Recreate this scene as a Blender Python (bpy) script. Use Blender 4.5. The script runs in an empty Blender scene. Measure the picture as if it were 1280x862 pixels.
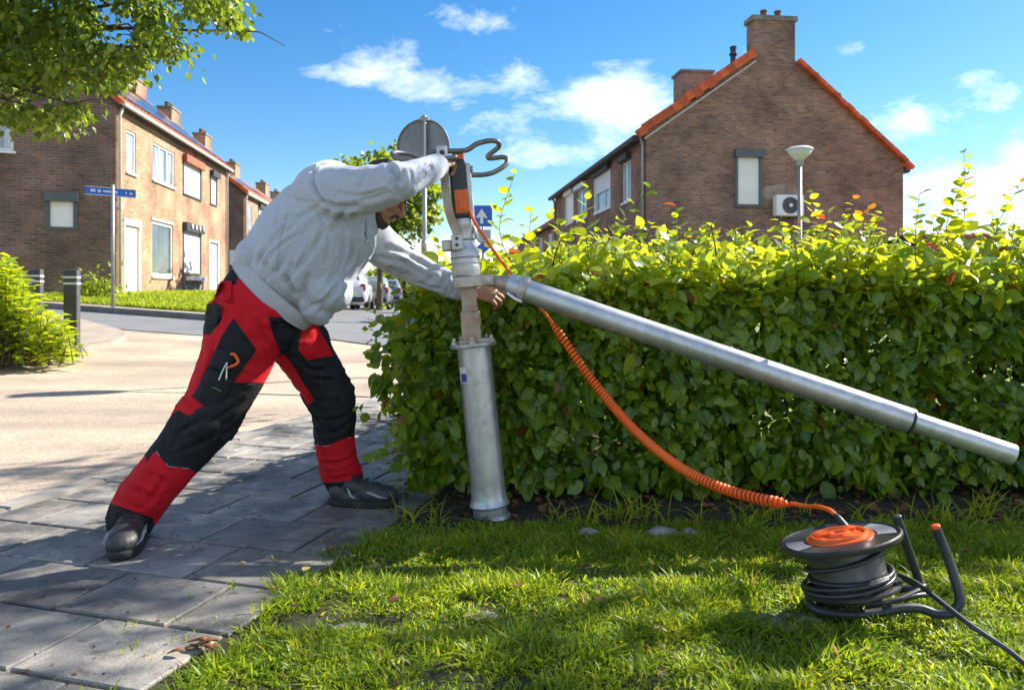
import bpy, bmesh, math, random
import numpy as np
from mathutils import Vector, Matrix, noise as mnoise

random.seed(7)
rng = np.random.default_rng(11)
scene = bpy.context.scene
COL = scene.collection

# ------------------------------------------------------------------ camera
F = 960.0          # focal length in photograph pixels
U0, V0 = 640.0, 362.0   # principal column, horizon row in the photograph
H = 0.93           # camera height in metres
cam_d = bpy.data.cameras.new('camera')
cam = bpy.data.objects.new('camera', cam_d)
COL.objects.link(cam)
cam.location = (0, 0, H)
cam.rotation_euler = (math.radians(90), 0, 0)
cam_d.sensor_width = 36.0
cam_d.lens = 36.0 * F / 1280.0
cam_d.shift_y = -(431.0 - V0) / 1280.0
cam_d.clip_start = 0.05
cam_d.clip_end = 3000.0
cam_d.dof.use_dof = True
cam_d.dof.focus_distance = 2.95
cam_d.dof.aperture_fstop = 7.0
scene.camera = cam
scene.render.resolution_x = 1024
scene.render.resolution_y = 689

# ------------------------------------------------------------------ light
SUN_AZ = math.radians(61.5)     # from +Y towards +X
SUN_EL = math.radians(36.5)
SUN_DIR = Vector((math.sin(SUN_AZ) * math.cos(SUN_EL), math.cos(SUN_AZ) * math.cos(SUN_EL), math.sin(SUN_EL)))
sun_d = bpy.data.lights.new('sun', 'SUN')
sun_d.energy = 4.2
sun_d.angle = math.radians(0.53)
sun_d.color = (1.0, 0.93, 0.82)
sun = bpy.data.objects.new('sun', sun_d)
COL.objects.link(sun)
sun.rotation_euler = SUN_DIR.to_track_quat('Z', 'Y').to_euler()
sun.location = SUN_DIR * 60

scene.view_settings.view_transform = 'Standard'
scene.view_settings.look = 'None'
scene.view_settings.gamma = 1.0
scene.view_settings.exposure = 1.5
scene.view_settings.use_curve_mapping = False

def build_world():
    w = bpy.data.worlds.new('World')
    scene.world = w
    w.use_nodes = True
    nt = w.node_tree
    nt.nodes.clear()
    N = nt.nodes.new
    L = nt.links.new
    out = N('ShaderNodeOutputWorld')
    bg = N('ShaderNodeBackground')
    sky = N('ShaderNodeTexSky')
    sky.sky_type = 'NISHITA'
    sky.sun_disc = False
    sky.sun_elevation = SUN_EL
    sky.sun_rotation = SUN_AZ
    sky.air_density = 1.0
    sky.dust_density = 0.2
    sky.ozone_density = 3.0
    hs = N('ShaderNodeHueSaturation')
    hs.inputs['Saturation'].default_value = 1.34
    hs.inputs['Hue'].default_value = 0.5
    hs.inputs['Value'].default_value = 0.74
    L(sky.outputs[0], hs.inputs['Color'])
    # clouds: direction -> plane (x/y, z/y) of the half sky ahead, plus a dome layer
    tc = N('ShaderNodeTexCoord')
    sep = N('ShaderNodeSeparateXYZ')
    L(tc.outputs['Generated'], sep.inputs[0])
    def math_(op, a, b=None, clamp=False):
        m = N('ShaderNodeMath'); m.operation = op; m.use_clamp = clamp
        for i, v in enumerate((a, b)):
            if v is None: continue
            if isinstance(v, (int, float)): m.inputs[i].default_value = v
            else: L(v, m.inputs[i])
        return m.outputs[0]
    ymax = math_('MAXIMUM', sep.outputs['Y'], 0.08)
    px = math_('DIVIDE', sep.outputs['X'], ymax)
    pz = math_('DIVIDE', sep.outputs['Z'], ymax)
    comb = N('ShaderNodeCombineXYZ')
    L(px, comb.inputs[0]); L(pz, comb.inputs[1])
    # warp
    wn = N('ShaderNodeTexNoise'); wn.inputs['Scale'].default_value = 5.0; wn.inputs['Detail'].default_value = 4
    L(comb.outputs[0], wn.inputs['Vector'])
    wv = N('ShaderNodeVectorMath'); wv.operation = 'MULTIPLY_ADD'
    wv.inputs[1].default_value = (0.09, 0.06, 0); wv.inputs[2].default_value = (-0.045, -0.03, 0)
    L(wn.outputs['Color'], wv.inputs[0])
    wa = N('ShaderNodeVectorMath'); wa.operation = 'ADD'
    L(comb.outputs[0], wa.inputs[0]); L(wv.outputs[0], wa.inputs[1])
    # stretched noise
    mp = N('ShaderNodeMapping')
    mp.inputs['Rotation'].default_value = (0, 0, math.radians(-22))
    mp.inputs['Scale'].default_value = (1.0, 2.0, 1)
    L(wa.outputs[0], mp.inputs[0])
    n1 = N('ShaderNodeTexNoise'); n1.inputs['Scale'].default_value = 11.0
    n1.inputs['Detail'].default_value = 9; n1.inputs['Roughness'].default_value = 0.66
    L(mp.outputs[0], n1.inputs['Vector'])
    # cloud masses (centres in photograph pixels -> sky directions)
    blobs = [(765, 112, 75, 32, 0.42), (700, 192, 85, 18, 0.40), (780, 150, 60, 34, 0.36), (480, 72, 80, 24, 0.27), (550, 105, 95, 24, 0.31), (620, 150, 90, 22, 0.24), (900, 110, 60, 20, 0.16), (1060, 60, 120, 20, 0.16),
             (560, 26, 90, 24, 0.29), (1140, 158, 55, 28, 0.34), (1235, 118, 85, 24, 0.32), (1225, 240, 120, 46, 0.46), (655, 92, 24, 14, 0.28),
             (445, 95, 50, 14, 0.2), (1310, 190, 60, 30, 0.3), (560, 318, 200, 26, 0.5)]
    acc = None
    for (u, v, ru, rv, s) in blobs:
        ax = math_('DIVIDE', math_('SUBTRACT', px, (u - U0) / F), ru / F)
        az = math_('DIVIDE', math_('SUBTRACT', pz, (V0 - v) / F), rv / F)
        d2 = math_('ADD', math_('MULTIPLY', ax, ax), math_('MULTIPLY', az, az))
        m = math_('MULTIPLY', math_('POWER', 2.718, math_('MULTIPLY', d2, -0.9)), s)
        acc = m if acc is None else math_('ADD', acc, m)
    acc = math_('MINIMUM', acc, 0.50)
    # behind the camera unseen thicker cloud is added as neutral fill light
    fwd = math_('MULTIPLY', math_('SUBTRACT', sep.outputs['Y'], 0.1), 6.0, True)
    n3 = N('ShaderNodeTexNoise'); n3.inputs['Scale'].default_value = 3.0; n3.inputs['Detail'].default_value = 7
    L(tc.outputs['Generated'], n3.inputs['Vector'])
    dens_f = math_('ADD', n1.outputs['Fac'], math_('SUBTRACT', acc, 0.69))
    dens_f = math_('MULTIPLY', dens_f, 2.1, True)
    dens_b = math_('MULTIPLY', math_('SUBTRACT', n3.outputs['Fac'], 0.47), 5.0, True)
    mixd = N('ShaderNodeMix'); mixd.data_type = 'FLOAT'
    L(fwd, mixd.inputs[0]); L(dens_b, mixd.inputs[2]); L(dens_f, mixd.inputs[3])
    up = math_('MULTIPLY', math_('ADD', sep.outputs['Z'], 0.02), 20.0, True)
    dens = math_('MULTIPLY', mixd.outputs[0], up)
    mixc = N('ShaderNodeMix'); mixc.data_type = 'RGBA'
    mixc.inputs[7].default_value = (7.4, 7.5, 7.6, 1)
    L(math_('MULTIPLY', dens, 0.92), mixc.inputs[0]); L(hs.outputs[0], mixc.inputs[6])
    L(mixc.outputs[2], bg.inputs['Color'])
    bg.inputs['Strength'].default_value = 0.088
    L(bg.outputs[0], out.inputs[0])
build_world()

# ------------------------------------------------------------------ maths helpers
def P(u, v, Z):
    """photograph pixel at a known distance -> world point"""
    return Vector(((u - U0) / F * Z, Z, H + (V0 - v) / F * Z))
def G(u, v, z=0.0):
    """photograph pixel on level ground of height z"""
    Z = (H - z) * F / (v - V0)
    return Vector(((u - U0) / F * Z, Z, z))
def sstep(a, b, x):
    t = np.clip((np.asarray(x, float) - a) / (b - a), 0, 1)
    return t * t * (3 - 2 * t)
def catmull(pts, n=6, closed=False):
    pts = [Vector(p) for p in pts]
    out = []
    m = len(pts)
    rngi = range(m) if closed else range(m - 1)
    for i in rngi:
        if closed:
            p0, p1, p2, p3 = pts[i - 1], pts[i], pts[(i + 1) % m], pts[(i + 2) % m]
        else:
            p0 = pts[i - 1] if i > 0 else pts[0] * 2 - pts[1]
            p1, p2 = pts[i], pts[i + 1]
            p3 = pts[i + 2] if i + 2 < m else pts[-1] * 2 - pts[-2]
        for k in range(n):
            t = k / n
            out.append(0.5 * ((2 * p1) + (-p0 + p2) * t + (2 * p0 - 5 * p1 + 4 * p2 - p3) * t * t + (-p0 + 3 * p1 - 3 * p2 + p3) * t ** 3))
    if not closed: out.append(pts[-1].copy())
    return out

# ------------------------------------------------------------------ mesh builder
class MB:
    def __init__(self):
        self.v = []; self.f = []; self.mi = []; self.uv = []; self.has_uv = False
        self.mats = []
    def m(self, mat):
        if mat not in self.mats: self.mats.append(mat)
        return self.mats.index(mat)
    def add(self, verts, faces, mat=None, uvs=None):
        o = len(self.v)
        self.v += [tuple(p) for p in verts]
        k = self.m(mat) if mat is not None else 0
        for i, f in enumerate(faces):
            self.f.append([a + o for a in f]); self.mi.append(k)
            if uvs is not None: self.uv.append(uvs[i]); self.has_uv = True
            else: self.uv.append([(0, 0)] * len(f))
        return o
    def obox(self, c, ax, ay, az, mat=None):
        """box from centre and three half-axis vectors"""
        c, ax, ay, az = Vector(c), Vector(ax), Vector(ay), Vector(az)
        vs = [c + ax * sx + ay * sy + az * sz for sz in (-1, 1) for sy in (-1, 1) for sx in (-1, 1)]
        fs = [(0, 2, 3, 1), (4, 5, 7, 6), (0, 1, 5, 4), (2, 6, 7, 3), (0, 4, 6, 2), (1, 3, 7, 5)]
        if ax.cross(ay).dot(az) < 0: fs = [tuple(reversed(f)) for f in fs]
        self.add(vs, fs, mat)
    def box(self, x0, y0, z0, x1, y1, z1, mat=None):
        self.obox(((x0 + x1) / 2, (y0 + y1) / 2, (z0 + z1) / 2), ((x1 - x0) / 2, 0, 0), (0, (y1 - y0) / 2, 0), (0, 0, (z1 - z0) / 2), mat)
    def bbox(self, c, ax, ay, az, b, mat=None):
        """box with bevelled edges"""
        bm = bmesh.new()
        bmesh.ops.create_cube(bm, size=2)
        c, ax, ay, az = Vector(c), Vector(ax), Vector(ay), Vector(az)
        lx, ly, lz = ax.length, ay.length, az.length
        for q in bm.verts: q.co = Vector((q.co.x * lx, q.co.y * ly, q.co.z * lz))
        bmesh.ops.bevel(bm, geom=bm.edges[:], offset=min(b, min(lx, ly, lz) * 0.9), segments=2, affect='EDGES', profile=0.5)
        ex, ey, ez = ax / lx, ay / ly, az / lz
        flip = ax.cross(ay).dot(az) < 0
        bm.verts.index_update()
        vs = [c + ex * q.co.x + ey * q.co.y + ez * q.co.z for q in bm.verts]
        fs = [[q.index for q in (reversed(f.verts) if flip else f.verts)] for f in bm.faces]
        bm.free()
        self.add(vs, fs, mat)
    def tube(self, pts, r, n=8, mat=None, closed=False, caps=True, flat=1.0, up=None):
        pts = [Vector(p) for p in pts]
        m = len(pts)
        rs = r if isinstance(r, (list, tuple, np.ndarray)) else [r] * m
        # parallel transport frames
        T = []
        for i in range(m):
            a = pts[i - 1] if (i > 0 or closed) else pts[i]
            b = pts[(i + 1) % m] if (i < m - 1 or closed) else pts[i]
            t = (b - a)
            T.append(t.normalized() if t.length > 1e-9 else Vector((0, 0, 1)))
        ref = Vector(up) if up is not None else (Vector((0, 0, 1)) if abs(T[0].z) < 0.9 else Vector((1, 0, 0)))
        nx = (ref - T[0] * ref.dot(T[0])).normalized()
        vs = []
        for i in range(m):
            nx = (nx - T[i] * nx.dot(T[i]))
            nx = nx.normalized() if nx.length > 1e-6 else T[i].orthogonal().normalized()
            ny = T[i].cross(nx)
            for k in range(n):
                a = 2 * math.pi * k / n
                vs.append(pts[i] + nx * math.cos(a) * rs[i] * flat + ny * math.sin(a) * rs[i])
        fs = []
        for i in range(m if closed else m - 1):
            for k in range(n):
                a0 = i * n + k; a1 = i * n + (k + 1) % n
                j = (i + 1) % m
                fs.append((a0, a1, j * n + (k + 1) % n, j * n + k))
        if caps and not closed:
            fs.append(tuple(reversed(range(n)))); fs.append(tuple(range((m - 1) * n, m * n)))
        self.add(vs, fs, mat)
    def lathe(self, o, axis, prof, n=24, mat=None, ref=None):
        """prof: list of (radius, height along axis)"""
        o = Vector(o); axis = Vector(axis).normalized()
        ex = (Vector(ref) - axis * axis.dot(Vector(ref))).normalized() if ref is not None else axis.orthogonal().normalized()
        ey = axis.cross(ex)
        vs = []
        for (r, h) in prof:
            for k in range(n):
                a = 2 * math.pi * k / n
                vs.append(o + axis * h + (ex * math.cos(a) + ey * math.sin(a)) * r)
        fs = []
        for i in range(len(prof) - 1):
            for k in range(n):
                fs.append((i * n + k, i * n + (k + 1) % n, (i + 1) * n + (k + 1) % n, (i + 1) * n + k))
        if prof[0][0] > 1e-5: fs.append(tuple(reversed(range(n))))
        if prof[-1][0] > 1e-5: fs.append(tuple(range((len(prof) - 1) * n, len(prof) * n)))
        self.add(vs, fs, mat)
    def prism(self, poly, d, mat=None):
        """closed extrusion of a planar polygon (3D points) along vector d"""
        poly = [Vector(p) for p in poly]; d = Vector(d); n = len(poly)
        vs = poly + [p + d for p in poly]
        nrm = Vector((0, 0, 0))
        for i in range(n): nrm += poly[i].cross(poly[(i + 1) % n])
        fs = [tuple(reversed(range(n))), tuple(range(n, 2 * n))] + [(i, (i + 1) % n, n + (i + 1) % n, n + i) for i in range(n)]
        if nrm.dot(d) < 0: fs = [tuple(reversed(f)) for f in fs]
        self.add(vs, fs, mat)
    def quad(self, a, b, c, d, mat=None, uv=None):
        self.add([a, b, c, d], [(0, 1, 2, 3)], mat, [uv] if uv else None)
    def mesh(self, name, mat=None, smooth=False):
        me = bpy.data.meshes.new(name)
        me.from_pydata(self.v, [], self.f)
        mats = self.mats if self.mats and self.mats != [None] else []
        if mat is not None and not mats: mats = [mat]
        for q in mats: me.materials.append(M(q) if isinstance(q, str) else q)
        if self.mats: me.polygons.foreach_set('material_index', self.mi)
        if self.has_uv:
            uvl = me.uv_layers.new(name='UVMap')
            flat = [c for f in self.uv for q in f for c in q]
            uvl.data.foreach_set('uv', flat)
        if smooth:
            me.polygons.foreach_set('use_smooth', [True] * len(me.polygons))
        me.update()
        return me
    def build(self, name, mat=None, parent=None, smooth=False, auto=None):
        me = self.mesh(name, mat, smooth or auto is not None)
        if auto is not None: sharp_by_angle(me, auto)
        return link(name, me, parent)

def sharp_by_angle(me, deg):
    bm = bmesh.new(); bm.from_mesh(me)
    lim = math.radians(deg)
    for e in bm.edges:
        if len(e.link_faces) == 2:
            try: e.smooth = e.calc_face_angle() < lim
            except ValueError: e.smooth = True
    bm.to_mesh(me); bm.free()

def link(name, me, parent=None):
    o = bpy.data.objects.new(name, me)
    COL.objects.link(o)
    if parent is not None:
        o.parent = parent
        # parents keep identity transforms apart from their location
        off = Vector((0, 0, 0)); q = parent
        while q is not None: off += Vector(q.location); q = q.parent
        o.location = -off
    return o
def tag(o, label=None, cat=None, group=None, kind=None):
    if label: o['label'] = label
    if cat: o['category'] = cat
    if group: o['group'] = group
    if kind: o['kind'] = kind
    return o
def thing(name, loc, label, cat, group=None):
    o = bpy.data.objects.new(name, None)
    o.empty_display_size = 0.1
    COL.objects.link(o)
    o.location = loc
    return tag(o, label, cat, group)
def np_mesh(name, verts, faces, mats, mi=None, smooth=True, attr=None):
    """fast mesh from numpy arrays; faces all of equal corner count"""
    me = bpy.data.meshes.new(name)
    verts = np.asarray(verts, np.float32); faces = np.asarray(faces, np.int32)
    nf, k = faces.shape
    me.vertices.add(len(verts)); me.vertices.foreach_set('co', verts.ravel())
    me.loops.add(nf * k); me.loops.foreach_set('vertex_index', faces.ravel())
    me.polygons.add(nf)
    me.polygons.foreach_set('loop_start', np.arange(nf, dtype=np.int32) * k)
    me.polygons.foreach_set('loop_total', np.full(nf, k, np.int32))
    for q in mats: me.materials.append(M(q) if isinstance(q, str) else q)
    if mi is not None: me.polygons.foreach_set('material_index', np.asarray(mi, np.int32))
    if smooth: me.polygons.foreach_set('use_smooth', np.ones(nf, bool))
    if attr is not None:
        for nm, arr in attr.items():
            a = me.attributes.new(nm, 'FLOAT', 'POINT')
            a.data.foreach_set('value', np.asarray(arr, np.float32))
    me.update(calc_edges=True)
    return me
# ------------------------------------------------------------------ materials
MATS = {}
def M(name): return MATS[name]
def new_mat(name):
    m = bpy.data.materials.new(name)
    m.use_nodes = True
    nt = m.node_tree
    b = nt.nodes['Principled BSDF']
    MATS[name] = m
    return m, nt, b
def ramp2(nt, fac, c0, c1, p0=0.3, p1=0.7):
    r = nt.nodes.new('ShaderNodeValToRGB')
    r.color_ramp.elements[0].position = p0; r.color_ramp.elements[1].position = p1
    r.color_ramp.elements[0].color = (*c0, 1); r.color_ramp.elements[1].color = (*c1, 1)
    nt.links.new(fac, r.inputs[0])
    return r.outputs[0]
def noise_n(nt, scale, detail=5, rough=0.6, coord='Object', stretch=None, dist=0.0):
    if coord == 'World':
        tc = nt.nodes.new('ShaderNodeNewGeometry'); coord = 'Position'
    else: tc = nt.nodes.new('ShaderNodeTexCoord')
    n = nt.nodes.new('ShaderNodeTexNoise')
    n.inputs['Scale'].default_value = scale; n.inputs['Detail'].default_value = detail
    n.inputs['Roughness'].default_value = rough; n.inputs['Distortion'].default_value = dist
    src = tc.outputs[coord]
    if stretch:
        mp = nt.nodes.new('ShaderNodeMapping'); mp.inputs['Scale'].default_value = stretch
        nt.links.new(src, mp.inputs[0]); src = mp.outputs[0]
    nt.links.new(src, n.inputs['Vector'])
    return n.outputs['Fac']
def mixc(nt, fac, a, b, mode='MIX'):
    x = nt.nodes.new('ShaderNodeMix'); x.data_type = 'RGBA'; x.blend_type = mode
    for i, v in ((0, fac), (6, a), (7, b)):
        if isinstance(v, (int, float)): x.inputs[i].default_value = v
        elif isinstance(v, tuple): x.inputs[i].default_value = (*v[:3], 1)
        else: nt.links.new(v, x.inputs[i])
    return x.outputs[2]
def bump(nt, b, h, strength=0.3, dist=0.01):
    bp = nt.nodes.new('ShaderNodeBump')
    bp.inputs['Strength'].default_value = strength; bp.inputs['Distance'].default_value = dist
    nt.links.new(h, bp.inputs['Height']); nt.links.new(bp.outputs[0], b.inputs['Normal'])
def simple(name, c0, c1=None, rough=0.6, metal=0.0, scale=8.0, bmp=0.0, bscale=60.0, bdist=0.004, spec=0.5, p0=0.35, p1=0.65, stretch=None, rvar=0.0, coat=0.0, rand=0.0):
    m, nt, b = new_mat(name)
    b.inputs['Roughness'].default_value = rough
    b.inputs['Metallic'].default_value = metal
    b.inputs['Specular IOR Level'].default_value = spec
    if coat: b.inputs['Coat Weight'].default_value = coat
    c1 = c1 or tuple(x * 0.8 for x in c0)
    n = noise_n(nt, scale, stretch=stretch)
    col = ramp2(nt, n, c0, c1, p0, p1)
    if rand:
        oi = nt.nodes.new('ShaderNodeObjectInfo')
        mr = nt.nodes.new('ShaderNodeMapRange')
        mr.inputs[3].default_value = 1 - rand; mr.inputs[4].default_value = 1 + rand
        nt.links.new(oi.outputs['Random'], mr.inputs[0])
        vm = nt.nodes.new('ShaderNodeVectorMath'); vm.operation = 'SCALE'
        nt.links.new(col, vm.inputs[0]); nt.links.new(mr.outputs[0], vm.inputs['Scale'])
        col = vm.outputs[0]
    nt.links.new(col, b.inputs['Base Color'])
    if rvar:
        mr = nt.nodes.new('ShaderNodeMapRange')
        mr.inputs[3].default_value = rough - rvar; mr.inputs[4].default_value = rough + rvar
        nt.links.new(noise_n(nt, scale * 2.3), mr.inputs[0]); nt.links.new(mr.outputs[0], b.inputs['Roughness'])
    if bmp: bump(nt, b, noise_n(nt, bscale, 4, stretch=stretch), bmp, bdist)
    return m

def leaf_mat(name, dark, light, young, trans_gain=3.2, trans=0.45, rough=0.38, spec=0.5, red=(0.30, 0.05, 0.02)):
    """attribute 'tint': 0 dark old leaf .. 1 fresh leaf, >1.5 reddish tip"""
    m, nt, b = new_mat(name)
    at = nt.nodes.new('ShaderNodeAttribute'); at.attribute_name = 'tint'
    r = nt.nodes.new('ShaderNodeValToRGB')
    e = r.color_ramp.elements
    e[0].position = 0.0; e[0].color = (*dark, 1)
    e[1].position = 0.45; e[1].color = (*young, 1)
    x = e.new(0.22); x.color = (*light, 1)
    x = e.new(0.55); x.color = (*young, 1)
    x = e.new(0.8); x.color = (*red, 1)
    mh = nt.nodes.new('ShaderNodeMath'); mh.operation = 'MULTIPLY'; mh.inputs[1].default_value = 0.5
    nt.links.new(at.outputs['Fac'], mh.inputs[0]); nt.links.new(mh.outputs[0], r.inputs[0])
    n = noise_n(nt, 55, 3)
    col = mixc(nt, 0.30, r.outputs[0], ramp2(nt, n, (0.25, 0.3, 0.2), (1, 1, 1)), 'MULTIPLY')
    rb = nt.nodes.new('ShaderNodeAttribute'); rb.attribute_name = 'rib'
    col = mixc(nt, ramp2(nt, rb.outputs['Fac'], (0.55, 0.55, 0.55), (0, 0, 0), 0.02, 0.14), col, tuple(min(1, x * 1.25 + 0.03) for x in young))
    nt.links.new(col, b.inputs['Base Color'])
    b.inputs['Roughness'].default_value = rough
    b.inputs['Specular IOR Level'].default_value = spec
    tr = nt.nodes.new('ShaderNodeBsdfTranslucent')
    hs = nt.nodes.new('ShaderNodeHueSaturation'); hs.inputs['Hue'].default_value = 0.478; hs.inputs['Value'].default_value = trans_gain; hs.inputs['Saturation'].default_value = 1.02
    nt.links.new(r.outputs[0], hs.inputs['Color']); nt.links.new(hs.outputs[0], tr.inputs['Color'])
    mx = nt.nodes.new('ShaderNodeMixShader'); mx.inputs[0].default_value = trans
    out = nt.nodes['Material Output']
    nt.links.new(b.outputs[0], mx.inputs[1]); nt.links.new(tr.outputs[0], mx.inputs[2]); nt.links.new(mx.outputs[0], out.inputs[0])
    return m

def brick_mat(name, ca, cb, cc, mortar, wear=None):
    m, nt, b = new_mat(name)
    uv = nt.nodes.new('ShaderNodeUVMap')
    # slight wobble of the courses
    nz = nt.nodes.new('ShaderNodeTexNoise'); nz.inputs['Scale'].default_value = 3.0
    nt.links.new(uv.outputs[0], nz.inputs['Vector'])
    vm = nt.nodes.new('ShaderNodeVectorMath'); vm.operation = 'MULTIPLY_ADD'; vm.inputs[1].default_value = (0.012, 0.012, 0)
    nt.links.new(nz.outputs['Color'], vm.inputs[0]); nt.links.new(uv.outputs[0], vm.inputs[2])
    br = nt.nodes.new('ShaderNodeTexBrick')
    br.inputs['Scale'].default_value = 1.0
    br.inputs['Brick Width'].default_value = 0.25; br.inputs['Row Height'].default_value = 0.080
    br.inputs['Mortar Size'].default_value = 0.011; br.inputs['Mortar Smooth'].default_value = 0.2
    br.inputs['Bias'].default_value = 0.0
    br.inputs['Color1'].default_value = (*ca, 1); br.inputs['Color2'].default_value = (*cb, 1); br.inputs['Mortar'].default_value = (*mortar, 1)
    nt.links.new(vm.outputs[0], br.inputs['Vector'])
    # per-course and blotch variation
    mp = nt.nodes.new('ShaderNodeMapping'); mp.inputs['Scale'].default_value = (4.0, 12.5, 1)
    nt.links.new(uv.outputs[0], mp.inputs[0])
    n1 = nt.nodes.new('ShaderNodeTexNoise'); n1.inputs['Scale'].default_value = 1.0; n1.inputs['Detail'].default_value = 2
    nt.links.new(mp.outputs[0], n1.inputs['Vector'])
    c = mixc(nt, ramp2(nt, n1.outputs['Fac'], (0, 0, 0), (1, 1, 1), 0.50, 0.68), br.outputs['Color'], cc)
    n2 = nt.nodes.new('ShaderNodeTexNoise'); n2.inputs['Scale'].default_value = 0.8; n2.inputs['Detail'].default_value = 7; n2.inputs['Roughness'].default_value = 0.65
    nt.links.new(uv.outputs[0], n2.inputs['Vector'])
    c = mixc(nt, 0.7, c, ramp2(nt, n2.outputs['Fac'], (0.30, 0.28, 0.28), (1.42, 1.35, 1.28), 0.32, 0.70), 'MULTIPLY')
    nt.links.new(c, b.inputs['Base Color'])
    b.inputs['Roughness'].default_value = 0.9
    b.inputs['Specular IOR Level'].default_value = 0.25
    inv = nt.nodes.new('ShaderNodeMath'); inv.operation = 'SUBTRACT'; inv.inputs[0].default_value = 1.0
    nt.links.new(br.outputs['Fac'], inv.inputs[1])
    ad = nt.nodes.new('ShaderNodeMath'); ad.operation = 'MULTIPLY_ADD'; ad.inputs[1].default_value = 0.6
    nt.links.new(n1.outputs['Fac'], ad.inputs[0]); nt.links.new(inv.outputs[0], ad.inputs[2])
    bump(nt, b, ad.outputs[0], 0.6, 0.012)
    return m

def make_materials():
    brick_mat('brick_sunny', (0.46, 0.265, 0.165), (0.36, 0.195, 0.115), (0.54, 0.33, 0.215), (0.48, 0.37, 0.27))  # paler copy for the lit street fronts, sunlight put into the colour
    brick_mat('brick_shaded', (0.23, 0.145, 0.115), (0.15, 0.10, 0.085), (0.30, 0.175, 0.12), (0.28, 0.215, 0.18))  # darker copy for gables and backs, shade put into the colour
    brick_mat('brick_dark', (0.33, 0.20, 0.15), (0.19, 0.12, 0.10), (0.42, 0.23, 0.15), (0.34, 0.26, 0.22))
    simple('render_patch', (0.40, 0.30, 0.23), (0.26, 0.17, 0.13), rough=0.9, scale=3)
    simple('white_frame', (0.80, 0.80, 0.78), (0.72, 0.72, 0.70), rough=0.35, scale=5)
    simple('grey_frame', (0.10, 0.115, 0.13), (0.085, 0.095, 0.11), rough=0.4)
    simple('shutter_cream', (0.90, 0.87, 0.81), (0.84, 0.81, 0.75), rough=0.5, scale=2, bmp=0.6, bscale=18, stretch=(0.02, 0.02, 1.2))
    simple('shutter_white', (0.80, 0.80, 0.78), (0.72, 0.73, 0.74), rough=0.5, scale=2, bmp=0.6, bscale=18, stretch=(0.02, 0.02, 1.2))
    simple('door_cream', (0.74, 0.66, 0.55), (0.66, 0.58, 0.48), rough=0.4)
    simple('door_blue', (0.50, 0.54, 0.62), (0.44, 0.48, 0.56), rough=0.4)
    simple('gutter_grey', (0.30, 0.31, 0.33), (0.22, 0.23, 0.25), rough=0.5, metal=0.3)
    simple('gutter_light', (0.62, 0.60, 0.56), (0.48, 0.46, 0.43), rough=0.5)
    simple('lead_dark', (0.05, 0.052, 0.058), (0.035, 0.037, 0.04), rough=0.6)
    simple('tile_orange', (0.68, 0.13, 0.035), (0.46, 0.075, 0.028), rough=0.75, scale=6, bmp=0.3, bscale=30, rand=0.25)
    simple('tile_moss', (0.10, 0.10, 0.05), (0.20, 0.07, 0.04), rough=0.9, scale=10, bmp=0.5, rand=0.2)
    simple('tile_field', (0.42, 0.12, 0.06), (0.25, 0.085, 0.05), rough=0.8, scale=3)
    simple('concrete_cap', (0.28, 0.25, 0.22), (0.16, 0.14, 0.12), rough=0.9, scale=5, bmp=0.4)
    simple('solar', (0.05, 0.055, 0.075), (0.065, 0.07, 0.09), rough=0.12, spec=0.8, scale=3)
    simple('plastic_white', (0.88, 0.88, 0.87), (0.82, 0.82, 0.81), rough=0.45)
    simple('plastic_dark', (0.03, 0.032, 0.036), (0.022, 0.023, 0.026), rough=0.45, bmp=0.15, bscale=200)
    m, nt, b = new_mat('glass'); b.inputs['Base Color'].default_value = (0.05, 0.065, 0.08, 1); b.inputs['Roughness'].default_value = 0.04
    b.inputs['Specular IOR Level'].default_value = 0.9
    n = noise_n(nt, 1.2, 2); nt.links.new(ramp2(nt, n, (0.03, 0.04, 0.05), (0.12, 0.14, 0.16)), b.inputs['Base Color'])
    m, nt, b = new_mat('curtain_glass'); b.inputs['Roughness'].default_value = 0.06; b.inputs['Specular IOR Level'].default_value = 0.9
    n = noise_n(nt, 6, 2, stretch=(1, 1, 0.1)); nt.links.new(ramp2(nt, n, (0.08, 0.105, 0.14), (0.50, 0.57, 0.65)), b.inputs['Base Color'])
    # ground
    simple('asphalt_tan', (0.52, 0.43, 0.345), (0.42, 0.345, 0.275), rough=0.9, scale=1.1, bmp=0.7, bscale=160, bdist=0.006, p0=0.3, p1=0.75)
    nt = M('asphalt_tan').node_tree; b = nt.nodes['Principled BSDF']
    old = b.inputs['Base Color'].links[0].from_socket
    sp = ramp2(nt, noise_n(nt, 140, 3, 0.7), (0.40, 0.38, 0.36), (1.2, 1.18, 1.15), 0.30, 0.56)
    sp2 = ramp2(nt, noise_n(nt, 38, 5, 0.75), (0.52, 0.50, 0.47), (1.12, 1.1, 1.08), 0.33, 0.56)
    sp = mixc(nt, 0.8, sp, sp2, 'MULTIPLY')
    cr = ramp2(nt, noise_n(nt, 0.35, 6, 0.6, stretch=(1, 2.2, 1)), (0.70, 0.70, 0.72), (1.15, 1.13, 1.1), 0.38, 0.62)
    nt.links.new(mixc(nt, 1.0, mixc(nt, 0.85, old, sp, 'MULTIPLY'), cr, 'MULTIPLY'), b.inputs['Base Color'])
    simple('asphalt_shade', (0.19, 0.195, 0.205), (0.15, 0.155, 0.16), rough=0.85, scale=1.5, bmp=0.6, bscale=140, bdist=0.006)  # road tone darkened to stand in for cast shade
    simple('dark_strip', (0.05, 0.046, 0.042), rough=0.9)
    simple('soil', (0.055, 0.038, 0.026), (0.022, 0.016, 0.011), rough=1.0, scale=14, bmp=1.0, bscale=45, bdist=0.03)
    simple('joint_sand', (0.035, 0.029, 0.023), (0.012, 0.010, 0.008), rough=1.0, scale=25, bmp=0.8, bscale=160)
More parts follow.
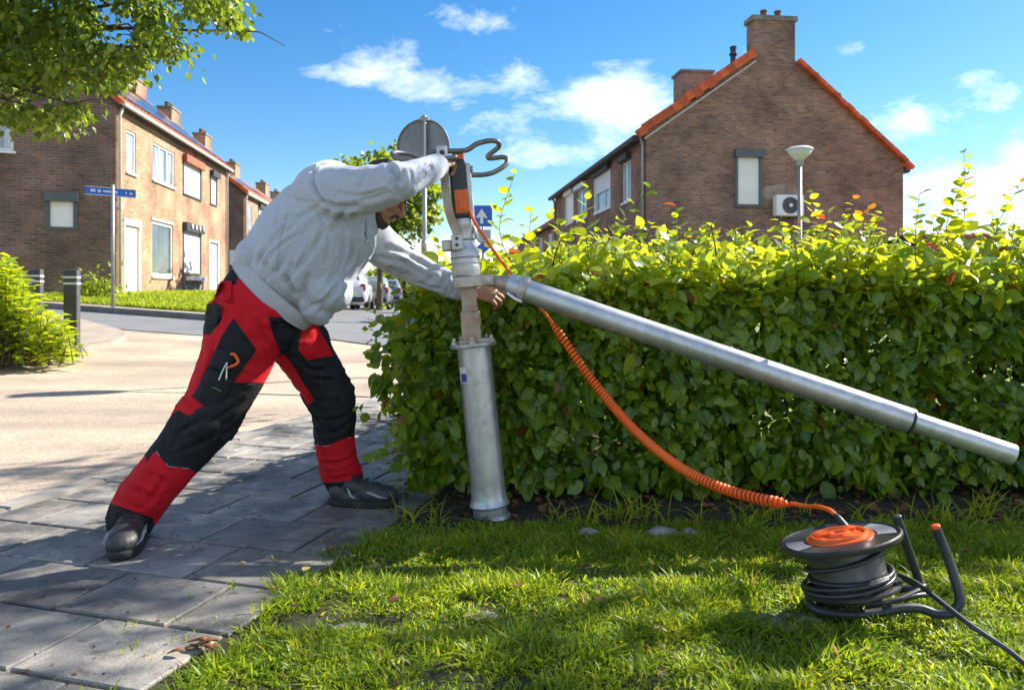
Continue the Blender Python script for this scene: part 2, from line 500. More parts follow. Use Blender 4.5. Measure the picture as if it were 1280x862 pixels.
    simple('turf_soil', (0.055, 0.06, 0.018), (0.035, 0.03, 0.014), rough=1.0, scale=9, bmp=1.0, bscale=80, bdist=0.02)
    simple('far_ground', (0.10, 0.12, 0.05), (0.16, 0.15, 0.09), rough=1.0, scale=0.4)
    simple('lawn_far', (0.13, 0.19, 0.03), (0.19, 0.21, 0.05), rough=1.0, scale=1.2)
    # paving slab: blue-grey concrete with worn pale film, specks and dirt
    m, nt, b = new_mat('slab')
    n1 = noise_n(nt, 2.6, 7, 0.62, 'World'); n2 = noise_n(nt, 190, 2, 0.5, 'World'); n3 = noise_n(nt, 7.0, 6, 0.7, 'World', dist=0.6)
    c = ramp2(nt, n1, (0.092, 0.090, 0.088), (0.29, 0.275, 0.255), 0.34, 0.66)
    c = mixc(nt, ramp2(nt, n3, (0, 0, 0), (0.55, 0.55, 0.55), 0.50, 0.66), c, (0.48, 0.42, 0.34))
    c = mixc(nt, ramp2(nt, noise_n(nt, 16, 3, 0.6, 'World'), (0, 0, 0), (0.75, 0.75, 0.75), 0.58, 0.70), c, (0.085, 0.068, 0.052))
    c = mixc(nt, ramp2(nt, n2, (0, 0, 0), (0.8, 0.8, 0.8), 0.70, 0.75), c, (0.58, 0.55, 0.51))
    oi = nt.nodes.new('ShaderNodeObjectInfo'); mr = nt.nodes.new('ShaderNodeMapRange'); mr.inputs[3].default_value = 0.66; mr.inputs[4].default_value = 1.28
    nt.links.new(oi.outputs['Random'], mr.inputs[0])
    vm = nt.nodes.new('ShaderNodeVectorMath'); vm.operation = 'SCALE'; nt.links.new(c, vm.inputs[0]); nt.links.new(mr.outputs[0], vm.inputs['Scale'])
    nt.links.new(vm.outputs[0], b.inputs['Base Color']); b.inputs['Roughness'].default_value = 0.72; b.inputs['Specular IOR Level'].default_value = 0.45
    bump(nt, b, mixc(nt, 0.5, n2, n3), 0.6, 0.006)
    simple('kerb_stone', (0.34, 0.32, 0.29), (0.22, 0.205, 0.19), rough=0.85, scale=5, bmp=0.5, bscale=120, rand=0.14)
    simple('kerb_far', (0.20, 0.19, 0.18), (0.13, 0.125, 0.12), rough=0.9, scale=4)
    simple('path_tan', (0.38, 0.32, 0.26), (0.28, 0.235, 0.19), rough=0.9, scale=3, bmp=0.4)
    simple('rock', (0.30, 0.29, 0.27), (0.15, 0.145, 0.135), rough=0.9, scale=14, bmp=0.6)
    # metal and plastics of the tools
    m, nt, b = new_mat('galvanised')
    vr = nt.nodes.new('ShaderNodeTexVoronoi'); vr.inputs['Scale'].default_value = 34
    tc = nt.nodes.new('ShaderNodeTexCoord'); nt.links.new(tc.outputs['Object'], vr.inputs['Vector'])
    n1 = noise_n(nt, 3.0, 6, 0.65, stretch=(1, 1, 0.5)); n2 = noise_n(nt, 40, 5, 0.7)
    c = ramp2(nt, n1, (0.44, 0.455, 0.475), (0.62, 0.625, 0.635), 0.3, 0.7)
    bw = nt.nodes.new('ShaderNodeRGBToBW'); nt.links.new(vr.outputs['Color'], bw.inputs[0])
    c = mixc(nt, 0.16, c, bw.outputs[0], 'OVERLAY')
    c = mixc(nt, ramp2(nt, n2, (0, 0, 0), (0.5, 0.5, 0.5), 0.62, 0.72), c, (0.30, 0.28, 0.26))
    nt.links.new(c, b.inputs['Base Color']); b.inputs['Metallic'].default_value = 0.75
    mr = nt.nodes.new('ShaderNodeMapRange'); mr.inputs[3].default_value = 0.30; mr.inputs[4].default_value = 0.52
    nt.links.new(n1, mr.inputs[0]); nt.links.new(mr.outputs[0], b.inputs['Roughness'])
    bump(nt, b, n2, 0.12, 0.003)
    simple('steel_worn', (0.52, 0.49, 0.45), (0.36, 0.27, 0.20), rough=0.42, metal=0.65, scale=16, bmp=0.25, bscale=70, p0=0.42, p1=0.7)
    simple('steel_rusty', (0.46, 0.40, 0.34), (0.34, 0.21, 0.13), rough=0.5, metal=0.5, scale=12, bmp=0.3, bscale=60, p0=0.42, p1=0.66)
    simple('cast_alu', (0.60, 0.60, 0.60), (0.48, 0.48, 0.48), rough=0.45, metal=0.6, scale=10, bmp=0.2, bscale=120)
    simple('handle_grey', (0.20, 0.195, 0.19), (0.13, 0.125, 0.12), rough=0.42, metal=0.45, scale=20)
    simple('housing_black', (0.035, 0.04, 0.048), (0.025, 0.028, 0.034), rough=0.42, bmp=0.1, bscale=200)
    simple('housing_orange', (0.80, 0.16, 0.02), (0.68, 0.12, 0.016), rough=0.4, scale=12)
    simple('cable_orange', (0.92, 0.155, 0.018), (0.84, 0.12, 0.014), rough=0.42, scale=6)
    simple('reel_orange', (0.82, 0.13, 0.018), (0.70, 0.10, 0.015), rough=0.35, scale=14, rvar=0.1)
    simple('reel_black', (0.028, 0.03, 0.034), (0.045, 0.045, 0.046), rough=0.34, scale=10, bmp=0.2, bscale=90, rvar=0.1)
    simple('reel_tube', (0.045, 0.052, 0.065), (0.03, 0.034, 0.042), rough=0.40, scale=16, rvar=0.1)
    simple('drum_grey', (0.10, 0.097, 0.092), (0.055, 0.054, 0.053), rough=0.35, metal=0.5, scale=9, stretch=(1, 1, 4))
    simple('sticker_white', (0.8, 0.8, 0.8), (0.7, 0.7, 0.7), rough=0.4)
    simple('sticker_blue', (0.03, 0.08, 0.36), (0.02, 0.05, 0.26), rough=0.4, scale=120, p0=0.45, p1=0.5)
    simple('sign_back', (0.22, 0.24, 0.27), (0.17, 0.185, 0.21), rough=0.5, metal=0.3, scale=5)
    simple('sign_rim', (0.16, 0.17, 0.19), rough=0.5, metal=0.4)
    simple('sign_blue', (0.012, 0.11, 0.50), (0.010, 0.09, 0.42), rough=0.4, scale=4)
    simple('sign_white', (0.72, 0.72, 0.72), (0.6, 0.6, 0.6), rough=0.45)
    simple('sign_grey', (0.42, 0.42, 0.42), (0.34, 0.34, 0.34), rough=0.5)
    simple('post_grey', (0.36, 0.37, 0.38), (0.27, 0.275, 0.28), rough=0.5, metal=0.4, scale=6)
    simple('bollard_dark', (0.05, 0.053, 0.057), (0.075, 0.076, 0.078), rough=0.7, scale=10)
    m, nt, b = new_mat('lamp_shade'); b.inputs['Base Color'].default_value = (0.82, 0.80, 0.74, 1); b.inputs['Roughness'].default_value = 0.25
    b.inputs['Transmission Weight'].default_value = 0.35
    simple('wood_twig', (0.10, 0.062, 0.04), (0.055, 0.036, 0.024), rough=0.9, scale=30, bmp=0.5)
    simple('bark', (0.12, 0.095, 0.07), (0.06, 0.048, 0.036), rough=0.95, scale=12, bmp=0.9, bscale=25, bdist=0.03, stretch=(1, 1, 0.25))
    simple('dry_leaf', (0.24, 0.10, 0.035), (0.12, 0.05, 0.022), rough=0.7, scale=30, rand=0.3)
    simple('pale_leaf', (0.55, 0.42, 0.18), (0.40, 0.28, 0.12), rough=0.7, scale=30, rand=0.2)
    simple('car_white', (0.62, 0.64, 0.67), (0.58, 0.60, 0.63), rough=0.25, coat=0.6, scale=3)
    simple('car_grey', (0.34, 0.38, 0.43), (0.31, 0.35, 0.40), rough=0.25, metal=0.3, coat=0.6, scale=3)
    simple('car_blue', (0.20, 0.26, 0.34), (0.18, 0.23, 0.30), rough=0.25, metal=0.3, coat=0.6, scale=3)
    simple('tyre', (0.02, 0.02, 0.021), rough=0.8)
    simple('rim_alu', (0.5, 0.5, 0.52), rough=0.3, metal=0.8)
    simple('tail_red', (0.35, 0.015, 0.012), (0.25, 0.01, 0.01), rough=0.2)
    # foliage
    leaf_mat('leaf_hedge', (0.06, 0.14, 0.012), (0.185, 0.305, 0.024), (0.33, 0.38, 0.018), trans_gain=2.2, trans=0.44, rough=0.30, spec=0.6, red=(0.30, 0.085, 0.02))
    leaf_mat('leaf_tree', (0.028, 0.062, 0.009), (0.10, 0.165, 0.013), (0.23, 0.28, 0.02), trans_gain=2.6, trans=0.45, rough=0.4)
    leaf_mat('leaf_shrub', (0.10, 0.17, 0.012), (0.20, 0.30, 0.018), (0.34, 0.40, 0.02), trans_gain=2.4, trans=0.45)
    leaf_mat('grass', (0.07, 0.155, 0.012), (0.175, 0.28, 0.018), (0.40, 0.45, 0.03), trans_gain=2.0, trans=0.45, rough=0.45, spec=0.4, red=(0.30, 0.20, 0.08))
    # clothing and skin
    m, nt, b = new_mat('hoodie')
    n1 = noise_n(nt, 260, 2, 0.6); n2 = noise_n(nt, 5, 4)
    c = ramp2(nt, n1, (0.355, 0.39, 0.445), (0.51, 0.545, 0.60), 0.36, 0.64)
    c = mixc(nt, 0.30, c, ramp2(nt, n2, (0.78, 0.78, 0.80), (1.1, 1.1, 1.1)), 'MULTIPLY')
    nt.links.new(c, b.inputs['Base Color']); b.inputs['Roughness'].default_value = 0.9; b.inputs['Specular IOR Level'].default_value = 0.2
    b.inputs['Sheen Weight'].default_value = 0.25
    bump(nt, b, n1, 0.25, 0.002)
    simple('rib_knit', (0.48, 0.505, 0.54), (0.40, 0.42, 0.455), rough=0.9, spec=0.2, scale=200, bmp=0.3, bscale=300)
    simple('trouser_red', (0.58, 0.006, 0.016), (0.44, 0.004, 0.010), rough=0.8, spec=0.3, scale=9, bmp=0.3, bscale=500, bdist=0.001, p0=0.3, p1=0.8)
    simple('trouser_black', (0.009, 0.010, 0.013), (0.016, 0.0165, 0.019), rough=0.75, spec=0.35, scale=8, bmp=0.35, bscale=450, bdist=0.001)
    m, nt, b = new_mat('trousers')
    at = nt.nodes.new('ShaderNodeAttribute'); at.attribute_name = 'panel'
    nz = noise_n(nt, 9, 4)
    red = ramp2(nt, nz, (0.60, 0.006, 0.016), (0.44, 0.004, 0.010), 0.3, 0.8)
    blk = ramp2(nt, nz, (0.009, 0.010, 0.013), (0.017, 0.0175, 0.020), 0.3, 0.7)
    blk = mixc(nt, ramp2(nt, noise_n(nt, 22, 5, 0.7), (0, 0, 0), (0.6, 0.6, 0.6), 0.60, 0.78), blk, (0.055, 0.048, 0.042))
    nt.links.new(mixc(nt, ramp2(nt, at.outputs['Fac'], (0, 0, 0), (1, 1, 1), 0.49, 0.51), red, blk), b.inputs['Base Color'])
    b.inputs['Roughness'].default_value = 0.8; b.inputs['Specular IOR Level'].default_value = 0.3
    bump(nt, b, noise_n(nt, 420, 2), 0.3, 0.001)
    simple('skin', (0.47, 0.25, 0.16), (0.38, 0.18, 0.11), rough=0.5, spec=0.4, scale=14, bmp=0.2, bscale=150, bdist=0.002)
    M('skin').node_tree.nodes['Principled BSDF'].inputs['Subsurface Weight'].default_value = 0.12
    M('skin').node_tree.nodes['Principled BSDF'].inputs['Subsurface Radius'].default_value = (0.01, 0.004, 0.002)
    simple('hair', (0.022, 0.014, 0.010), (0.045, 0.028, 0.018), rough=0.55, scale=90, bmp=0.8, bscale=220, bdist=0.004, stretch=(1, 1, 0.3))
    simple('beard', (0.05, 0.028, 0.018), (0.09, 0.05, 0.034), rough=0.7, scale=150, bmp=0.9, bscale=260, bdist=0.004)
    simple('eye', (0.7, 0.68, 0.65), rough=0.2)
    simple('shoe_black', (0.020, 0.021, 0.024), (0.055, 0.054, 0.053), rough=0.5, scale=14, bmp=0.2, bscale=120)
    simple('shoe_sole', (0.014, 0.014, 0.015), (0.035, 0.034, 0.032), rough=0.8, scale=20, bmp=0.3)
    simple('shoe_trim', (0.40, 0.40, 0.39), (0.30, 0.30, 0.29), rough=0.5)
    simple('chrome', (0.65, 0.65, 0.66), rough=0.2, metal=0.9)
make_materials()
# ------------------------------------------------------------------ terrain
def gz(x, y):
    """ground height: level near the camera, rising towards the houses on the far left"""
    x = np.asarray(x, float); y = np.asarray(y, float)
    cross = np.clip((-x - 1.0) * 0.055, 0, 1.0)
    return cross * sstep(6, 16, y) * (1 - 0.85 * sstep(23, 36, y) * (1 - sstep(-9.5, -12.5, x)))
PU = Vector((0.285, 0.9585, 0)).normalized()     # pavement runs along PU
PW = Vector((0.9585, -0.285, 0)).normalized()    # across, towards the lawn
PK = Vector((-2.14, 3.21, 0))
def pav(a, b, z=0.0): return PK + PU * a + PW * b + Vector((0, 0, z))

def grid_sheet(name, xs, ys, zoff, mat, keep=None):
    xs = np.asarray(xs); ys = np.asarray(ys)
    X, Y = np.meshgrid(xs, ys)
    Z = gz(X, Y) + zoff
    V = np.stack([X, Y, Z], -1).reshape(-1, 3)
    nx = len(xs)
    fs = []
    for j in range(len(ys) - 1):
        for i in range(nx - 1):
            if keep is None or keep((xs[i] + xs[i + 1]) / 2, (ys[j] + ys[j + 1]) / 2):
                fs.append((j * nx + i, j * nx + i + 1, (j + 1) * nx + i + 1, (j + 1) * nx + i))
    o = link(name, np_mesh(name, V, fs, [mat]))
    tag(o, kind='structure')
    return o
def poly_sheet(name, pts, mat, zoff=0.0, parent=None, step=0.0):
    """flat polygon laid on the terrain"""
    bm = bmesh.new()
    vs = [bm.verts.new((p[0], p[1], 0)) for p in pts]
    f = bm.faces.new(vs)
    if f.normal.z < 0: bmesh.ops.reverse_faces(bm, faces=[f])
    bmesh.ops.triangulate(bm, faces=bm.faces[:])
    if step:
        for _ in range(5):
            es = [e for e in bm.edges if e.calc_length() > step]
            if not es: break
            bmesh.ops.subdivide_edges(bm, edges=es, cuts=1, use_grid_fill=False)
            bmesh.ops.triangulate(bm, faces=bm.faces[:])
    for v in bm.verts: v.co.z = float(gz(v.co.x, v.co.y)) + zoff
    bm.normal_update()
    for q in bm.faces:
        if q.normal.z < 0: q.normal_flip()
    me = bpy.data.meshes.new(name); bm.to_mesh(me); bm.free()
    me.materials.append(M(mat))
    o = link(name, me, parent)
    if parent is None: tag(o, kind='structure')
    return o

def build_ground():
    far = np.concatenate([np.linspace(-900, -60, 8), np.linspace(-45, 45, 61), np.linspace(60, 900, 8)])
    fary = np.concatenate([np.linspace(-200, -8, 5), np.linspace(-4, 60, 65), np.linspace(75, 1500, 10)])
    grid_sheet('ground', far, fary, -0.06, 'far_ground')
    # road: the pale crossing in front, with a darker sheet beyond painting in the cast shade
    xs = np.linspace(-26, 6, 65); ys = np.linspace(-2, 16, 37)
    grid_sheet('road', xs, ys, -0.02, 'asphalt_tan')
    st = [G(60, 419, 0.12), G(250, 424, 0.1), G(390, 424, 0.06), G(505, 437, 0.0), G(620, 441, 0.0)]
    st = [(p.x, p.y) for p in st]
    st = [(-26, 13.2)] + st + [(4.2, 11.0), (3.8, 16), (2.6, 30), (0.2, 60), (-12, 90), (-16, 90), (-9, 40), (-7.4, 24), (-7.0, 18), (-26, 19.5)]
    poly_sheet('street', st, 'asphalt_shade', -0.008, step=2.5)  # darker sheet standing in for cast shade on the far road
    # thin dark strip running across the near road
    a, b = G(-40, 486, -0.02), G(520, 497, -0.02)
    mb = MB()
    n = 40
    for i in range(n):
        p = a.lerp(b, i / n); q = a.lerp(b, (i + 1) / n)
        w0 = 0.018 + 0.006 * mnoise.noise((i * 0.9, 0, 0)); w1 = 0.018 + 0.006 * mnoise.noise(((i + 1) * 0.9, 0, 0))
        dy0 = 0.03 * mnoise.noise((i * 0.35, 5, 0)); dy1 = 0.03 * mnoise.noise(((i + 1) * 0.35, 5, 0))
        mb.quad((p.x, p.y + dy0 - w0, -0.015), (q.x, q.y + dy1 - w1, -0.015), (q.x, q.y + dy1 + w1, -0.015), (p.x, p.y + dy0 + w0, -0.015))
    tag(mb.build('road_strip', 'dark_strip'), kind='structure')
    # pavement bed, slabs, light kerb
    bed = [pav(-3.6, -0.02), pav(-3.6, 2.4), pav(6.6, 2.4), pav(6.6, -0.02)]
    pavement = poly_sheet('pavement', [(p.x, p.y) for p in bed], 'joint_sand', 0.0)
    RP, SL = 0.30, 0.385
    gap = 0.013
    def slab_mesh(la, lb, name):
        bm = bmesh.new()
        bmesh.ops.create_cube(bm, size=1)
        for q in bm.verts: q.co = Vector((q.co.x * la, q.co.y * lb, q.co.z * 0.05))
        ed = [e for e in bm.edges if all(w.co.z > 0 for w in e.verts)]
        bmesh.ops.bevel(bm, geom=ed, offset=0.004, segments=1, affect='EDGES')
        ang = math.atan2(PW.y, PW.x)
        bmesh.ops.rotate(bm, verts=bm.verts, matrix=Matrix.Rotation(ang, 3, 'Z'))
        me = bpy.data.meshes.new(name); bm.to_mesh(me); bm.free()
        me.materials.append(M('slab'))
        return me
    full = slab_mesh(SL - gap, RP - gap, 'paving_slab')
    cache = {}
    rs = random.Random(3)
    k0 = -10
    for k in range(k0, 22):
        a0 = -0.472 + RP * k
        off = 0.536 if (k % 2) == 0 else 0.536 + SL / 2
        b = off - math.ceil((off - 0.12) / SL) * SL
        # cut piece at the kerb side
        cells = []
        while b < 1.95:
            b0, b1 = max(b, 0.125), min(b + SL, 1.70)
            if b1 - b0 > 0.06: cells.append((b0, b1))
            b += SL
        for (b0, b1) in cells:
            w = round(b1 - b0, 3)
            if abs(w - SL) < 1e-3: me = full
            else:
                if w not in cache: cache[w] = slab_mesh(w - gap, RP - gap, 'paving_slab')
                me = cache[w]
            o = link('paving_slab', me, pavement)
            o.location = pav(a0 + RP / 2, (b0 + b1) / 2, 0.012 + rs.uniform(-0.0015, 0.0015))
            o.rotation_euler = (rs.uniform(-0.003, 0.003), rs.uniform(-0.003, 0.003), rs.uniform(-0.005, 0.005))
    # kerb stones, level with the slabs
    bm = bmesh.new(); bmesh.ops.create_cube(bm, size=1)
    for q in bm.verts: q.co = Vector((q.co.x * 0.115, q.co.y * 0.492, q.co.z * 0.12))
    bmesh.ops.bevel(bm, geom=[e for e in bm.edges if all(w.co.z > 0 for w in e.verts)], offset=0.008, segments=2, affect='EDGES')
    bmesh.ops.rotate(bm, verts=bm.verts, matrix=Matrix.Rotation(math.atan2(PW.y, PW.x), 3, 'Z'))
    kme = bpy.data.meshes.new('kerb_stone'); bm.to_mesh(kme); bm.free(); kme.materials.append(M('kerb_stone'))
    kerb = bpy.data.objects.new('kerb', None); COL.objects.link(kerb); kerb.location = (PK.x, PK.y, 0); tag(kerb, kind='structure')
    for i in range(-7, 14):
        o = link('kerb_stone', kme, kerb)
        o.location = Vector(pav(i * 0.5 + 0.2, 0.055, -0.018 + rs.uniform(-0.003, 0.003))) - Vector(kerb.location)
        o.rotation_euler = (0, 0, rs.uniform(-0.01, 0.01))
    # lawn bed and soil under the hedge
    lawn = [(-2.0, -0.6)]
    edge = [G(150, 940, 0.02), G(232, 860, 0.02), G(290, 812, 0.02), G(345, 745, 0.02), G(385, 712, 0.02), G(430, 690, 0.02), G(480, 668, 0.02), G(500, 660, 0.02)]
    lawn = [(-1.35, 0.2)] + [(p.x, p.y) for p in edge] + [(-0.2, 2.98), (0.4, 2.95), (1.2, 2.93), (2.2, 2.94), (5.5, 2.94), (5.5, 0.2)]
    soil_pts = [pav(a, 1.62) for a in (-3.4, -2.0, -1.2, -0.4, 0.3)]
    poly_sheet('lawn_soil', [(p.x, p.y) for p in soil_pts] + [(-0.2, 2.98), (0.4, 2.95), (1.2, 2.93), (2.2, 2.94), (5.5, 2.94), (5.5, 0.0)], 'turf_soil', 0.030, step=0.25)
    soil = [(-0.62, 3.0), (-0.3, 2.93), (5.5, 2.9), (5.5, 4.8), (0.1, 4.9)]
    poly_sheet('hedge_soil', soil, 'soil', 0.034, step=0.3)
    gd = [(0.1, 4.9), (5.5, 4.85), (30, 5.5), (30, 24), (4.4, 24), (3.9, 11)]
    poly_sheet('garden', gd, 'lawn_far', 0.02)
    return lawn
LAWN = build_ground()

def build_far_left():
    """kerb, path and raised lawn before the left houses"""
    kl = [P(-60, 379, 17.6), P(50, 382.5, 17.2), P(141, 388, 16.6), P(205, 393, 16.3), P(268, 399, 16.0), P(330, 404, 15.8)]
    kl = [Vector((p.x, p.y, float(gz(p.x, p.y)))) for p in kl]
    kl = catmull(kl, 4)
    kerb = bpy.data.objects.new('far_kerb', None); COL.objects.link(kerb); kerb.location = kl[0]; tag(kerb, kind='structure')
    for i in range(len(kl) - 1):
        a, b = kl[i], kl[i + 1]
        d = (b - a); n = Vector((-d.y, d.x, 0)).normalized()
        m = 2
        for k in range(m):
            p = a.lerp(b, k / m); q = a.lerp(b, (k + 0.97) / m)
            mb = MB()
            c = (p + q) / 2 + n * 0.06 + Vector((0, 0, 0.03))
            mb.obox(c, (q - p) / 2, n * 0.06, Vector((0, 0, 0.09)))
            mb.build('kerb_stone', 'kerb_far', kerb)
    # path strip behind the kerb
    pts = [(p.x, p.y) for p in kl]
    bk = [((p + Vector((0.1, 1.0, 0))).x, (p + Vector((0.1, 1.0, 0))).y) for p in kl]
    poly_sheet('far_path', pts + bk[::-1], 'path_tan', 0.10)
    # raised lawn, one sheet from path to house plinth
    n = len(kl)
    V = []; fs = []
    rows = 7
    for j in range(rows):
        t = j / (rows - 1)
        for i in range(n):
            p = kl[i] + Vector((0.1, 1.0, 0))
            q = Vector((p.x - 1.2 + 1.0 * (i / n), p.y + 9.0, 0))
            r = p.lerp(q, t)
            z = float(gz(p.x, p.y)) + 0.11 + (0.80 - 0.11 - float(gz(p.x, p.y))) * float(sstep(0, 0.55, t))
            V.append((r.x, r.y, z))
    for j in range(rows - 1):
        for i in range(n - 1):
            fs.append((j * n + i, j * n + i + 1, (j + 1) * n + i + 1, (j + 1) * n + i))
    o = link('lawn_bank', np_mesh('lawn_bank', V, fs, ['lawn_far'])); tag(o, kind='structure')
    # paved island with the shrub
    isl = [G(-120, 440, 0.06), G(0, 447, 0.06), G(60, 446, 0.06), G(125, 440, 0.06), G(155, 433, 0.06), G(150, 428, 0.06), G(120, 424, 0.06), G(60, 418, 0.06), G(-120, 414, 0.06)]
    top = catmull(isl, 3)
    poly = [Vector((p.x, p.y, float(gz(p.x, p.y)) + 0.055)) for p in top]
    mb = MB(); mb.prism(poly, (0, 0, -0.14)); 
    tag(mb.build('traffic_island', 'path_tan'), kind='structure')
    return kl, np.array(V), rows, n
FAR_KERB, BANK_V, BANK_R, BANK_N = build_far_left()
# ------------------------------------------------------------------ houses
class Wall:
    """vertical wall plane: s along (metres), z up; outward normal n"""
    def __init__(self, o, d, n):
        self.o = Vector(o); self.d = Vector(d).normalized(); self.n = Vector(n).normalized()
    def at(self, s, z, out=0.0):
        p = self.o + self.d * s + self.n * out
        return Vector((p.x, p.y, z))
    def px(self, u, v):
        """photograph pixel -> (s, z) on this wall"""
        t = (u - U0) / F
        s = (t * self.o.y - self.o.x) / (self.d.x - t * self.d.y)
        Z = self.o.y + self.d.y * s
        return s, H + (V0 - v) / F * Z

def wall_mesh(mb, w, s0, s1, z0, z1, holes, mat, depth=0.12, top=None, line=None):
    """grid of quads with rectangular openings and their reveals; top: extra polygon points (s,z) above z1"""
    ss = sorted({s0, s1, *[h[0] for h in holes], *[h[1] for h in holes]})
    zs = sorted({z0, z1, *[h[2] for h in holes], *[h[3] for h in holes]})
    flip = w.d.cross(Vector((0, 0, 1))).dot(w.n) < 0
    def q(pts):
        uv = [(p[0], p[1]) for p in pts]
        vs = [w.at(p[0], p[1]) for p in pts]
        if flip: vs.reverse(); uv.reverse()
        mb.add(vs, [tuple(range(len(vs)))], mat, [uv])
    if line:
        # wall runs straight up to a roofline given as (s, z) points; no joint at eaves height
        zl = max([z0] + [h[3] for h in holes])
        zs = sorted({z0, zl, *[h[2] for h in holes], *[h[3] for h in holes]})
        cols = sorted(set(ss) | {p[0] for p in line})
        rz = lambda s: float(np.interp(s, [p[0] for p in line], [p[1] for p in line]))
        for i in range(len(cols) - 1):
            a, b = cols[i], cols[i + 1]; e = 1e-6
            q([(a, zl), (b, zl), (b, rz(b - e)), (a, rz(a + e))])
        ss = cols
    for i in range(len(ss) - 1):
        for j in range(len(zs) - 1):
            cs, cz = (ss[i] + ss[i + 1]) / 2, (zs[j] + zs[j + 1]) / 2
            if any(h[0] < cs < h[1] and h[2] < cz < h[3] for h in holes): continue
            q([(ss[i], zs[j]), (ss[i + 1], zs[j]), (ss[i + 1], zs[j + 1]), (ss[i], zs[j + 1])])
    for (a, b, c, e) in holes:
        for (p, r) in (((a, c), (a, e)), ((b, e), (b, c)), ((a, e), (b, e)), ((b, c), (a, c))):
            mb.add([w.at(*p), w.at(*r), w.at(r[0], r[1], -depth), w.at(p[0], p[1], -depth)], [(0, 1, 2, 3)], mat, [[(p[0], p[1]), (r[0], r[1]), (r[0] + depth, r[1]), (p[0] + depth, p[1])]])
        # dark back of the opening
    if top: q(top)

def wbox(mb, w, s0, s1, z0, z1, o0, o1, mat=None):
    c = w.at((s0 + s1) / 2, (z0 + z1) / 2, (o0 + o1) / 2)
    mb.obox(c, w.d * ((s1 - s0) / 2), w.n * ((o1 - o0) / 2), Vector((0, 0, (z1 - z0) / 2)), mat)

def window(w, par, s0, s1, z0, z1, mull=(0.5,), glass='glass', frame='white_frame', sill=True, fw=0.07):
    """framed window sitting in the opening: frame > pane, sill"""
    g = 0.003
    mb = MB()
    a, b = -0.10, -0.03
    wbox(mb, w, s0 + g, s0 + fw, z0 + g, z1 - g, a, b); wbox(mb, w, s1 - fw, s1 - g, z0 + g, z1 - g, a, b)
    wbox(mb, w, s0 + fw, s1 - fw, z0 + g, z0 + fw, a, b); wbox(mb, w, s0 + fw, s1 - fw, z1 - fw, z1 - g, a, b)
    L = s1 - s0
    for m in mull: wbox(mb, w, s0 + L * m - fw * 0.55, s0 + L * m + fw * 0.55, z0 + fw, z1 - fw, a + 0.002, b - 0.004)
    fr = mb.build('window', frame, par)
    ed = [s0 + fw] + [s0 + L * m for m in mull] + [s1 - fw]
    for i in range(len(ed) - 1):
        p = MB(); wbox(p, w, ed[i] + 0.004, ed[i + 1] - 0.004, z0 + fw, z1 - fw, -0.085, -0.07); p.build('pane', glass, fr)
    if sill:
        p = MB(); wbox(p, w, s0 - 0.06, s1 + 0.06, z0 - 0.07, z0 - 0.005, -0.05, 0.06); p.build('sill', 'white_frame', fr)
    return fr
def shutter(w, par, s0, s1, z0, z1, mat='shutter_cream', box='grey_frame', boxh=0.2, drop=1.0, rail='grey_frame', out=0.0):
    """roller shutter: box, guide rails, curtain"""
    mb = MB()
    wbox(mb, w, s0 + 0.05, s1 - 0.05, z0 + (z1 - z0) * (1 - drop), z1 - 0.01, -0.045, -0.02)
    sh = mb.build('roller_shutter', mat, par)
    mb = MB(); wbox(mb, w, s0 - 0.08, s1 + 0.08, z1 - 0.02, z1 + boxh, 0.004, 0.16); mb.build('shutter_box', box, sh)
    mb = MB()
    wbox(mb, w, s0 - 0.055, s0 + 0.045, z0 - 0.03, z1 - 0.024, -0.05, 0.03); wbox(mb, w, s1 - 0.045, s1 + 0.055, z0 - 0.03, z1 - 0.024, -0.05, 0.03)
    wbox(mb, w, s0 - 0.055, s1 + 0.055, z0 - 0.09, z0 - 0.033, -0.05, 0.05)
    mb.build('guide_rail', rail, sh)
    return sh
def door(w, par, s0, s1, z0, z1, mat):
    mb = MB(); fw = 0.09
    wbox(mb, w, s0 + 0.003, s0 + fw, z0, z1 - 0.003, -0.11, 0.02); wbox(mb, w, s1 - fw, s1 - 0.003, z0, z1 - 0.003, -0.11, 0.02); wbox(mb, w, s0 + fw, s1 - fw, z1 - fw, z1 - 0.003, -0.11, 0.02)
    d = mb.build('door', 'white_frame', par)
    mb = MB(); wbox(mb, w, s0 + fw, s1 - fw, z0, z1 - fw, -0.10, -0.06); mb.build('door_leaf', mat, d)
    mb = MB(); sc = s0 + fw + 0.1; zc = z0 + 1.0
    wbox(mb, w, sc - 0.02, sc + 0.10, zc - 0.015, zc + 0.015, -0.06, -0.01); mb.build('handle', 'chrome', d)
    mb = MB(); wbox(mb, w, s0 - 0.1, s1 + 0.1, z0 - 0.16, z0, -0.10, 0.35); mb.build('step', 'concrete_cap', d)
    return d
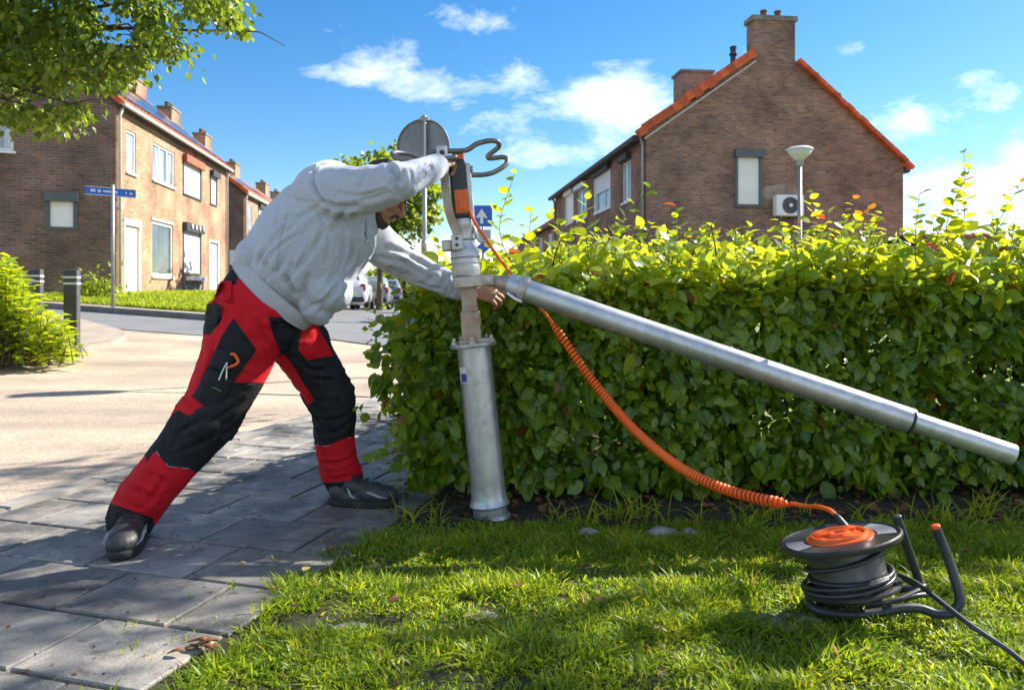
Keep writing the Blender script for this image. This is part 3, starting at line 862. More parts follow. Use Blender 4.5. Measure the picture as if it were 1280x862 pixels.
def chimney(par, c, ax, ay, z0, z1, mat, pots=2, cap=0.10):
    mb = MB()
    c = Vector(c); ax = Vector(ax); ay = Vector(ay)
    vs = []
    for z in (z0, z1):
        for (sx, sy) in ((-1, -1), (1, -1), (1, 1), (-1, 1)):
            p = c + ax * sx + ay * sy; vs.append(Vector((p.x, p.y, z)))
    lx, ly = ax.length * 2, ay.length * 2
    fl = ax.cross(ay).z < 0
    off = 0
    for i in range(4):
        j = (i + 1) % 4; L = lx if i % 2 == 0 else ly
        f = [i, j, 4 + j, 4 + i]; uv = [(off, z0), (off + L, z0), (off + L, z1), (off, z1)]
        if fl: f.reverse(); uv.reverse()
        mb.add([vs[k] for k in f], [(0, 1, 2, 3)], mat, [uv]); off += L
    mb.add([vs[4], vs[5], vs[6], vs[7]], [(3, 2, 1, 0) if fl else (0, 1, 2, 3)], mat, [[(0, 0)] * 4])
    o = mb.build('chimney', None, par)
    m2 = MB(); m2.obox(Vector((c.x, c.y, z1 + cap / 2)), ax * 1.12, ay * 1.12, Vector((0, 0, cap / 2))); m2.build('chimney_cap', 'concrete_cap', o)
    for i in range(pots):
        t = (i + 0.5) / pots * 2 - 1
        p = c + ax * t * 0.7
        m2 = MB(); m2.lathe((p.x, p.y, z1 + cap), (0, 0, 1), [(0.11, 0), (0.10, 0.2), (0.12, 0.22), (0.12, 0.26), (0.07, 0.27)], 10); m2.build('chimney_pot', 'tile_moss', o, smooth=False)
    return o
def downpipe(par, w, s, z0, z1, mat, r=0.045):
    mb = MB(); mb.tube([w.at(s, z0, 0.07), w.at(s, z1 - 0.25, 0.07), w.at(s, z1, 0.16)], r, 8); return mb.build('downpipe', mat, par, smooth=True)
def gutter(par, a, b, mat, r=0.075):
    mb = MB(); mb.tube([a, b], r, 8); return mb.build('gutter', mat, par)

def roof_plane(par, e0, e1, r0, r1, mat, thick=0.09, wave=0.30, name='roof'):
    """pantiled slope: real wave profile along the eaves, courses stepping up the slope"""
    e0, e1, r0, r1 = map(Vector, (e0, e1, r0, r1))
    L = (e1 - e0).length; S = (r0 - e0).length
    nrm = (e1 - e0).cross(r0 - e0).normalized()
    if nrm.z < 0: nrm = -nrm
    nu = max(8, int(L / wave) * 4); courses = max(3, int(S / 0.34))
    V = []; fs = []
    for j in range(courses):
        for k in (0, 1):
            t = (j + k) / courses
            for i in range(nu + 1):
                s = i / nu
                p = (e0.lerp(e1, s)).lerp(r0.lerp(r1, s), t)
                h = 0.03 * math.sin(2 * math.pi * s * L / wave) + (0.03 if k == 0 else 0.0)
                V.append(p + nrm * (h + thick * 0.5))
    w = nu + 1
    for row in range(courses * 2 - 1):
        for i in range(nu): fs.append((row * w + i, row * w + i + 1, (row + 1) * w + i + 1, (row + 1) * w + i))
    if (V[1] - V[0]).cross(V[w] - V[0]).dot(nrm) < 0: fs = [f[::-1] for f in fs]
    o = link(name, np_mesh(name, [tuple(p) for p in V], fs, [mat]), par)
    mb = MB(); mb.prism([e0, e1, r1, r0], -nrm * thick); mb.build('roof_deck', 'lead_dark', o)
    return o
def verge_tiles(par, a, b, up, side, mat, n, w=0.16, h=0.10):
    """row of verge tiles along a sloping gable edge, each its own piece"""
    a, b = Vector(a), Vector(b)
    d = (b - a); L = d.length; d.normalize()
    side = Vector(side).normalized(); upv = d.cross(side); 
    if upv.z < 0: upv = -upv
    st = L / n
    base = MB(); base.bbox((0, 0, 0), d * (st * 0.53), side * (w / 2), upv * (h / 2) + d * 0.0, 0.012)
    me = base.mesh('verge_tile', mat)
    for i in range(n):
        p = a + d * (st * (i + 0.5)) + upv * (h * 0.3 + 0.10 * h * (i % 2) + 0.04 * h * ((i * 7) % 5))
        o = link('verge_tile', me, par); o.location = Vector(o.location) + p

def build_left_house():
    # street front: from the corner along the street; gable towards the camera
    c0 = P(145, 128, 21.8); c0 = Vector((c0.x, c0.y, 0))
    fd = Vector((-0.115, 1, 0)).normalized(); fn = Vector((fd.y, -fd.x, 0))
    gd = Vector((-2.04, -1, 0)).normalized(); gn = Vector((-gd.y, gd.x, 0))
    if gn.y > 0: gn = -gn
    front = Wall(c0, fd, fn); gable = Wall(c0, gd, gn)
    eave = H + (V0 - 128) / F * 21.8
    Lf = front.px(283, 208)[0]; Wg = 8.0
    base = 0.2
    ridge = eave + 3.05
    par = thing('brick_house', (c0.x, c0.y, 0.75), 'pale sunlit brick house with tall white-framed windows and solar panels on its roof', 'house')
    # ---- openings on the front
    def rect(u0, u1, vt, vb):
        s0, zt = front.px(u0, vt); s1, _ = front.px(u1, vt); _, zb = front.px(u0, vb)
        return [s0, s1, zb, zt]
    up1 = rect(158, 170, 161, 214); up2 = rect(191, 218, 177, 224); up3 = rect(229, 251, 201, 240); up4 = rect(263, 270.5, 219, 253)
    d1 = rect(154.5, 175.5, 276, 365); g1 = rect(190, 216, 275, 345); g3 = rect(229, 250.5, 287, 340); d2 = rect(261, 273.5, 299, 363)
    floor = 0.82
    d1[2] = floor; d2[2] = floor
    up = [up1, up2, up3, up4]
    mb = MB()
    wall_mesh(mb, front, 0, Lf, base, eave, up + [d1, g1, g3, d2], 'brick_sunny')
    # back wall and far gable close the block
    back0 = c0 + gd * Wg
    far = Wall(c0 + fd * Lf, gd, -gn); bw = Wall(back0, fd, -fn)
    mid = Wg / 2
    wall_mesh(mb, gable, 0, Wg, base, eave, [h for h in gable_holes(gable)], 'brick_shaded', top=[(0, eave), (Wg, eave), (mid, ridge)])
    wall_mesh(mb, far, 0, Wg, base, eave, [], 'brick_shaded', top=[(0, eave), (Wg, eave), (mid, ridge)])
    wall_mesh(mb, bw, 0, Lf, base, eave, [], 'brick_shaded')
    # plinth interior floor so openings look dark
    wl = mb.build('wall', None, par)
    inn = MB()
    q = [c0 + gd * 0.5 + fd * 0.5, c0 + gd * 0.5 + fd * (Lf - 0.5), back0 + fd * (Lf - 0.5) - gd * 0.5, back0 + fd * 0.5 - gd * 0.5]
    inn.prism([Vector((p.x, p.y, base)) for p in q], (0, 0, eave - base - 0.1)); inn.build('inner_wall', 'render_patch', par)
    window(front, par, *up1, mull=(), glass='curtain_glass'); window(front, par, *up2, mull=(0.33, 0.67), glass='curtain_glass'); 
    shutter(front, par, *up3, box='tile_field', boxh=0.25); shutter(front, par, *up4, box='lead_dark', boxh=0.22)
    door(front, par, *d1, 'door_cream'); window(front, par, *g1, mull=(), fw=0.10)
    shutter(front, par, *g3, mat='shutter_white', box='lead_dark', boxh=0.28); door(front, par, *d2, 'door_blue')
    # lintel band over each opening of the lower windows
    for (s0, s1, z0, z1) in (d1, g1):
        m = MB(); wbox(m, front, s0 - 0.05, s1 + 0.05, z1 + 0.004, z1 + 0.10, 0.003, 0.03); m.build('lintel', 'gutter_light', par)
    m = MB(); s, z = front.px(149, 257); wbox(m, front, s - 0.18, s + 0.18, z - 0.07, z + 0.07, 0.003, 0.05); m.build('name_plate', 'plastic_white', par)
    # window boxes and a small rack below the ground-floor shutter
    s0, s1 = g3[0], g3[1]
    m = MB(); wbox(m, front, s0 - 0.1, s1 + 0.1, floor, g3[2] - 0.2, 0.003, 0.10); m.build('wall_plinth', 'concrete_cap', par)
    m = MB(); wbox(m, front, s0 - 0.05, s1 - 0.1, g3[2] - 0.3, g3[2] - 0.16, 0.11, 0.28); m.build('planter_box', 'plastic_white', par)
    # scroll-fronted awning bracket over the shutter
    for k in range(4):
        sa = s0 + (s1 - s0) * (0.25 + 0.22 * k)
        m = MB(); m.lathe(front.at(sa, g3[3] + 0.16, 0.165), front.n, [(0.10, 0), (0.10, 0.03), (0.05, 0.04)], 10); m.build('scroll_ornament', 'gutter_light', par)
    # gable windows
    hs = gable_holes(gable)
    window(gable, par, *hs[0], mull=(), glass='curtain_glass', frame='white_frame')
    shutter(gable, par, *hs[1], mat='shutter_cream', boxh=0.24)
    # roof
    ov = 0.12
    rd = gd * mid
    e0 = Vector((c0.x, c0.y, eave)) + fn * 0.18 - fd * ov - Vector((0, 0, 0.06)); e1 = e0 + fd * (Lf + 2 * ov)
    r0 = Vector((c0.x, c0.y, ridge)) + rd - fd * ov + Vector((0, 0, 0.08)); r1 = r0 + fd * (Lf + 2 * ov)
    rf = roof_plane(par, e0, e1, r0, r1, 'tile_field')
    b0 = Vector((back0.x, back0.y, eave)) - fn * 0.18 - fd * ov - Vector((0, 0, 0.06)); b1 = b0 + fd * (Lf + 2 * ov)
    roof_plane(par, b0, b1, r0, r1, 'tile_field')
    verge_tiles(rf, e0, r0, None, fd, 'tile_orange', 14, w=0.22, h=0.16)
    verge_tiles(rf, e1, r1, None, fd, 'tile_orange', 14, w=0.22, h=0.16)
    mb = MB(); mb.tube([r0 + Vector((0, 0, 0.05)), r1 + Vector((0, 0, 0.05))], 0.12, 8); mb.build('ridge_tile_row', 'tile_orange', rf)
    # solar panels on the street slope
    sl = (r0 - e0); nrm = fd.cross(sl).normalized()
    if nrm.z < 0: nrm = -nrm
    for row in range(3):
        for k in range(7):
            if row == 2 and k % 2: continue
            s0 = 0.6 + k * 1.66; t0 = 0.14 + row * 0.27
            a = e0 + fd * (s0 + 0.8) + sl * (t0 + 0.125) + nrm * 0.13
            m = MB(); m.obox(a, fd * 0.79, sl.normalized() * (sl.length * 0.122), nrm * 0.02); m.build('solar_panel', 'solar', rf)
    # gutter and pipes
    gutter(par, e0 + fn * 0.07, e1 + fn * 0.07, 'gutter_light', 0.06)
    downpipe(par, front, 0.10, floor - 0.1, eave - 0.1, 'gutter_light'); downpipe(par, front, Lf - 0.12, floor - 0.1, eave - 0.1, 'gutter_light')
    # chimneys along the ridge
    rw = Wall(Vector((r0.x, r0.y, 0)), fd, fn)
    for (u, vt) in ((167, 95), (211, 131), (253, 164)):
        s, zt = rw.px(u, vt)
        p = rw.at(s, 0)
        chimney(par, (p.x, p.y, 0), fd * 0.62, fn * 0.33, ridge - 0.5, max(zt - 0.3, ridge + 0.3), 'brick_sunny', pots=3)
    # lamp on the side of the next house row
    return dict(c0=c0, fd=fd, fn=fn, gd=gd, eave=eave, ridge=ridge, Lf=Lf, front=front)
def gable_holes(g):
    def rect(u0, u1, vt, vb):
        s0, zt = g.px(u1, vt); s1, _ = g.px(u0, vt); _, zb = g.px(u1, vb)
        return [s0, s1, zb, zt]
    return [rect(-16, 17, 140, 189), rect(60, 94, 252, 284)]
LH = build_left_house()

def build_second_left():
    c0 = P(305, 240, 42.0); c0 = Vector((c0.x, c0.y, 0))
    fd, fn = LH['fd'], LH['fn']
    gd = Vector((-1, -0.25, 0)).normalized(); gn = Vector((gd.y, -gd.x, 0))
    if gn.y > 0: gn = -gn
    eave = H + (V0 - 240) / F * 42.0; ridge = eave + 2.9
    front = Wall(c0, fd, fn); gable = Wall(c0, gd, gn)
    Lf, Wg, base = 22.0, 8.0, -0.3
    par = thing('brick_house', (c0.x, c0.y, 0.2), 'narrow-looking brick house with dark gable wall, farther along beyond the pale brick house', 'house')
    mb = MB()
    def rect(u0, u1, vt, vb):
        s0, zt = front.px(u0, vt); s1, _ = front.px(u1, vt); _, zb = front.px(u0, vb)
        return [s0, s1, zb, zt]
    ws = [rect(311, 316, 254, 286), rect(323, 333, 259, 292), rect(340, 346, 268, 296), rect(311, 316, 310, 350), rect(323, 333, 312, 345)]
    wall_mesh(mb, front, 0, Lf, base, eave, ws, 'brick_sunny')
    wall_mesh(mb, gable, 0, Wg, base, eave, [], 'brick_shaded', top=[(0, eave), (Wg, eave), (Wg / 2, ridge)])
    far = Wall(c0 + fd * Lf, gd, -gn); wall_mesh(mb, far, 0, Wg, base, eave, [], 'brick_shaded', top=[(0, eave), (Wg, eave), (Wg / 2, ridge)])
    bw = Wall(c0 + gd * Wg, fd, -fn); wall_mesh(mb, bw, 0, Lf, base, eave, [], 'brick_shaded')
    mb.build('wall', None, par)
    for i, r in enumerate(ws):
        if i == 1: shutter(front, par, *r, mat='shutter_white', box='lead_dark')
        else: window(front, par, *r, mull=(), glass='curtain_glass')
    ov = 0.15
    e0 = Vector((c0.x, c0.y, eave)) + fn * 0.2 - fd * ov - Vector((0, 0, 0.06)); e1 = e0 + fd * (Lf + 2 * ov)
    r0 = Vector((c0.x, c0.y, ridge)) + gd * (Wg / 2) - fd * ov; r1 = r0 + fd * (Lf + 2 * ov)
    rf = roof_plane(par, e0, e1, r0, r1, 'tile_field', wave=0.6)
    bk = Vector((c0.x, c0.y, eave)) + gd * Wg - fn * 0.2 - fd * ov
    roof_plane(par, bk, bk + fd * (Lf + 2 * ov), r0, r1, 'tile_field', wave=0.6)
    verge_tiles(rf, e0, r0, None, fd, 'tile_orange', 14, w=0.3, h=0.2)
    sl = (r0 - e0); nrm = fd.cross(sl).normalized()
    if nrm.z < 0: nrm = -nrm
    for row in range(2):
        for k in range(6):
            a = e0 + fd * (1.6 + k * 1.75) + sl * (0.42 + row * 0.28) + nrm * 0.13
            m = MB(); m.obox(a, fd * 0.84, sl.normalized() * (sl.length * 0.13), nrm * 0.02); m.build('solar_panel', 'solar', rf)
    gutter(par, e0, e1, 'gutter_light', 0.1); downpipe(par, front, 0.15, 0.0, eave - 0.1, 'gutter_light', 0.06)
    rw = Wall(Vector((r0.x, r0.y, 0)), fd, fn)
    for (u, vt) in ((290, 198), (328, 223), (345, 236)):
        s, zt = rw.px(u, vt)
        if s < 0.3: s = 0.8
        p = rw.at(s, 0); chimney(par, (p.x, p.y, 0), fd * 0.7, fn * 0.4, ridge - 0.5, ridge + 0.75, 'brick_sunny', pots=3)
    # letterbox-like lamp on the gable
    m = MB(); s, z = gable.px(293, 322); wbox(m, gable, s - 0.22, s + 0.22, z - 0.4, z + 0.4, 0.003, 0.3); m.build('wall_lamp', 'plastic_white', par)
build_second_left()

def build_right_house():
    Z0 = 24.4
    c0 = P(808, 165, Z0); c0 = Vector((c0.x, c0.y, 0))
    fd = Vector((-0.115, 1, 0)).normalized(); fn = Vector((-1, -0.115, 0)).normalized()     # street front faces left
    gd = Vector((1, 0.115, 0)).normalized(); gn = Vector((0.115, -1, 0)).normalized()
    front = Wall(c0, fd, fn); gable = Wall(c0, gd, gn)
    eave = H + (V0 - 165) / F * Z0
    Lf = front.px(694, 237)[0]
    sR, zR = gable.px(1129, 205)
    sA, zA = gable.px(968, 55)
    base = -0.2
    par = thing('brick_house', (c0.x, c0.y, 0), 'dark brown brick house with blank gable, orange verge tiles and big chimney behind the hedge', 'house')
    mb = MB()
    def rg(u0, u1, vt, vb):
        s0, zt = gable.px(u0, vt); s1, _ = gable.px(u1, vt); _, zb = gable.px(u0, vb); return [s0, s1, zb, zt]
    gw = rg(920.5, 950.5, 196, 255); gl = rg(834, 864, 302, 332)
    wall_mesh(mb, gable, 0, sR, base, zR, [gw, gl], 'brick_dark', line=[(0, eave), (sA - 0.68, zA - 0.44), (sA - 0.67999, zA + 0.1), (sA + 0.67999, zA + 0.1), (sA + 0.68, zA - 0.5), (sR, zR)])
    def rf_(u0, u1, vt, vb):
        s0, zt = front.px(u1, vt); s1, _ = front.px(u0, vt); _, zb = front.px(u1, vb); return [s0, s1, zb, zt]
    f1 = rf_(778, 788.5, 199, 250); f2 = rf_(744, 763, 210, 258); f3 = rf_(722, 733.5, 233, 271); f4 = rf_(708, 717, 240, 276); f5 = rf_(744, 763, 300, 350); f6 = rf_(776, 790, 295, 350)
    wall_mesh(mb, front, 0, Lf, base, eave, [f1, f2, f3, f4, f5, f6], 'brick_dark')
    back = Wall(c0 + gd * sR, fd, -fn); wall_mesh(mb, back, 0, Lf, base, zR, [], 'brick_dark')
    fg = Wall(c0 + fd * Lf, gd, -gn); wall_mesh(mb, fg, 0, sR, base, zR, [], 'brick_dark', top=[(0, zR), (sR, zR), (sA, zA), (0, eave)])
    mb.build('wall', None, par)
    shutter(gable, par, *gw, mat='shutter_cream', boxh=0.22); window(gable, par, *gl, mull=(), glass='curtain_glass')
    window(front, par, *f1, mull=(0.5,), glass='curtain_glass'); m = MB(); wbox(m, front, f1[0] - 0.05, f1[1] + 0.05, f1[3] + 0.02, f1[3] + 0.24, 0.003, 0.2); m.build('shutter_box', 'lead_dark', par)
    window(front, par, *f2, mull=(0.4,), glass='curtain_glass'); shutter(front, par, *f2, mat='shutter_white', box='lead_dark', drop=0.5, rail='white_frame')
    window(front, par, *f3, mull=(0.5,), glass='curtain_glass'); m = MB(); wbox(m, front, f3[0] - 0.05, f3[1] + 0.05, f3[3] + 0.02, f3[3] + 0.24, 0.003, 0.2); m.build('shutter_box', 'white_frame', par)
    shutter(front, par, *f4, mat='shutter_cream', box='shutter_cream', rail='white_frame')
    window(front, par, *f5, mull=(0.5,)); window(front, par, *f6, mull=())
    # roof slopes
    ov = 0.10
    ov = -0.16
    e0 = Vector((c0.x, c0.y, eave)) + fn * 0.25 - fd * ov - Vector((0, 0, 0.16)); e1 = e0 + fd * (Lf + 2 * ov)
    A = gable.at(sA, zA); r0 = A - fd * ov + Vector((0, 0, 0.05)); r1 = r0 + fd * (Lf + 2 * ov)
    R = gable.at(sR, zR); b0 = R - fn * 0.22 - fd * ov - Vector((0, 0, 0.18)); b1 = b0 + fd * (Lf + 2 * ov)
    rl = roof_plane(par, e0, e1, r0, r1, 'tile_field'); rr = roof_plane(par, b0, b1, r0, r1, 'tile_field')
    # verge tiles on the gable: a row each side, stopping at the chimney
    off = gn * 0.27
    verge_tiles(rl, e0 + off, e0.lerp(r0, 0.845) + off, None, gn, 'tile_orange', 17, w=0.30, h=0.27)
    verge_tiles(rr, b0 + off, b0.lerp(r0, 0.845) + off, None, gn, 'tile_orange', 17, w=0.24, h=0.13)
    # pale mortar line under the verge
    for (a, b) in ((e0, r0),):
        d = (b - a); m = MB(); n2 = d.normalized().cross(gn)
        if n2.z > 0: n2 = -n2
        m.obox(a.lerp(b, 0.43) + gn * 0.19 + n2 * 0.15, d * 0.41, gn * 0.02, n2 * 0.03); m.build('mortar_line', 'gutter_light', par)
    for k in range(26):
        t = random.uniform(0.02, 0.84); s_ = random.uniform(-0.1, 0.06)
        p = b0.lerp(r0, t) + off + Vector((0, 0, 0.14)) + gn * s_
        m = MB(); m.lathe(p, (0, 0, 1), [(0.0, -0.02), (random.uniform(0.05, 0.1), 0.0), (0.05, 0.05), (0.0, 0.07)], 7); m.build('moss_tuft', 'tile_moss', rr)
    gutter(par, e0 + fn * 0.08, e1 + fn * 0.08, 'lead_dark', 0.10)
    gutter(par, b0 - fn * 0.06 , b1 - fn * 0.06, 'lead_dark', 0.09)
    downpipe(par, front, 0.16, 0, eave - 0.12, 'post_grey', 0.055); downpipe(par, front, Lf - 0.2, 0, eave - 0.12, 'post_grey', 0.055)
    # chimney flush with the gable, its stack standing on the wall top
    cs, zt = gable.px(968.5, 26)
    cc = gable.at(cs, 0, -0.30)
    chimney(par, (cc.x, cc.y, 0), gd * 0.69, gn * 0.304, zA - 0.7, zt, 'brick_dark', pots=2, cap=0.16)
    # further chimneys down the ridge
    rw = Wall(Vector((r0.x, r0.y, 0)), fd, fn)
    for (u, vt, hw) in ((866, 95, 0.55), (765, 181, 0.5), (733, 208, 0.5), (709, 222, 0.5)):
        s, z = rw.px(u, vt)
        if u < 800:
            s, z = front.px(u - 5, vt); p = front.at(s, 0, -1.3); zz = z
            chimney(par, (p.x, p.y, 0), fn * 0.45, fd * hw, eave, z, 'brick_dark', pots=0)
        else:
            p = rw.at(s, 0); chimney(par, (p.x, p.y, 0), gd * 0.66, fd * hw, zA - 1.8, z, 'brick_dark', pots=0)
    # vent pipe near the apex
    s, z = gable.px(929, 47); p = gable.at(s, 0, -0.8)
    m = MB(); m.lathe((p.x, p.y, z - 1.2), (0, 0, 1), [(0.10, 0), (0.10, 0.85), (0.14, 0.87), (0.14, 0.92), (0.09, 0.95), (0.12, 1.15), (0.0, 1.2)], 10); m.build('vent_pipe', 'lead_dark', par)
    s, z = front.px(794, 158); p = front.at(s, 0, -0.8); m = MB(); m.lathe((p.x, p.y, z - 0.4), (0, 0, 1), [(0.09, 0), (0.09, 0.4), (0.13, 0.42), (0.13, 0.55), (0, 0.6)], 10); m.build('vent_pipe', 'lead_dark', par)
    # repaired render patch above the air conditioner
    s0, z0 = gable.px(952, 252); s1, z1 = gable.px(998, 231)
    pts = []
    for k in range(18):
        a = 2 * math.pi * k / 18
        rr_ = 1 + 0.25 * mnoise.noise((math.cos(a) * 2, math.sin(a) * 2, 3))
        pts.append(gable.at((s0 + s1) / 2 + math.cos(a) * (s1 - s0) / 2 * rr_, (z0 + z1) / 2 + math.sin(a) * (z1 - z0) / 2 * rr_, 0.004))
    m = MB(); m.prism(pts, gn * 0.004); m.build('render_patch', 'render_patch', par)
    # ---- air conditioner outdoor unit (a thing of its own, on brackets)
    a0, zt = gable.px(964, 245); a1, _ = gable.px(998, 245); _, zb = gable.px(964, 271)
    cen = gable.at((a0 + a1) / 2, (zt + zb) / 2, 0.24)
    ac = thing('air_conditioner', gable.at((a0 + a1) / 2, zb, 0.2), 'white air conditioner unit with round fan grille fixed on the brown gable', 'air conditioner')
    m = MB(); m.bbox(cen, gd * ((a1 - a0) / 2), gn * 0.15, Vector((0, 0, (zt - zb) / 2)), 0.03); m.build('casing', 'plastic_white', ac)
    fc = gable.at(a0 + (a1 - a0) * 0.5, (zt + zb) / 2, 0.392)
    m = MB(); m.lathe(fc, gn, [(0.27, 0), (0.27, 0.012), (0.25, 0.02), (0.0, 0.02)], 28); m.build('fan_grille', 'lead_dark', ac)
    for r in (0.08, 0.14, 0.20, 0.245):
        m = MB(); ring = [fc + gn * 0.03 + (gd * math.cos(t) + Vector((0, 0, 1)) * math.sin(t)) * r for t in np.linspace(0, 2 * math.pi, 28, endpoint=False)]
        m.tube(ring, 0.008, 5, closed=True); m.build('grille_ring', 'gutter_grey', ac)
    m = MB(); m.lathe(fc + gn * 0.021, gn, [(0.06, 0), (0.06, 0.02), (0, 0.03)], 14); m.build('fan_hub', 'plastic_white', ac)
    for t in (0.15, 0.85):
        sc = a0 + (a1 - a0) * t
        m = MB(); wbox(m, gable, sc - 0.025, sc + 0.025, zb - 0.06, zb - 0.002, 0.004, 0.42); wbox(m, gable, sc - 0.02, sc + 0.02, zb - 0.4, zb - 0.062, 0.004, 0.03); m.build('bracket', 'gutter_grey', ac)
    return dict(c0=c0, fd=fd, fn=fn, gd=gd, gn=gn, eave=eave, front=front, Lf=Lf)
RH = build_right_house()

def build_far_right_row():
    """the next block of the right-hand row, and a low tiled outbuilding by the gable"""
    fd = RH['fd']; fn = RH['fn']; gd = RH['gd']; gn = RH['gn']
    c0 = RH['c0'] + fd * (RH['Lf'] + 5.0) + gd * 1.0
    par = thing('brick_house', (c0.x, c0.y, 0), 'small distant brick house with orange verge beyond the dark brown house', 'house')
    eave, ridge, Wg, Lf = 5.0, 7.6, 8.0, 20.0
    gable = Wall(c0, gd, gn); front = Wall(c0, fd, fn)
    mb = MB()
    wall_mesh(mb, gable, 0, Wg, -0.2, eave, [], 'brick_dark', top=[(0, eave), (Wg, eave), (Wg / 2, ridge)])
    holes = [[2 + 4 * k, 3.6 + 4 * k, 3.2, 4.5] for k in range(4)]
    wall_mesh(mb, front, 0, Lf, -0.2, eave, holes, 'brick_dark')
    wall_mesh(mb, Wall(c0 + gd * Wg, fd, -fn), 0, Lf, -0.2, eave, [], 'brick_dark')
    wall_mesh(mb, Wall(c0 + fd * Lf, gd, -gn), 0, Wg, -0.2, eave, [], 'brick_dark', top=[(0, eave), (Wg, eave), (Wg / 2, ridge)])
    mb.build('wall', None, par)
    for h in holes: window(front, par, *h, glass='curtain_glass')
    e0 = Vector((c0.x, c0.y, eave)) + fn * 0.25 - Vector((0, 0, 0.1)); r0 = gable.at(Wg / 2, ridge); b0 = gable.at(Wg, eave) - fn * 0.25
    rl = roof_plane(par, e0, e0 + fd * Lf, r0, r0 + fd * Lf, 'tile_field', wave=0.6); roof_plane(par, b0, b0 + fd * Lf, r0, r0 + fd * Lf, 'tile_field', wave=0.6)
    verge_tiles(rl, e0 + gn * 0.1, r0 + gn * 0.1, None, gn, 'tile_orange', 14, w=0.3, h=0.2)
    gutter(par, e0, e0 + fd * Lf, 'lead_dark', 0.1)
    p = front.at(6, 0, -Wg / 2); chimney(par, (p.x, p.y, 0), gd * 0.5, fd * 0.5, ridge - 0.6, ridge + 1.0, 'brick_dark')
    # outbuilding
    a = P(1128, 292, 21.0); b = P(1215, 296, 20.5)
    c = Vector((a.x, a.y, 0))
    sh = thing('garden_shed', (c.x, c.y, 0), 'low outbuilding with a red corrugated tile roof beside the brown gable', 'shed')
    d = (Vector((1, -0.05, 0))).normalized(); n = Vector((0.05, 1, 0)).normalized()
    w = Wall(c - n * 2.2, d, -n)
    mb = MB(); Ls = 9.0
    wall_mesh(mb, w, 0, Ls, -0.1, 1.55, [[2.0, 2.9, 0.0, 1.5]], 'brick_dark')
    wall_mesh(mb, Wall(c + n * 2.2, d, n), 0, Ls, -0.1, 1.55, [], 'brick_dark')
    wall_mesh(mb, Wall(c - n * 2.2, n, -d), 0, 4.4, -0.1, 1.55, [], 'brick_dark', top=[(0, 1.55), (4.4, 1.55), (2.2, 2.4)])
    wall_mesh(mb, Wall(c - n * 2.2 + d * Ls, n, d), 0, 4.4, -0.1, 1.55, [], 'brick_dark', top=[(0, 1.55), (4.4, 1.55), (2.2, 2.4)])
    mb.build('wall', None, sh)
    m = MB(); wbox(m, w, 2.0, 2.9, 0, 1.5, -0.1, -0.05); m.build('door', 'door_blue', sh)
    e0 = w.at(-0.15, 1.5, 0.2); e1 = w.at(Ls + 0.15, 1.5, 0.2); r0 = w.at(-0.15, 2.42, -2.2); r1 = w.at(Ls + 0.15, 2.42, -2.2)
    roof_plane(sh, e0, e1, r0, r1, 'tile_field', wave=0.28); f0 = w.at(-0.15, 1.5, -4.6); f1 = w.at(Ls + 0.15, 1.5, -4.6)
    roof_plane(sh, f0, f1, r0, r1, 'tile_field', wave=0.28)
build_far_right_row()
# ------------------------------------------------------------------ street furniture
def build_lamp():
    Z = 16.5
    top = P(999.5, 183, Z); b = Vector((top.x, top.y, 0.0))
    par = thing('street_lamp', b, 'grey street lamp with pale cone-shaped lantern standing before the shaded gable', 'street lamp')
    zt = top.z
    mb = MB(); mb.lathe(b, (0, 0, 1), [(0.075, 0), (0.075, 1.0), (0.05, 1.05), (0.045, zt - 0.38)], 12); mb.build('pole', 'post_grey', par, smooth=True)
    mb = MB(); mb.lathe(b + Vector((0, 0, zt - 0.42)), (0, 0, 1), [(0.055, 0), (0.07, 0.02), (0.075, 0.10), (0.09, 0.12)], 16); mb.build('lantern_base', 'post_grey', par, smooth=True)
    mb = MB(); mb.lathe(b + Vector((0, 0, zt - 0.30)), (0, 0, 1), [(0.09, 0), (0.19, 0.10), (0.275, 0.22)], 24); mb.build('lantern_glass', 'lamp_shade', par, smooth=True)
    mb = MB(); mb.lathe(b + Vector((0, 0, zt - 0.078)), (0, 0, 1), [(0.285, 0), (0.285, 0.015), (0.20, 0.06), (0.08, 0.078), (0, 0.08)], 24); mb.build('lantern_cap', 'plastic_white', par, smooth=True)
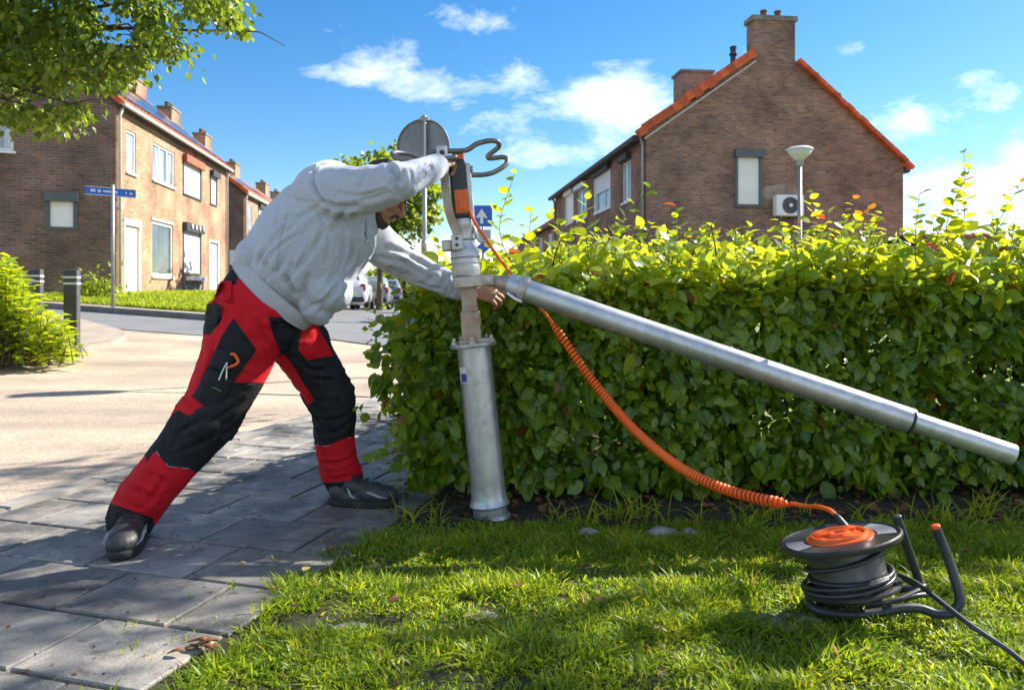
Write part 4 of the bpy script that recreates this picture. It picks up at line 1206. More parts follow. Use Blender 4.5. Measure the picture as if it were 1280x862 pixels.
def build_round_sign():
    Z = 8.6
    c = P(528.5, 182, Z); post = P(530.5, 182, Z)
    b = Vector((post.x, post.y, 0))
    par = thing('round_traffic_sign', b, 'back of a round grey traffic sign on a thin steel post', 'traffic sign')
    R = 34 / F * Z
    ax = Vector((0.18, 1, 0.02)).normalized()
    cc = c + Vector((0, 0.06, 0))
    mb = MB(); mb.lathe(cc, -ax, [(0, -0.004), (R * 0.97, -0.004), (R, 0.0), (R, 0.018), (R * 0.95, 0.018), (R * 0.95, 0.006), (0, 0.006)], 48, 'sign_back', ref=(1, 0, 0))
    mb.build('sign_plate', None, par)
    mb = MB()
    ex = ax.cross(Vector((0, 0, 1))).normalized(); ez = ex.cross(ax)
    mb.tube([cc - ax * 0.016 + (ex * math.cos(t) + ez * math.sin(t)) * R * 0.985 for t in np.linspace(0, 2 * math.pi, 48, endpoint=False)], 0.010, 6, closed=True)
    mb.build('sign_rim', 'sign_rim', par, smooth=True)
    mb = MB(); mb.tube([b, Vector((b.x, b.y, c.z + R + 0.03))], 0.027, 12); mb.build('post', 'post_grey', par, smooth=True)
    for dz in (R * 0.97, -R * 0.5):
        mb = MB(); mb.bbox(Vector((b.x, b.y + 0.01, c.z + dz)), (0.05, 0, 0), (0, 0.04, 0), (0, 0, 0.022), 0.008); mb.build('clamp', 'post_grey', par)
    mb = MB(); p = P(531, 312, Z); mb.lathe(Vector((b.x, b.y, p.z - 0.1)), (0, 0, 1), [(0.033, 0), (0.036, 0.02), (0.036, 0.16), (0.033, 0.2)], 10); mb.build('post_sleeve', 'steel_rusty', par, smooth=True)
def build_blue_sign():
    Z = 20.0
    c = P(602, 270, Z); b = Vector((P(603.5, 270, Z).x, Z + 0.05, 0))
    par = thing('arrow_traffic_sign', b, 'blue square traffic sign with a white upward arrow above the hedge', 'traffic sign')
    ex = Vector((1, 0.10, 0)).normalized(); n = Vector((0.10, -1, 0)).normalized(); ez = Vector((0, 0, 1))
    s = 13.2 / F * Z
    mb = MB(); mb.bbox(c, ex * s, n * 0.012, ez * s, 0.006); mb.build('sign_plate', 'sign_blue', par)
    def pt(x, y, o=0.0145): return c + ex * (x * s) + ez * (y * s) + n * o
    arrow = [(0, 0.66), (0.62, -0.10), (0.62, -0.42), (0.17, -0.02), (0.17, -0.75), (-0.17, -0.75), (-0.17, -0.02), (-0.62, -0.42), (-0.62, -0.10)]
    mb = MB()
    mb.prism([pt(0, 0.70), pt(-0.58, -0.22), pt(-0.15, -0.12), pt(-0.15, -0.72), pt(0.15, -0.72), pt(0.15, -0.12), pt(0.58, -0.22)], n * 0.003); mb.build('arrow', 'sign_white', par)
    for (v, hh, mat) in ((293, 6, 'sign_grey'),):
        q = P(602.5, v, Z); mb = MB(); mb.bbox(q, ex * (11 / F * Z), n * 0.01, ez * (hh / F * Z), 0.005); mb.build('sub_plate', mat, par)
    # blue diamond plate below
    q = P(604.5, 309, Z); mb = MB(); r = 9 / F * Z
    mb.prism([q + ex * r, q + ez * r * 0.9, q - ex * r, q - ez * r * 0.9], n * 0.012); mb.build('lower_plate', 'sign_blue', par)
    mb = MB(); mb.tube([b, Vector((b.x, b.y, c.z + s))], 0.03, 10); mb.build('post', 'post_grey', par, smooth=True)
def build_name_sign():
    Z = 16.9
    b = P(141, 385, Z); b.z = float(gz(b.x, b.y)) + 0.05
    par = thing('street_name_sign', b, 'narrow blue street name plate on a grey post by the pale brick house', 'street sign')
    a, e = P(108.5, 239, Z), P(171.5, 242, Z + 0.55)
    c = (a + e) / 2; c.y -= 0.06
    ex = (e - a); ex.z = -0.02; L = ex.length; ex.normalize(); n = Vector((ex.y, -ex.x, 0)).normalized(); ez = Vector((0, 0, 1))
    hh = 4.6 / F * Z
    mb = MB(); mb.bbox(c, ex * (L / 2), n * 0.012, ez * hh, 0.006); mb.build('name_plate', 'sign_blue', par)
    mb = MB(); mb.bbox(c + ez * (hh + 0.006), ex * (L / 2 + 0.01), n * 0.016, ez * 0.008, 0.003); mb.bbox(c - ez * (hh + 0.006), ex * (L / 2 + 0.01), n * 0.016, ez * 0.008, 0.003); mb.build('plate_edge', 'sign_grey', par)
    # unreadable pale marks where the lettering stands
    for (t0, t1, h0, h1) in ((0.10, 0.20, -0.3, 0.45), (0.24, 0.30, -0.35, 0.4), (0.35, 0.52, -0.2, 0.3), (0.57, 0.63, -0.3, 0.35), (0.79, 0.82, -0.2, 0.3), (0.87, 0.91, -0.35, 0.25)):
        k = t0
        while k < t1:
            mb = MB(); p0 = c + ex * (L * (k - 0.5)) + n * 0.0135
            mb.prism([p0 + ez * hh * h0, p0 + ex * 0.022 + ez * hh * h0, p0 + ex * 0.022 + ez * hh * h1, p0 + ez * hh * h1], n * 0.002)
            mb.build('letter_mark', 'sign_white', par); k += 0.034
    mb = MB(); mb.tube([b, Vector((b.x, b.y, P(141, 231, Z).z))], 0.035, 12); mb.build('post', 'post_grey', par, smooth=True)
def build_bollards():
    proto = None
    for (u, v, Z, lab) in ((90, 337, 10.0, 'dark square bollard with white band standing clear at the shrub edge'), (45, 336.5, 11.4, 'dark square bollard with white band half sunk behind the leafy shrub')):
        t = P(u, v, Z); z0 = float(gz(t.x, t.y))
        par = thing('bollard', (t.x, t.y, z0), lab, 'bollard', 'bollards along the island')
        hgt = t.z - z0
        parts = []
        mb = MB(); mb.bbox(Vector((t.x, t.y, z0 + hgt / 2 - 0.05)), (0.078, 0.02, 0), (-0.02, 0.078, 0), (0, 0, hgt / 2 + 0.05), 0.012); mb.build('post', 'bollard_dark', par)
        for dz in (0.10, 0.18):
            mb = MB(); mb.bbox(Vector((t.x, t.y, t.z - dz)), (0.081, 0.021, 0), (-0.021, 0.081, 0), (0, 0, 0.013), 0.002); mb.build('reflective_band', 'sign_white', par)
build_lamp(); build_round_sign(); build_blue_sign(); build_name_sign(); build_bollards()

# ------------------------------------------------------------------ cars
def make_car(loc, heading, paint, label, L=4.0, W=1.74, Hc=1.48, wagon=False):
    """hatchback, nose towards +x in its own frame, lofted from cross-sections"""
    loc = Vector(loc)
    par = thing('parked_car', loc, label, 'car', 'cars parked along the street')
    cs, sn = math.cos(heading), math.sin(heading)
    def T(x, y, z): return (loc.x + x * cs - y * sn, loc.y + x * sn + y * cs, loc.z + z)
    # side profile: x from rear (-L/2) to nose; (x, z_low, z_belt, z_top, half width at belt, half width at roof)
    r = -L / 2
    secs = [(r, 0.45, 0.80, 0.82, 0.62, 0.60), (r + 0.06, 0.30, 0.86, 0.90, 0.76, 0.70), (r + 0.20, 0.24, 0.92, 1.10, 0.84, 0.66), (r + 0.45, 0.22, 0.94, 1.36, 0.87, 0.60), (r + 0.80, 0.20, 0.94, 1.45, 0.87, 0.62),
            (r + 1.5, 0.20, 0.93, Hc, 0.87, 0.63), (r + 2.2, 0.20, 0.91, 1.43, 0.87, 0.61), (r + 2.75, 0.20, 0.89, 1.14, 0.87, 0.68), (r + 3.05, 0.20, 0.87, 0.93, 0.86, 0.72), (r + 3.55, 0.22, 0.76, 0.80, 0.82, 0.66), (r + 3.85, 0.28, 0.62, 0.66, 0.74, 0.58), (r + 3.98, 0.40, 0.52, 0.54, 0.55, 0.45)]
    if wagon: secs[2] = (r + 0.20, 0.24, 0.95, 1.25, 0.84, 0.64); secs[3] = (r + 0.45, 0.22, 0.95, 1.44, 0.87, 0.62)
    V = []; n = 14
    for (x, zl, zb, zt, wb, wr) in secs:
        half = [(wb * 0.80, zl), (wb * 0.97, zl + 0.12), (wb, (zl + zb) / 2), (wb * 0.97, zb), (wr + (wb - wr) * 0.45, zb + (zt - zb) * 0.5), (wr, zb + (zt - zb) * 0.88), (wr * 0.75, zt)]
        ring = [(y, z) for (y, z) in half] + [(-y, z) for (y, z) in reversed(half)]
        V += [T(x, y, z) for (y, z) in ring]
    fs = []
    for i in range(len(secs) - 1):
        for k in range(n): fs.append((i * n + k, (i + 1) * n + k, (i + 1) * n + (k + 1) % n, i * n + (k + 1) % n))
    mb = MB(); mb.add(V, fs + [tuple(range(n)), tuple(reversed(range((len(secs) - 1) * n, len(secs) * n)))])
    body = mb.build('body', paint, par, auto=50)
    # glazing set just proud of the cabin
    def strip(name, i0, i1, k0, k1, sgn_list=(0,)):
        pass
    def sec(i, side):
        (x, zl, zb, zt, wb, wr) = secs[i]
        y0, z0 = wb * 0.96, zb + 0.03; y1, z1 = wr * 1.02, zb + (zt - zb) * 0.84
        return Vector(T(x, side * (y0 + 0.012), z0)), Vector(T(x, side * (y1 + 0.02), z1))
    for side in (-1, 1):
        for (i0, i1) in ((4, 5), (5, 6)):
            a0, a1 = sec(i0, side); b0, b1 = sec(i1, side)
            mb = MB(); mb.quad(a0.lerp(b0, 0.06), a0.lerp(b0, 0.94), a1.lerp(b1, 0.94), a1.lerp(b1, 0.06)); mb.build('side_window', 'glass', par)
    # rear window and windscreen
    def cross(x0, z0, w0, x1, z1, w1, off):
        d = Vector((z1 - z0, 0, -(x1 - x0))).normalized() * off
        return [T(x0 + d.x, -w0, z0 + d.z), T(x0 + d.x, w0, z0 + d.z), T(x1 + d.x, w1, z1 + d.z), T(x1 + d.x, -w1, z1 + d.z)]
    zr0, zr1 = (0.98, 1.34) if not wagon else (1.0, 1.40)
    mb = MB(); mb.add(cross(r + 0.165, zr0, 0.60, r + 0.435, zr1, 0.50, -0.035), [(0, 1, 2, 3)]); mb.build('rear_window', 'glass', par)
    mb = MB(); mb.add(cross(r + 2.95, 0.98, 0.62, r + 2.28, 1.38, 0.52, 0.05), [(0, 1, 2, 3)]); mb.build('windscreen', 'glass', par)
    for side in (-1, 1):
        mb = MB(); mb.bbox(T(r + 0.11, side * 0.70, 0.86), Vector((cs, sn, 0)) * 0.06, Vector((-sn, cs, 0)) * 0.095, (0, 0, 0.13), 0.03); mb.build('tail_light', 'tail_red', par, smooth=True)
        mb = MB(); mb.bbox(T(L / 2 - 0.22, side * 0.62, 0.66), Vector((cs, sn, 0)) * 0.13, Vector((-sn, cs, 0)) * 0.13, (0, 0, 0.06), 0.03); mb.build('headlight', 'curtain_glass', par, smooth=True)
    mb = MB(); mb.bbox(T(r + 0.035, 0, 0.42), Vector((cs, sn, 0)) * 0.05, Vector((-sn, cs, 0)) * 0.74, (0, 0, 0.10), 0.04); mb.build('rear_bumper', 'plastic_dark', par, smooth=True)
    mb = MB(); mb.obox(T(r - 0.016, 0, 0.70), Vector((cs, sn, 0)) * 0.008, Vector((-sn, cs, 0)) * 0.26, (0, 0, 0.055)); mb.build('number_plate', 'sign_white', par)
    for (x, side) in ((r + 0.72, -1), (r + 0.72, 1), (r + 3.25, -1), (r + 3.25, 1)):
        ax = Vector((-sn, cs, 0)) * side
        mb = MB(); mb.lathe(T(x, side * 0.70, 0.30), ax, [(0.17, 0), (0.29, 0), (0.305, 0.03), (0.305, 0.15), (0.28, 0.19), (0.19, 0.18)], 20); w = mb.build('wheel', 'tyre', par, smooth=True)
        mb = MB(); mb.lathe(T(x, side * 0.70, 0.30), ax, [(0.19, 0.16), (0.17, 0.165), (0.06, 0.14), (0.03, 0.17), (0, 0.17)], 12); mb.build('rim', 'rim_alu', w)
    return par
hd = math.radians(96.5)
def carpos(u, v, Z): 
    p = P(u, v, Z); return (p.x, p.y, 0.0 + float(gz(p.x, p.y)) - 0.0)
p1 = carpos(436, 392, 30.0); make_car(p1, hd, 'car_white', 'white hatchback parked nose-away, half hidden by the leaning man')
p2 = carpos(466, 392, 35.5); make_car(p2, hd, 'car_grey', 'silver grey rounded car with dark rear window behind the white hatchback', wagon=True)
p3 = carpos(485, 392, 45.0); make_car(p3, hd, 'car_blue', 'blue grey car farther along past the silver one')
# ------------------------------------------------------------------ vegetation tools
def leaf_template(kind='hornbeam'):
    """unit leaf along +y (length 1), normal +z, folded along the midrib and drooping; quads + tris as triangles"""
    if kind == 'hornbeam': st = [(0.0, 0.0), (0.10, 0.17), (0.30, 0.315), (0.52, 0.335), (0.74, 0.235), (0.90, 0.10), (1.0, 0.0)]
    elif kind == 'linden': st = [(0.0, 0.06), (0.12, 0.36), (0.34, 0.46), (0.6, 0.38), (0.82, 0.18), (1.0, 0.0)]
    else: st = [(0.0, 0.02), (0.2, 0.15), (0.5, 0.19), (0.8, 0.10), (1.0, 0.0)]
    V = []; F_ = []
    for (t, w) in st:
        zc = -0.22 * t * t; zf = 0.22 * w
        V += [(-w, t, zc + zf), (0, t, zc), (w, t, zc + zf)]
    for i in range(len(st) - 1):
        a = 3 * i
        F_ += [(a, a + 1, a + 4), (a, a + 4, a + 3), (a + 1, a + 2, a + 5), (a + 1, a + 5, a + 4)]
    V = np.array(V, float); F_ = np.array(F_)
    # drop degenerate triangles at base and tip
    keep = []
    for f in F_:
        p = V[f]; 
        if np.linalg.norm(np.cross(p[1] - p[0], p[2] - p[0])) > 1e-6: keep.append(f)
    return V, np.array(keep)
def frames(dirs, norms):
    """rotation matrices with +y=dirs, +z~norms"""
    y = dirs / np.linalg.norm(dirs, axis=1, keepdims=True)
    z = norms - (norms * y).sum(1, keepdims=True) * y
    z /= np.maximum(np.linalg.norm(z, axis=1, keepdims=True), 1e-6)
    x = np.cross(y, z)
    return np.stack([x, y, z], -1)
def scatter_leaves(tpl, pos, dirs, norms, size, tint, wid=None):
    V, Fc = tpl
    R = frames(np.asarray(dirs, float), np.asarray(norms, float))
    n = len(pos); k = len(V)
    loc = np.repeat(V[None], n, 0).copy()
    if wid is not None: loc[:, :, 0] *= np.asarray(wid)[:, None]
    # each leaf bends differently
    loc[:, :, 2] *= rng.uniform(-0.3, 1.9, n)[:, None]
    loc *= np.asarray(size)[:, None, None]
    W = np.einsum('nij,nkj->nki', R, loc) + np.asarray(pos)[:, None, :]
    faces = (Fc[None] + (np.arange(n) * k)[:, None, None]).reshape(-1, 3)
    return W.reshape(-1, 3), faces, np.repeat(np.asarray(tint), k), np.tile((np.abs(V[:, 0]) > 1e-6).astype(float), n)
def leaves_object(name, tpl, data, mat, parent=None, kind='stuff'):
    V, Fc, t, rb = scatter_leaves(tpl, *data)
    o = link(name, np_mesh(name, V, Fc, [mat], attr={'tint': t, 'rib': rb}), parent)
    if kind: tag(o, kind=kind)
    return o
def single_leaves(name, tpl, data, mat, parent, variants=8):
    """individual leaf objects sharing a few meshes"""
    V, Fc = tpl
    pos, dirs, norms, size, tint = data[:5]
    R = frames(np.asarray(dirs, float), np.asarray(norms, float))
    mes = []
    for k in range(variants):
        W = V.copy(); W[:, 2] *= (-0.2 + 2.0 * k / variants)
        mes.append(np_mesh(name, W, Fc, [mat], attr={'tint': np.full(len(V), 0.05 + k / (variants - 1) * 0.6), 'rib': (np.abs(V[:, 0]) > 1e-6).astype(float)}))
    order = np.argsort(tint)
    for rank, i in enumerate(order):
        me = mes[min(variants - 1, int(rank / len(order) * variants))]
        o = link(name, me, parent)
        mt = Matrix([list(map(float, R[i][r])) for r in range(3)]).to_4x4()
        o.matrix_local = Matrix.Translation(Vector(o.location) + Vector(pos[i].tolist())) @ mt @ Matrix.Scale(float(size[i]), 4)
def unit(n):
    v = rng.normal(size=(n, 3)); return v / np.linalg.norm(v, axis=1, keepdims=True)
HORN = leaf_template('hornbeam'); LIND = leaf_template('linden'); LANCE = leaf_template('lance')

def noise3(P_, s, seed=0.0):
    return np.array([mnoise.noise((p[0] * s + seed, p[1] * s, p[2] * s)) for p in P_])

# ------------------------------------------------------------------ the hedge
def seg_dist(p, a, b):
    a = np.array(a); b = np.array(b); d = b - a
    t = np.clip(((p - a) @ d) / (d @ d), 0, 1)
    return np.linalg.norm(p - (a + t[:, None] * d), axis=1)
KEEP_OUT = []     # (a, b, r) capsules that leaves must not enter, filled by the tools and the man
def hedge_left(y): return -0.50 + (y - 3.2) * 0.297
def hedge_top(x, y):
    base = 0.90 + 0.03 * sstep(-0.4, 0.5, x) + 0.06 * sstep(3.3, 3.9, y)
    return base - 0.06 * (1 - sstep(-0.55, -0.2, np.asarray(x) - (np.asarray(y) - 3.2) * 0.297))
def build_hedge():
    par = thing('hornbeam_hedge', (1.2, 3.6, 0.03), 'thick leafy green hedge with bright yellow-green shoots along its top', 'hedge')
    X1, Y0, Y1 = 4.2, 3.2, 4.45
    sets = []
    def add(pos, dirs, norms, size, tint):
        sets.append((pos, dirs, norms, size, tint))
    def lump(x, y, z): return 0.0
    # front face shell
    n = 22000
    x = rng.uniform(-0.55, X1, n); z = 1.02 * rng.uniform(0.05, 1.0, n) ** 0.9
    dep = np.abs(rng.normal(0, 0.10, n))
    p = np.stack([x, Y0 + dep, z], 1)
    p[:, 1] += 0.075 * noise3(p, 3.2, 1.0) + 0.03 * noise3(p, 8.0, 4.0)
    p[:, 1] += 0.06 * (1 - sstep(0.05, 0.42, z))          # thinner towards the ground
    keep = (p[:, 0] > hedge_left(p[:, 1]) + 0.03) & (p[:, 2] < hedge_top(p[:, 0], p[:, 1]))
    # holes: sparse dark gaps and a bare foot
    hol = noise3(p, 4.5, 9.0)
    keep &= ~((hol < -0.24) & (dep < 0.10))
    keep &= rng.uniform(size=n) < sstep(-0.01, 0.15, z + 0.09 * noise3(p, 2.2, 3.0)) * 0.96 + 0.04
    p = p[keep]; m = len(p)
    dirs = np.stack([rng.normal(0, 0.55, m), rng.normal(-0.25, 0.35, m), rng.normal(-0.55, 0.5, m)], 1)
    norms = np.stack([rng.normal(0, 0.5, m), rng.normal(-0.55, 0.35, m), rng.normal(0.75, 0.4, m)], 1)
    add(p, dirs, norms, np.clip(rng.lognormal(np.log(0.048), 0.36, m), 0.022, 0.105), np.clip(rng.normal(0.34, 0.22, m) + 0.26 * sstep(0.7, 1.05, p[:, 2]), 0, 0.9))
    # left end shell
    n = 3600
    y = rng.uniform(Y0 - 0.05, Y1, n); z = 1.06 * rng.uniform(0.05, 1, n) ** 0.9
    p = np.stack([hedge_left(y) + np.abs(rng.normal(0, 0.09, n)), y, z], 1)
    p[:, 0] += 0.09 * noise3(p, 3.0, 6.0)
    keep = p[:, 2] < hedge_top(p[:, 0], p[:, 1]) + 0.02
    keep &= rng.uniform(size=n) < sstep(0.02, 0.3, z) * 0.95 + 0.05
    p = p[keep]; m = len(p)
    dirs = np.stack([rng.normal(-0.35, 0.4, m), rng.normal(-0.2, 0.5, m), rng.normal(-0.45, 0.5, m)], 1)
    norms = np.stack([rng.normal(-0.6, 0.3, m), rng.normal(-0.45, 0.35, m), rng.normal(0.5, 0.35, m)], 1)
    add(p, dirs, norms, np.clip(rng.normal(0.062, 0.014, m), 0.035, 0.10), np.clip(rng.normal(0.46, 0.18, m), 0, 0.9))
    # top layer
    n = 18500
    y = rng.uniform(Y0 - 0.02, Y1, n); x = rng.uniform(-0.5, X1, n)
    zt = hedge_top(x, y); p = np.stack([x, y, zt], 1)
    p[:, 2] += 0.06 * noise3(p, 2.6, 2.0) + 0.04 * noise3(p, 9.0, 2.0) + np.abs(rng.normal(0.0, 0.075, n)) - 0.03
    keep = x > hedge_left(y) + 0.02
    p = p[keep]; m = len(p)
    dirs = np.stack([rng.normal(0, 0.6, m), rng.normal(-0.1, 0.6, m), rng.normal(0.25, 0.45, m)], 1)
    norms = np.stack([rng.normal(0, 0.5, m), rng.normal(-0.1, 0.5, m), rng.normal(0.8, 0.3, m)], 1)
    add(p, dirs, norms, np.clip(rng.normal(0.063, 0.016, m), 0.03, 0.105), np.clip(rng.normal(0.75, 0.2, m), 0.2, 1.1))
    # unseen wing along the pavement, added to shade the slabs
    n = 5200
    y = rng.uniform(Y1 - 0.1, 7.6, n); side = rng.uniform(size=n) < 0.45
    x = hedge_left(y) + np.where(side, np.abs(rng.normal(0, 0.08, n)), rng.uniform(0, 0.85, n)); z = np.where(side, rng.uniform(0.08, 1.0, n), 0.95 + rng.normal(0, 0.05, n))
    p = np.stack([x, y, z], 1)
    add(p, unit(n) + np.array([-0.2, -0.2, -0.1]), unit(n) * 0.6 + np.array([-0.3, -0.2, 0.7]), rng.uniform(0.07, 0.11, n), np.clip(rng.normal(0.5, 0.2, n), 0, 1))
    # loose interior
    n = 8500
    x = rng.uniform(-0.4, X1, n); y = Y0 + 0.2 + (Y1 - Y0 - 0.2) * rng.uniform(0, 1, n) ** 0.6; z = rng.uniform(0.03, 0.95, n)
    keep = x > hedge_left(y) + 0.08
    p = np.stack([x, y, z], 1)[keep]; m = len(p)
    add(p, unit(m), unit(m) + np.array([0, -0.4, 0.6]), rng.uniform(0.045, 0.075, m), np.clip(rng.normal(0.2, 0.12, m), 0, 0.6))
    # shoots standing above the top: main ones read off the photograph, others scattered
    shoots = []
    for (u, v, Z, u2) in ((644, 214, 3.45, 652), (664, 262, 3.6, 668), (690, 262, 3.5, 694), (735, 232, 3.35, 742), (815, 232, 3.3, 770), (845, 255, 3.5, 850), (885, 300, 3.3, 880), (940, 292, 3.6, 944), (1012, 238, 3.4, 1006), (1022, 256, 3.5, 1016), (1035, 262, 3.4, 1040),
                          (1070, 246, 3.4, 1072), (1095, 268, 3.5, 1090), (1150, 240, 3.35, 1146), (1205, 188, 3.4, 1192), (1214, 208, 3.4, 1200), (1240, 258, 3.5, 1236), (1278, 225, 3.45, 1258), (1268, 285, 3.4, 1260), (1300, 240, 3.5, 1290), (712, 290, 3.5, 716), (780, 285, 3.6, 786), (920, 285, 3.4, 925),
                          (548, 300, 3.35, 544), (515, 318, 3.4, 520)):
        tip = P(u, v, Z); b = P(u2, 348, Z); b.z = 0.95
        shoots.append((b, tip, 1))
    for k in range(430):
        y = random.uniform(3.25, 4.4); x = random.uniform(float(hedge_left(y)) + 0.05, X1)
        b = Vector((x, y, float(hedge_top(x, y)) - 0.12)); tall = mnoise.noise((x * 1.7, y * 1.3, 4.4)); hgt = random.uniform(0.11, 0.25) + (random.uniform(0.06, 0.20) if (tall > 0.12 and random.random() < 0.5) else 0) if x > -0.1 else random.uniform(0.1, 0.2)
        tip = b + Vector((random.gauss(0, 0.09), random.gauss(-0.02, 0.08), hgt))
        shoots.append((b, tip, 0))
    for k in range(150):
        y = random.uniform(3.22, 4.0); x = random.uniform(-0.05, 3.2)
        if x < float(hedge_left(y)) + 0.15: continue
        if mnoise.noise((x * 1.3 + 7.0, y * 1.1, 1.2)) < (0.05 if x < 1.4 else -0.15): continue
        b = Vector((x, y, float(hedge_top(x, y)) - 0.1)); hgt = random.uniform(0.22, 0.40) + 0.06 * (x > 1.5)
        shoots.append((b, b + Vector((random.gauss(0, 0.10), random.gauss(-0.03, 0.08), hgt)), 0))
    # side twigs poking out of the front and the left end
    for k in range(70):
        x = random.uniform(-0.45, 3.2); z = random.uniform(0.35, 1.0)
        b = Vector((x, 3.26, z)); shoots.append((b, b + Vector((random.gauss(0, 0.10), random.uniform(-0.20, -0.08), random.uniform(-0.05, 0.12))), 2))
    for k in range(46):
        y = random.uniform(3.15, 3.7); z = random.uniform(0.12, 0.95)
        b = Vector((float(hedge_left(y)) + 0.03, y, z)); shoots.append((b, b + Vector((random.uniform(-0.20, -0.06), random.gauss(-0.05, 0.06), random.uniform(-0.03, 0.10))), 2))
    # keep the arrow sign behind the hedge in view, as in the photograph
    shoots = [s_ for s_ in shoots if s_[1].x > 0.5 or not (575 < U0 + s_[1].x / s_[1].y * F < 628 and V0 - (s_[1].z - H) / s_[1].y * F < 306)]
    tw = MB()
    sp, sd, sn_, ss_, st_ = [], [], [], [], []
    for (b, tip, main) in shoots:
        L = (tip - b).length
        bend = Vector((random.gauss(0, 0.12), random.gauss(0, 0.1), 0)) * L
        path = catmull([b, b.lerp(tip, 0.5) + bend, tip], 6)
        tw.tube(path, [0.0026 * (1 - 0.65 * i / (len(path) - 1)) for i in range(len(path))], 5, 'wood_twig')
        sz = (0.082 if main == 0 else 0.09) if main != 2 else 0.062
        gap = 0.030 if main != 1 else 0.026
        m = max(3, int(L / gap)); ph = random.uniform(0, 6.28)
        for i in range(m):
            t = (i + 0.6) / m
            if main == 1 and t < 0.08: continue
            fi = t * (len(path) - 1); q = path[min(len(path) - 1, int(fi))].lerp(path[min(len(path) - 1, int(fi) + 1)], fi - int(fi))
            ph += 2.4 + random.uniform(-0.6, 0.6)
            axis = (tip - b).normalized()
            d = Vector((math.cos(ph), math.sin(ph), 0)); d = (d - axis * d.dot(axis)).normalized() * 0.9 + axis * 0.55
            s_ = sz * (1.12 - 0.6 * t) * random.uniform(0.7, 1.2)
            sp.append(q); sd.append(d); sn_.append(axis * 0.9 - d * 0.4 + Vector((random.gauss(0, 0.3), random.gauss(0, 0.3), random.gauss(0, 0.2)))); ss_.append(s_)
            if main == 2: st_.append(random.uniform(0.25, 0.7))
            else: st_.append(random.uniform(0.55, 1.0) if (t < 0.88 or random.random() < 0.87) else random.uniform(1.35, 1.6))
    add(np.array(sp), np.array(sd), np.array(sn_), np.array(ss_), np.array(st_))
    pos = np.concatenate([s[0] for s in sets]); dirs = np.concatenate([s[1] for s in sets]); norms = np.concatenate([s[2] for s in sets])
    size = np.concatenate([s[3] for s in sets]); tint = np.concatenate([s[4] for s in sets])
    keep = np.ones(len(pos), bool)
    for (a, b, r) in KEEP_OUT: keep &= seg_dist(pos, a, b) > r
    pos, dirs, norms, size, tint = pos[keep], dirs[keep], norms[keep], size[keep], tint[keep]
    # brown dead leaves here and there
    dead = rng.uniform(size=len(tint)) < 0.009
    tint[dead] = rng.uniform(1.45, 1.7, dead.sum())
    # the 300 leaves that show largest become parts
    vis = (pos[:, 1] < 3.22) & (np.abs(pos[:, 0] / pos[:, 1]) < 0.66) & (tint < 0.9)
    score = np.where(vis, size / pos[:, 1], 0)
    big = np.argsort(-score)[:300]
    mask = np.zeros(len(pos), bool); mask[big] = True
    single_leaves('leaf', HORN, (pos[mask], dirs[mask], norms[mask], size[mask], tint[mask]), 'leaf_hedge', par)
    m = ~mask
    leaves_object('foliage', HORN, (pos[m], dirs[m], norms[m], size[m], tint[m], rng.uniform(0.8, 1.2, m.sum())), 'leaf_hedge', par)
    t_ = tw.build('shoot_stems', None, par, smooth=True); tag(t_, kind='stuff')
    # stems inside the hedge
    mb = MB()
    rr = random.Random(5)
    for k in range(64):
        y = rr.uniform(3.42, 4.2); x = rr.uniform(float(hedge_left(y)) + 0.12, 4.0)
        b = Vector((x, y, 0.0)); 
        t = b + Vector((rr.gauss(0, 0.12), rr.gauss(0, 0.1), rr.uniform(0.75, 1.0)))
        pth = catmull([b, b.lerp(t, 0.4) + Vector((rr.gauss(0, 0.05), rr.gauss(0, 0.05), 0)), t], 5)
        mb.tube(pth, [0.016 * (1 - 0.7 * i / (len(pth) - 1)) for i in range(len(pth))], 6)
        for j in range(5):
            q = pth[rr.randrange(3, len(pth))]
            e = q + Vector((rr.gauss(0, 0.16), rr.gauss(-0.12, 0.14), rr.uniform(0.05, 0.25)))
            mb.tube([q, q.lerp(e, 0.5) + Vector((0, 0, 0.02)), e], [0.006, 0.004, 0.002], 5)
    tag(mb.build('branches', 'wood_twig', par, smooth=True), kind='stuff')
    # litter on the soil below
    m = 420
    pp = np.stack([rng.uniform(-0.5, 3.6, m), rng.uniform(2.96, 3.6, m), rng.uniform(0.036, 0.055, m)], 1)
    leaves_object('leaf_litter', HORN, (pp, unit(m) * [1, 1, 0.15], unit(m) * [0.4, 0.4, 0.2] + [0, 0, 1], rng.uniform(0.03, 0.06, m), rng.uniform(1.45, 1.7, m)), 'dry_leaf', None)
    lit = bpy.data.objects['leaf_litter']; tag(lit, 'brown fallen leaves on the dark soil under the hedge', 'leaf litter', kind='stuff')

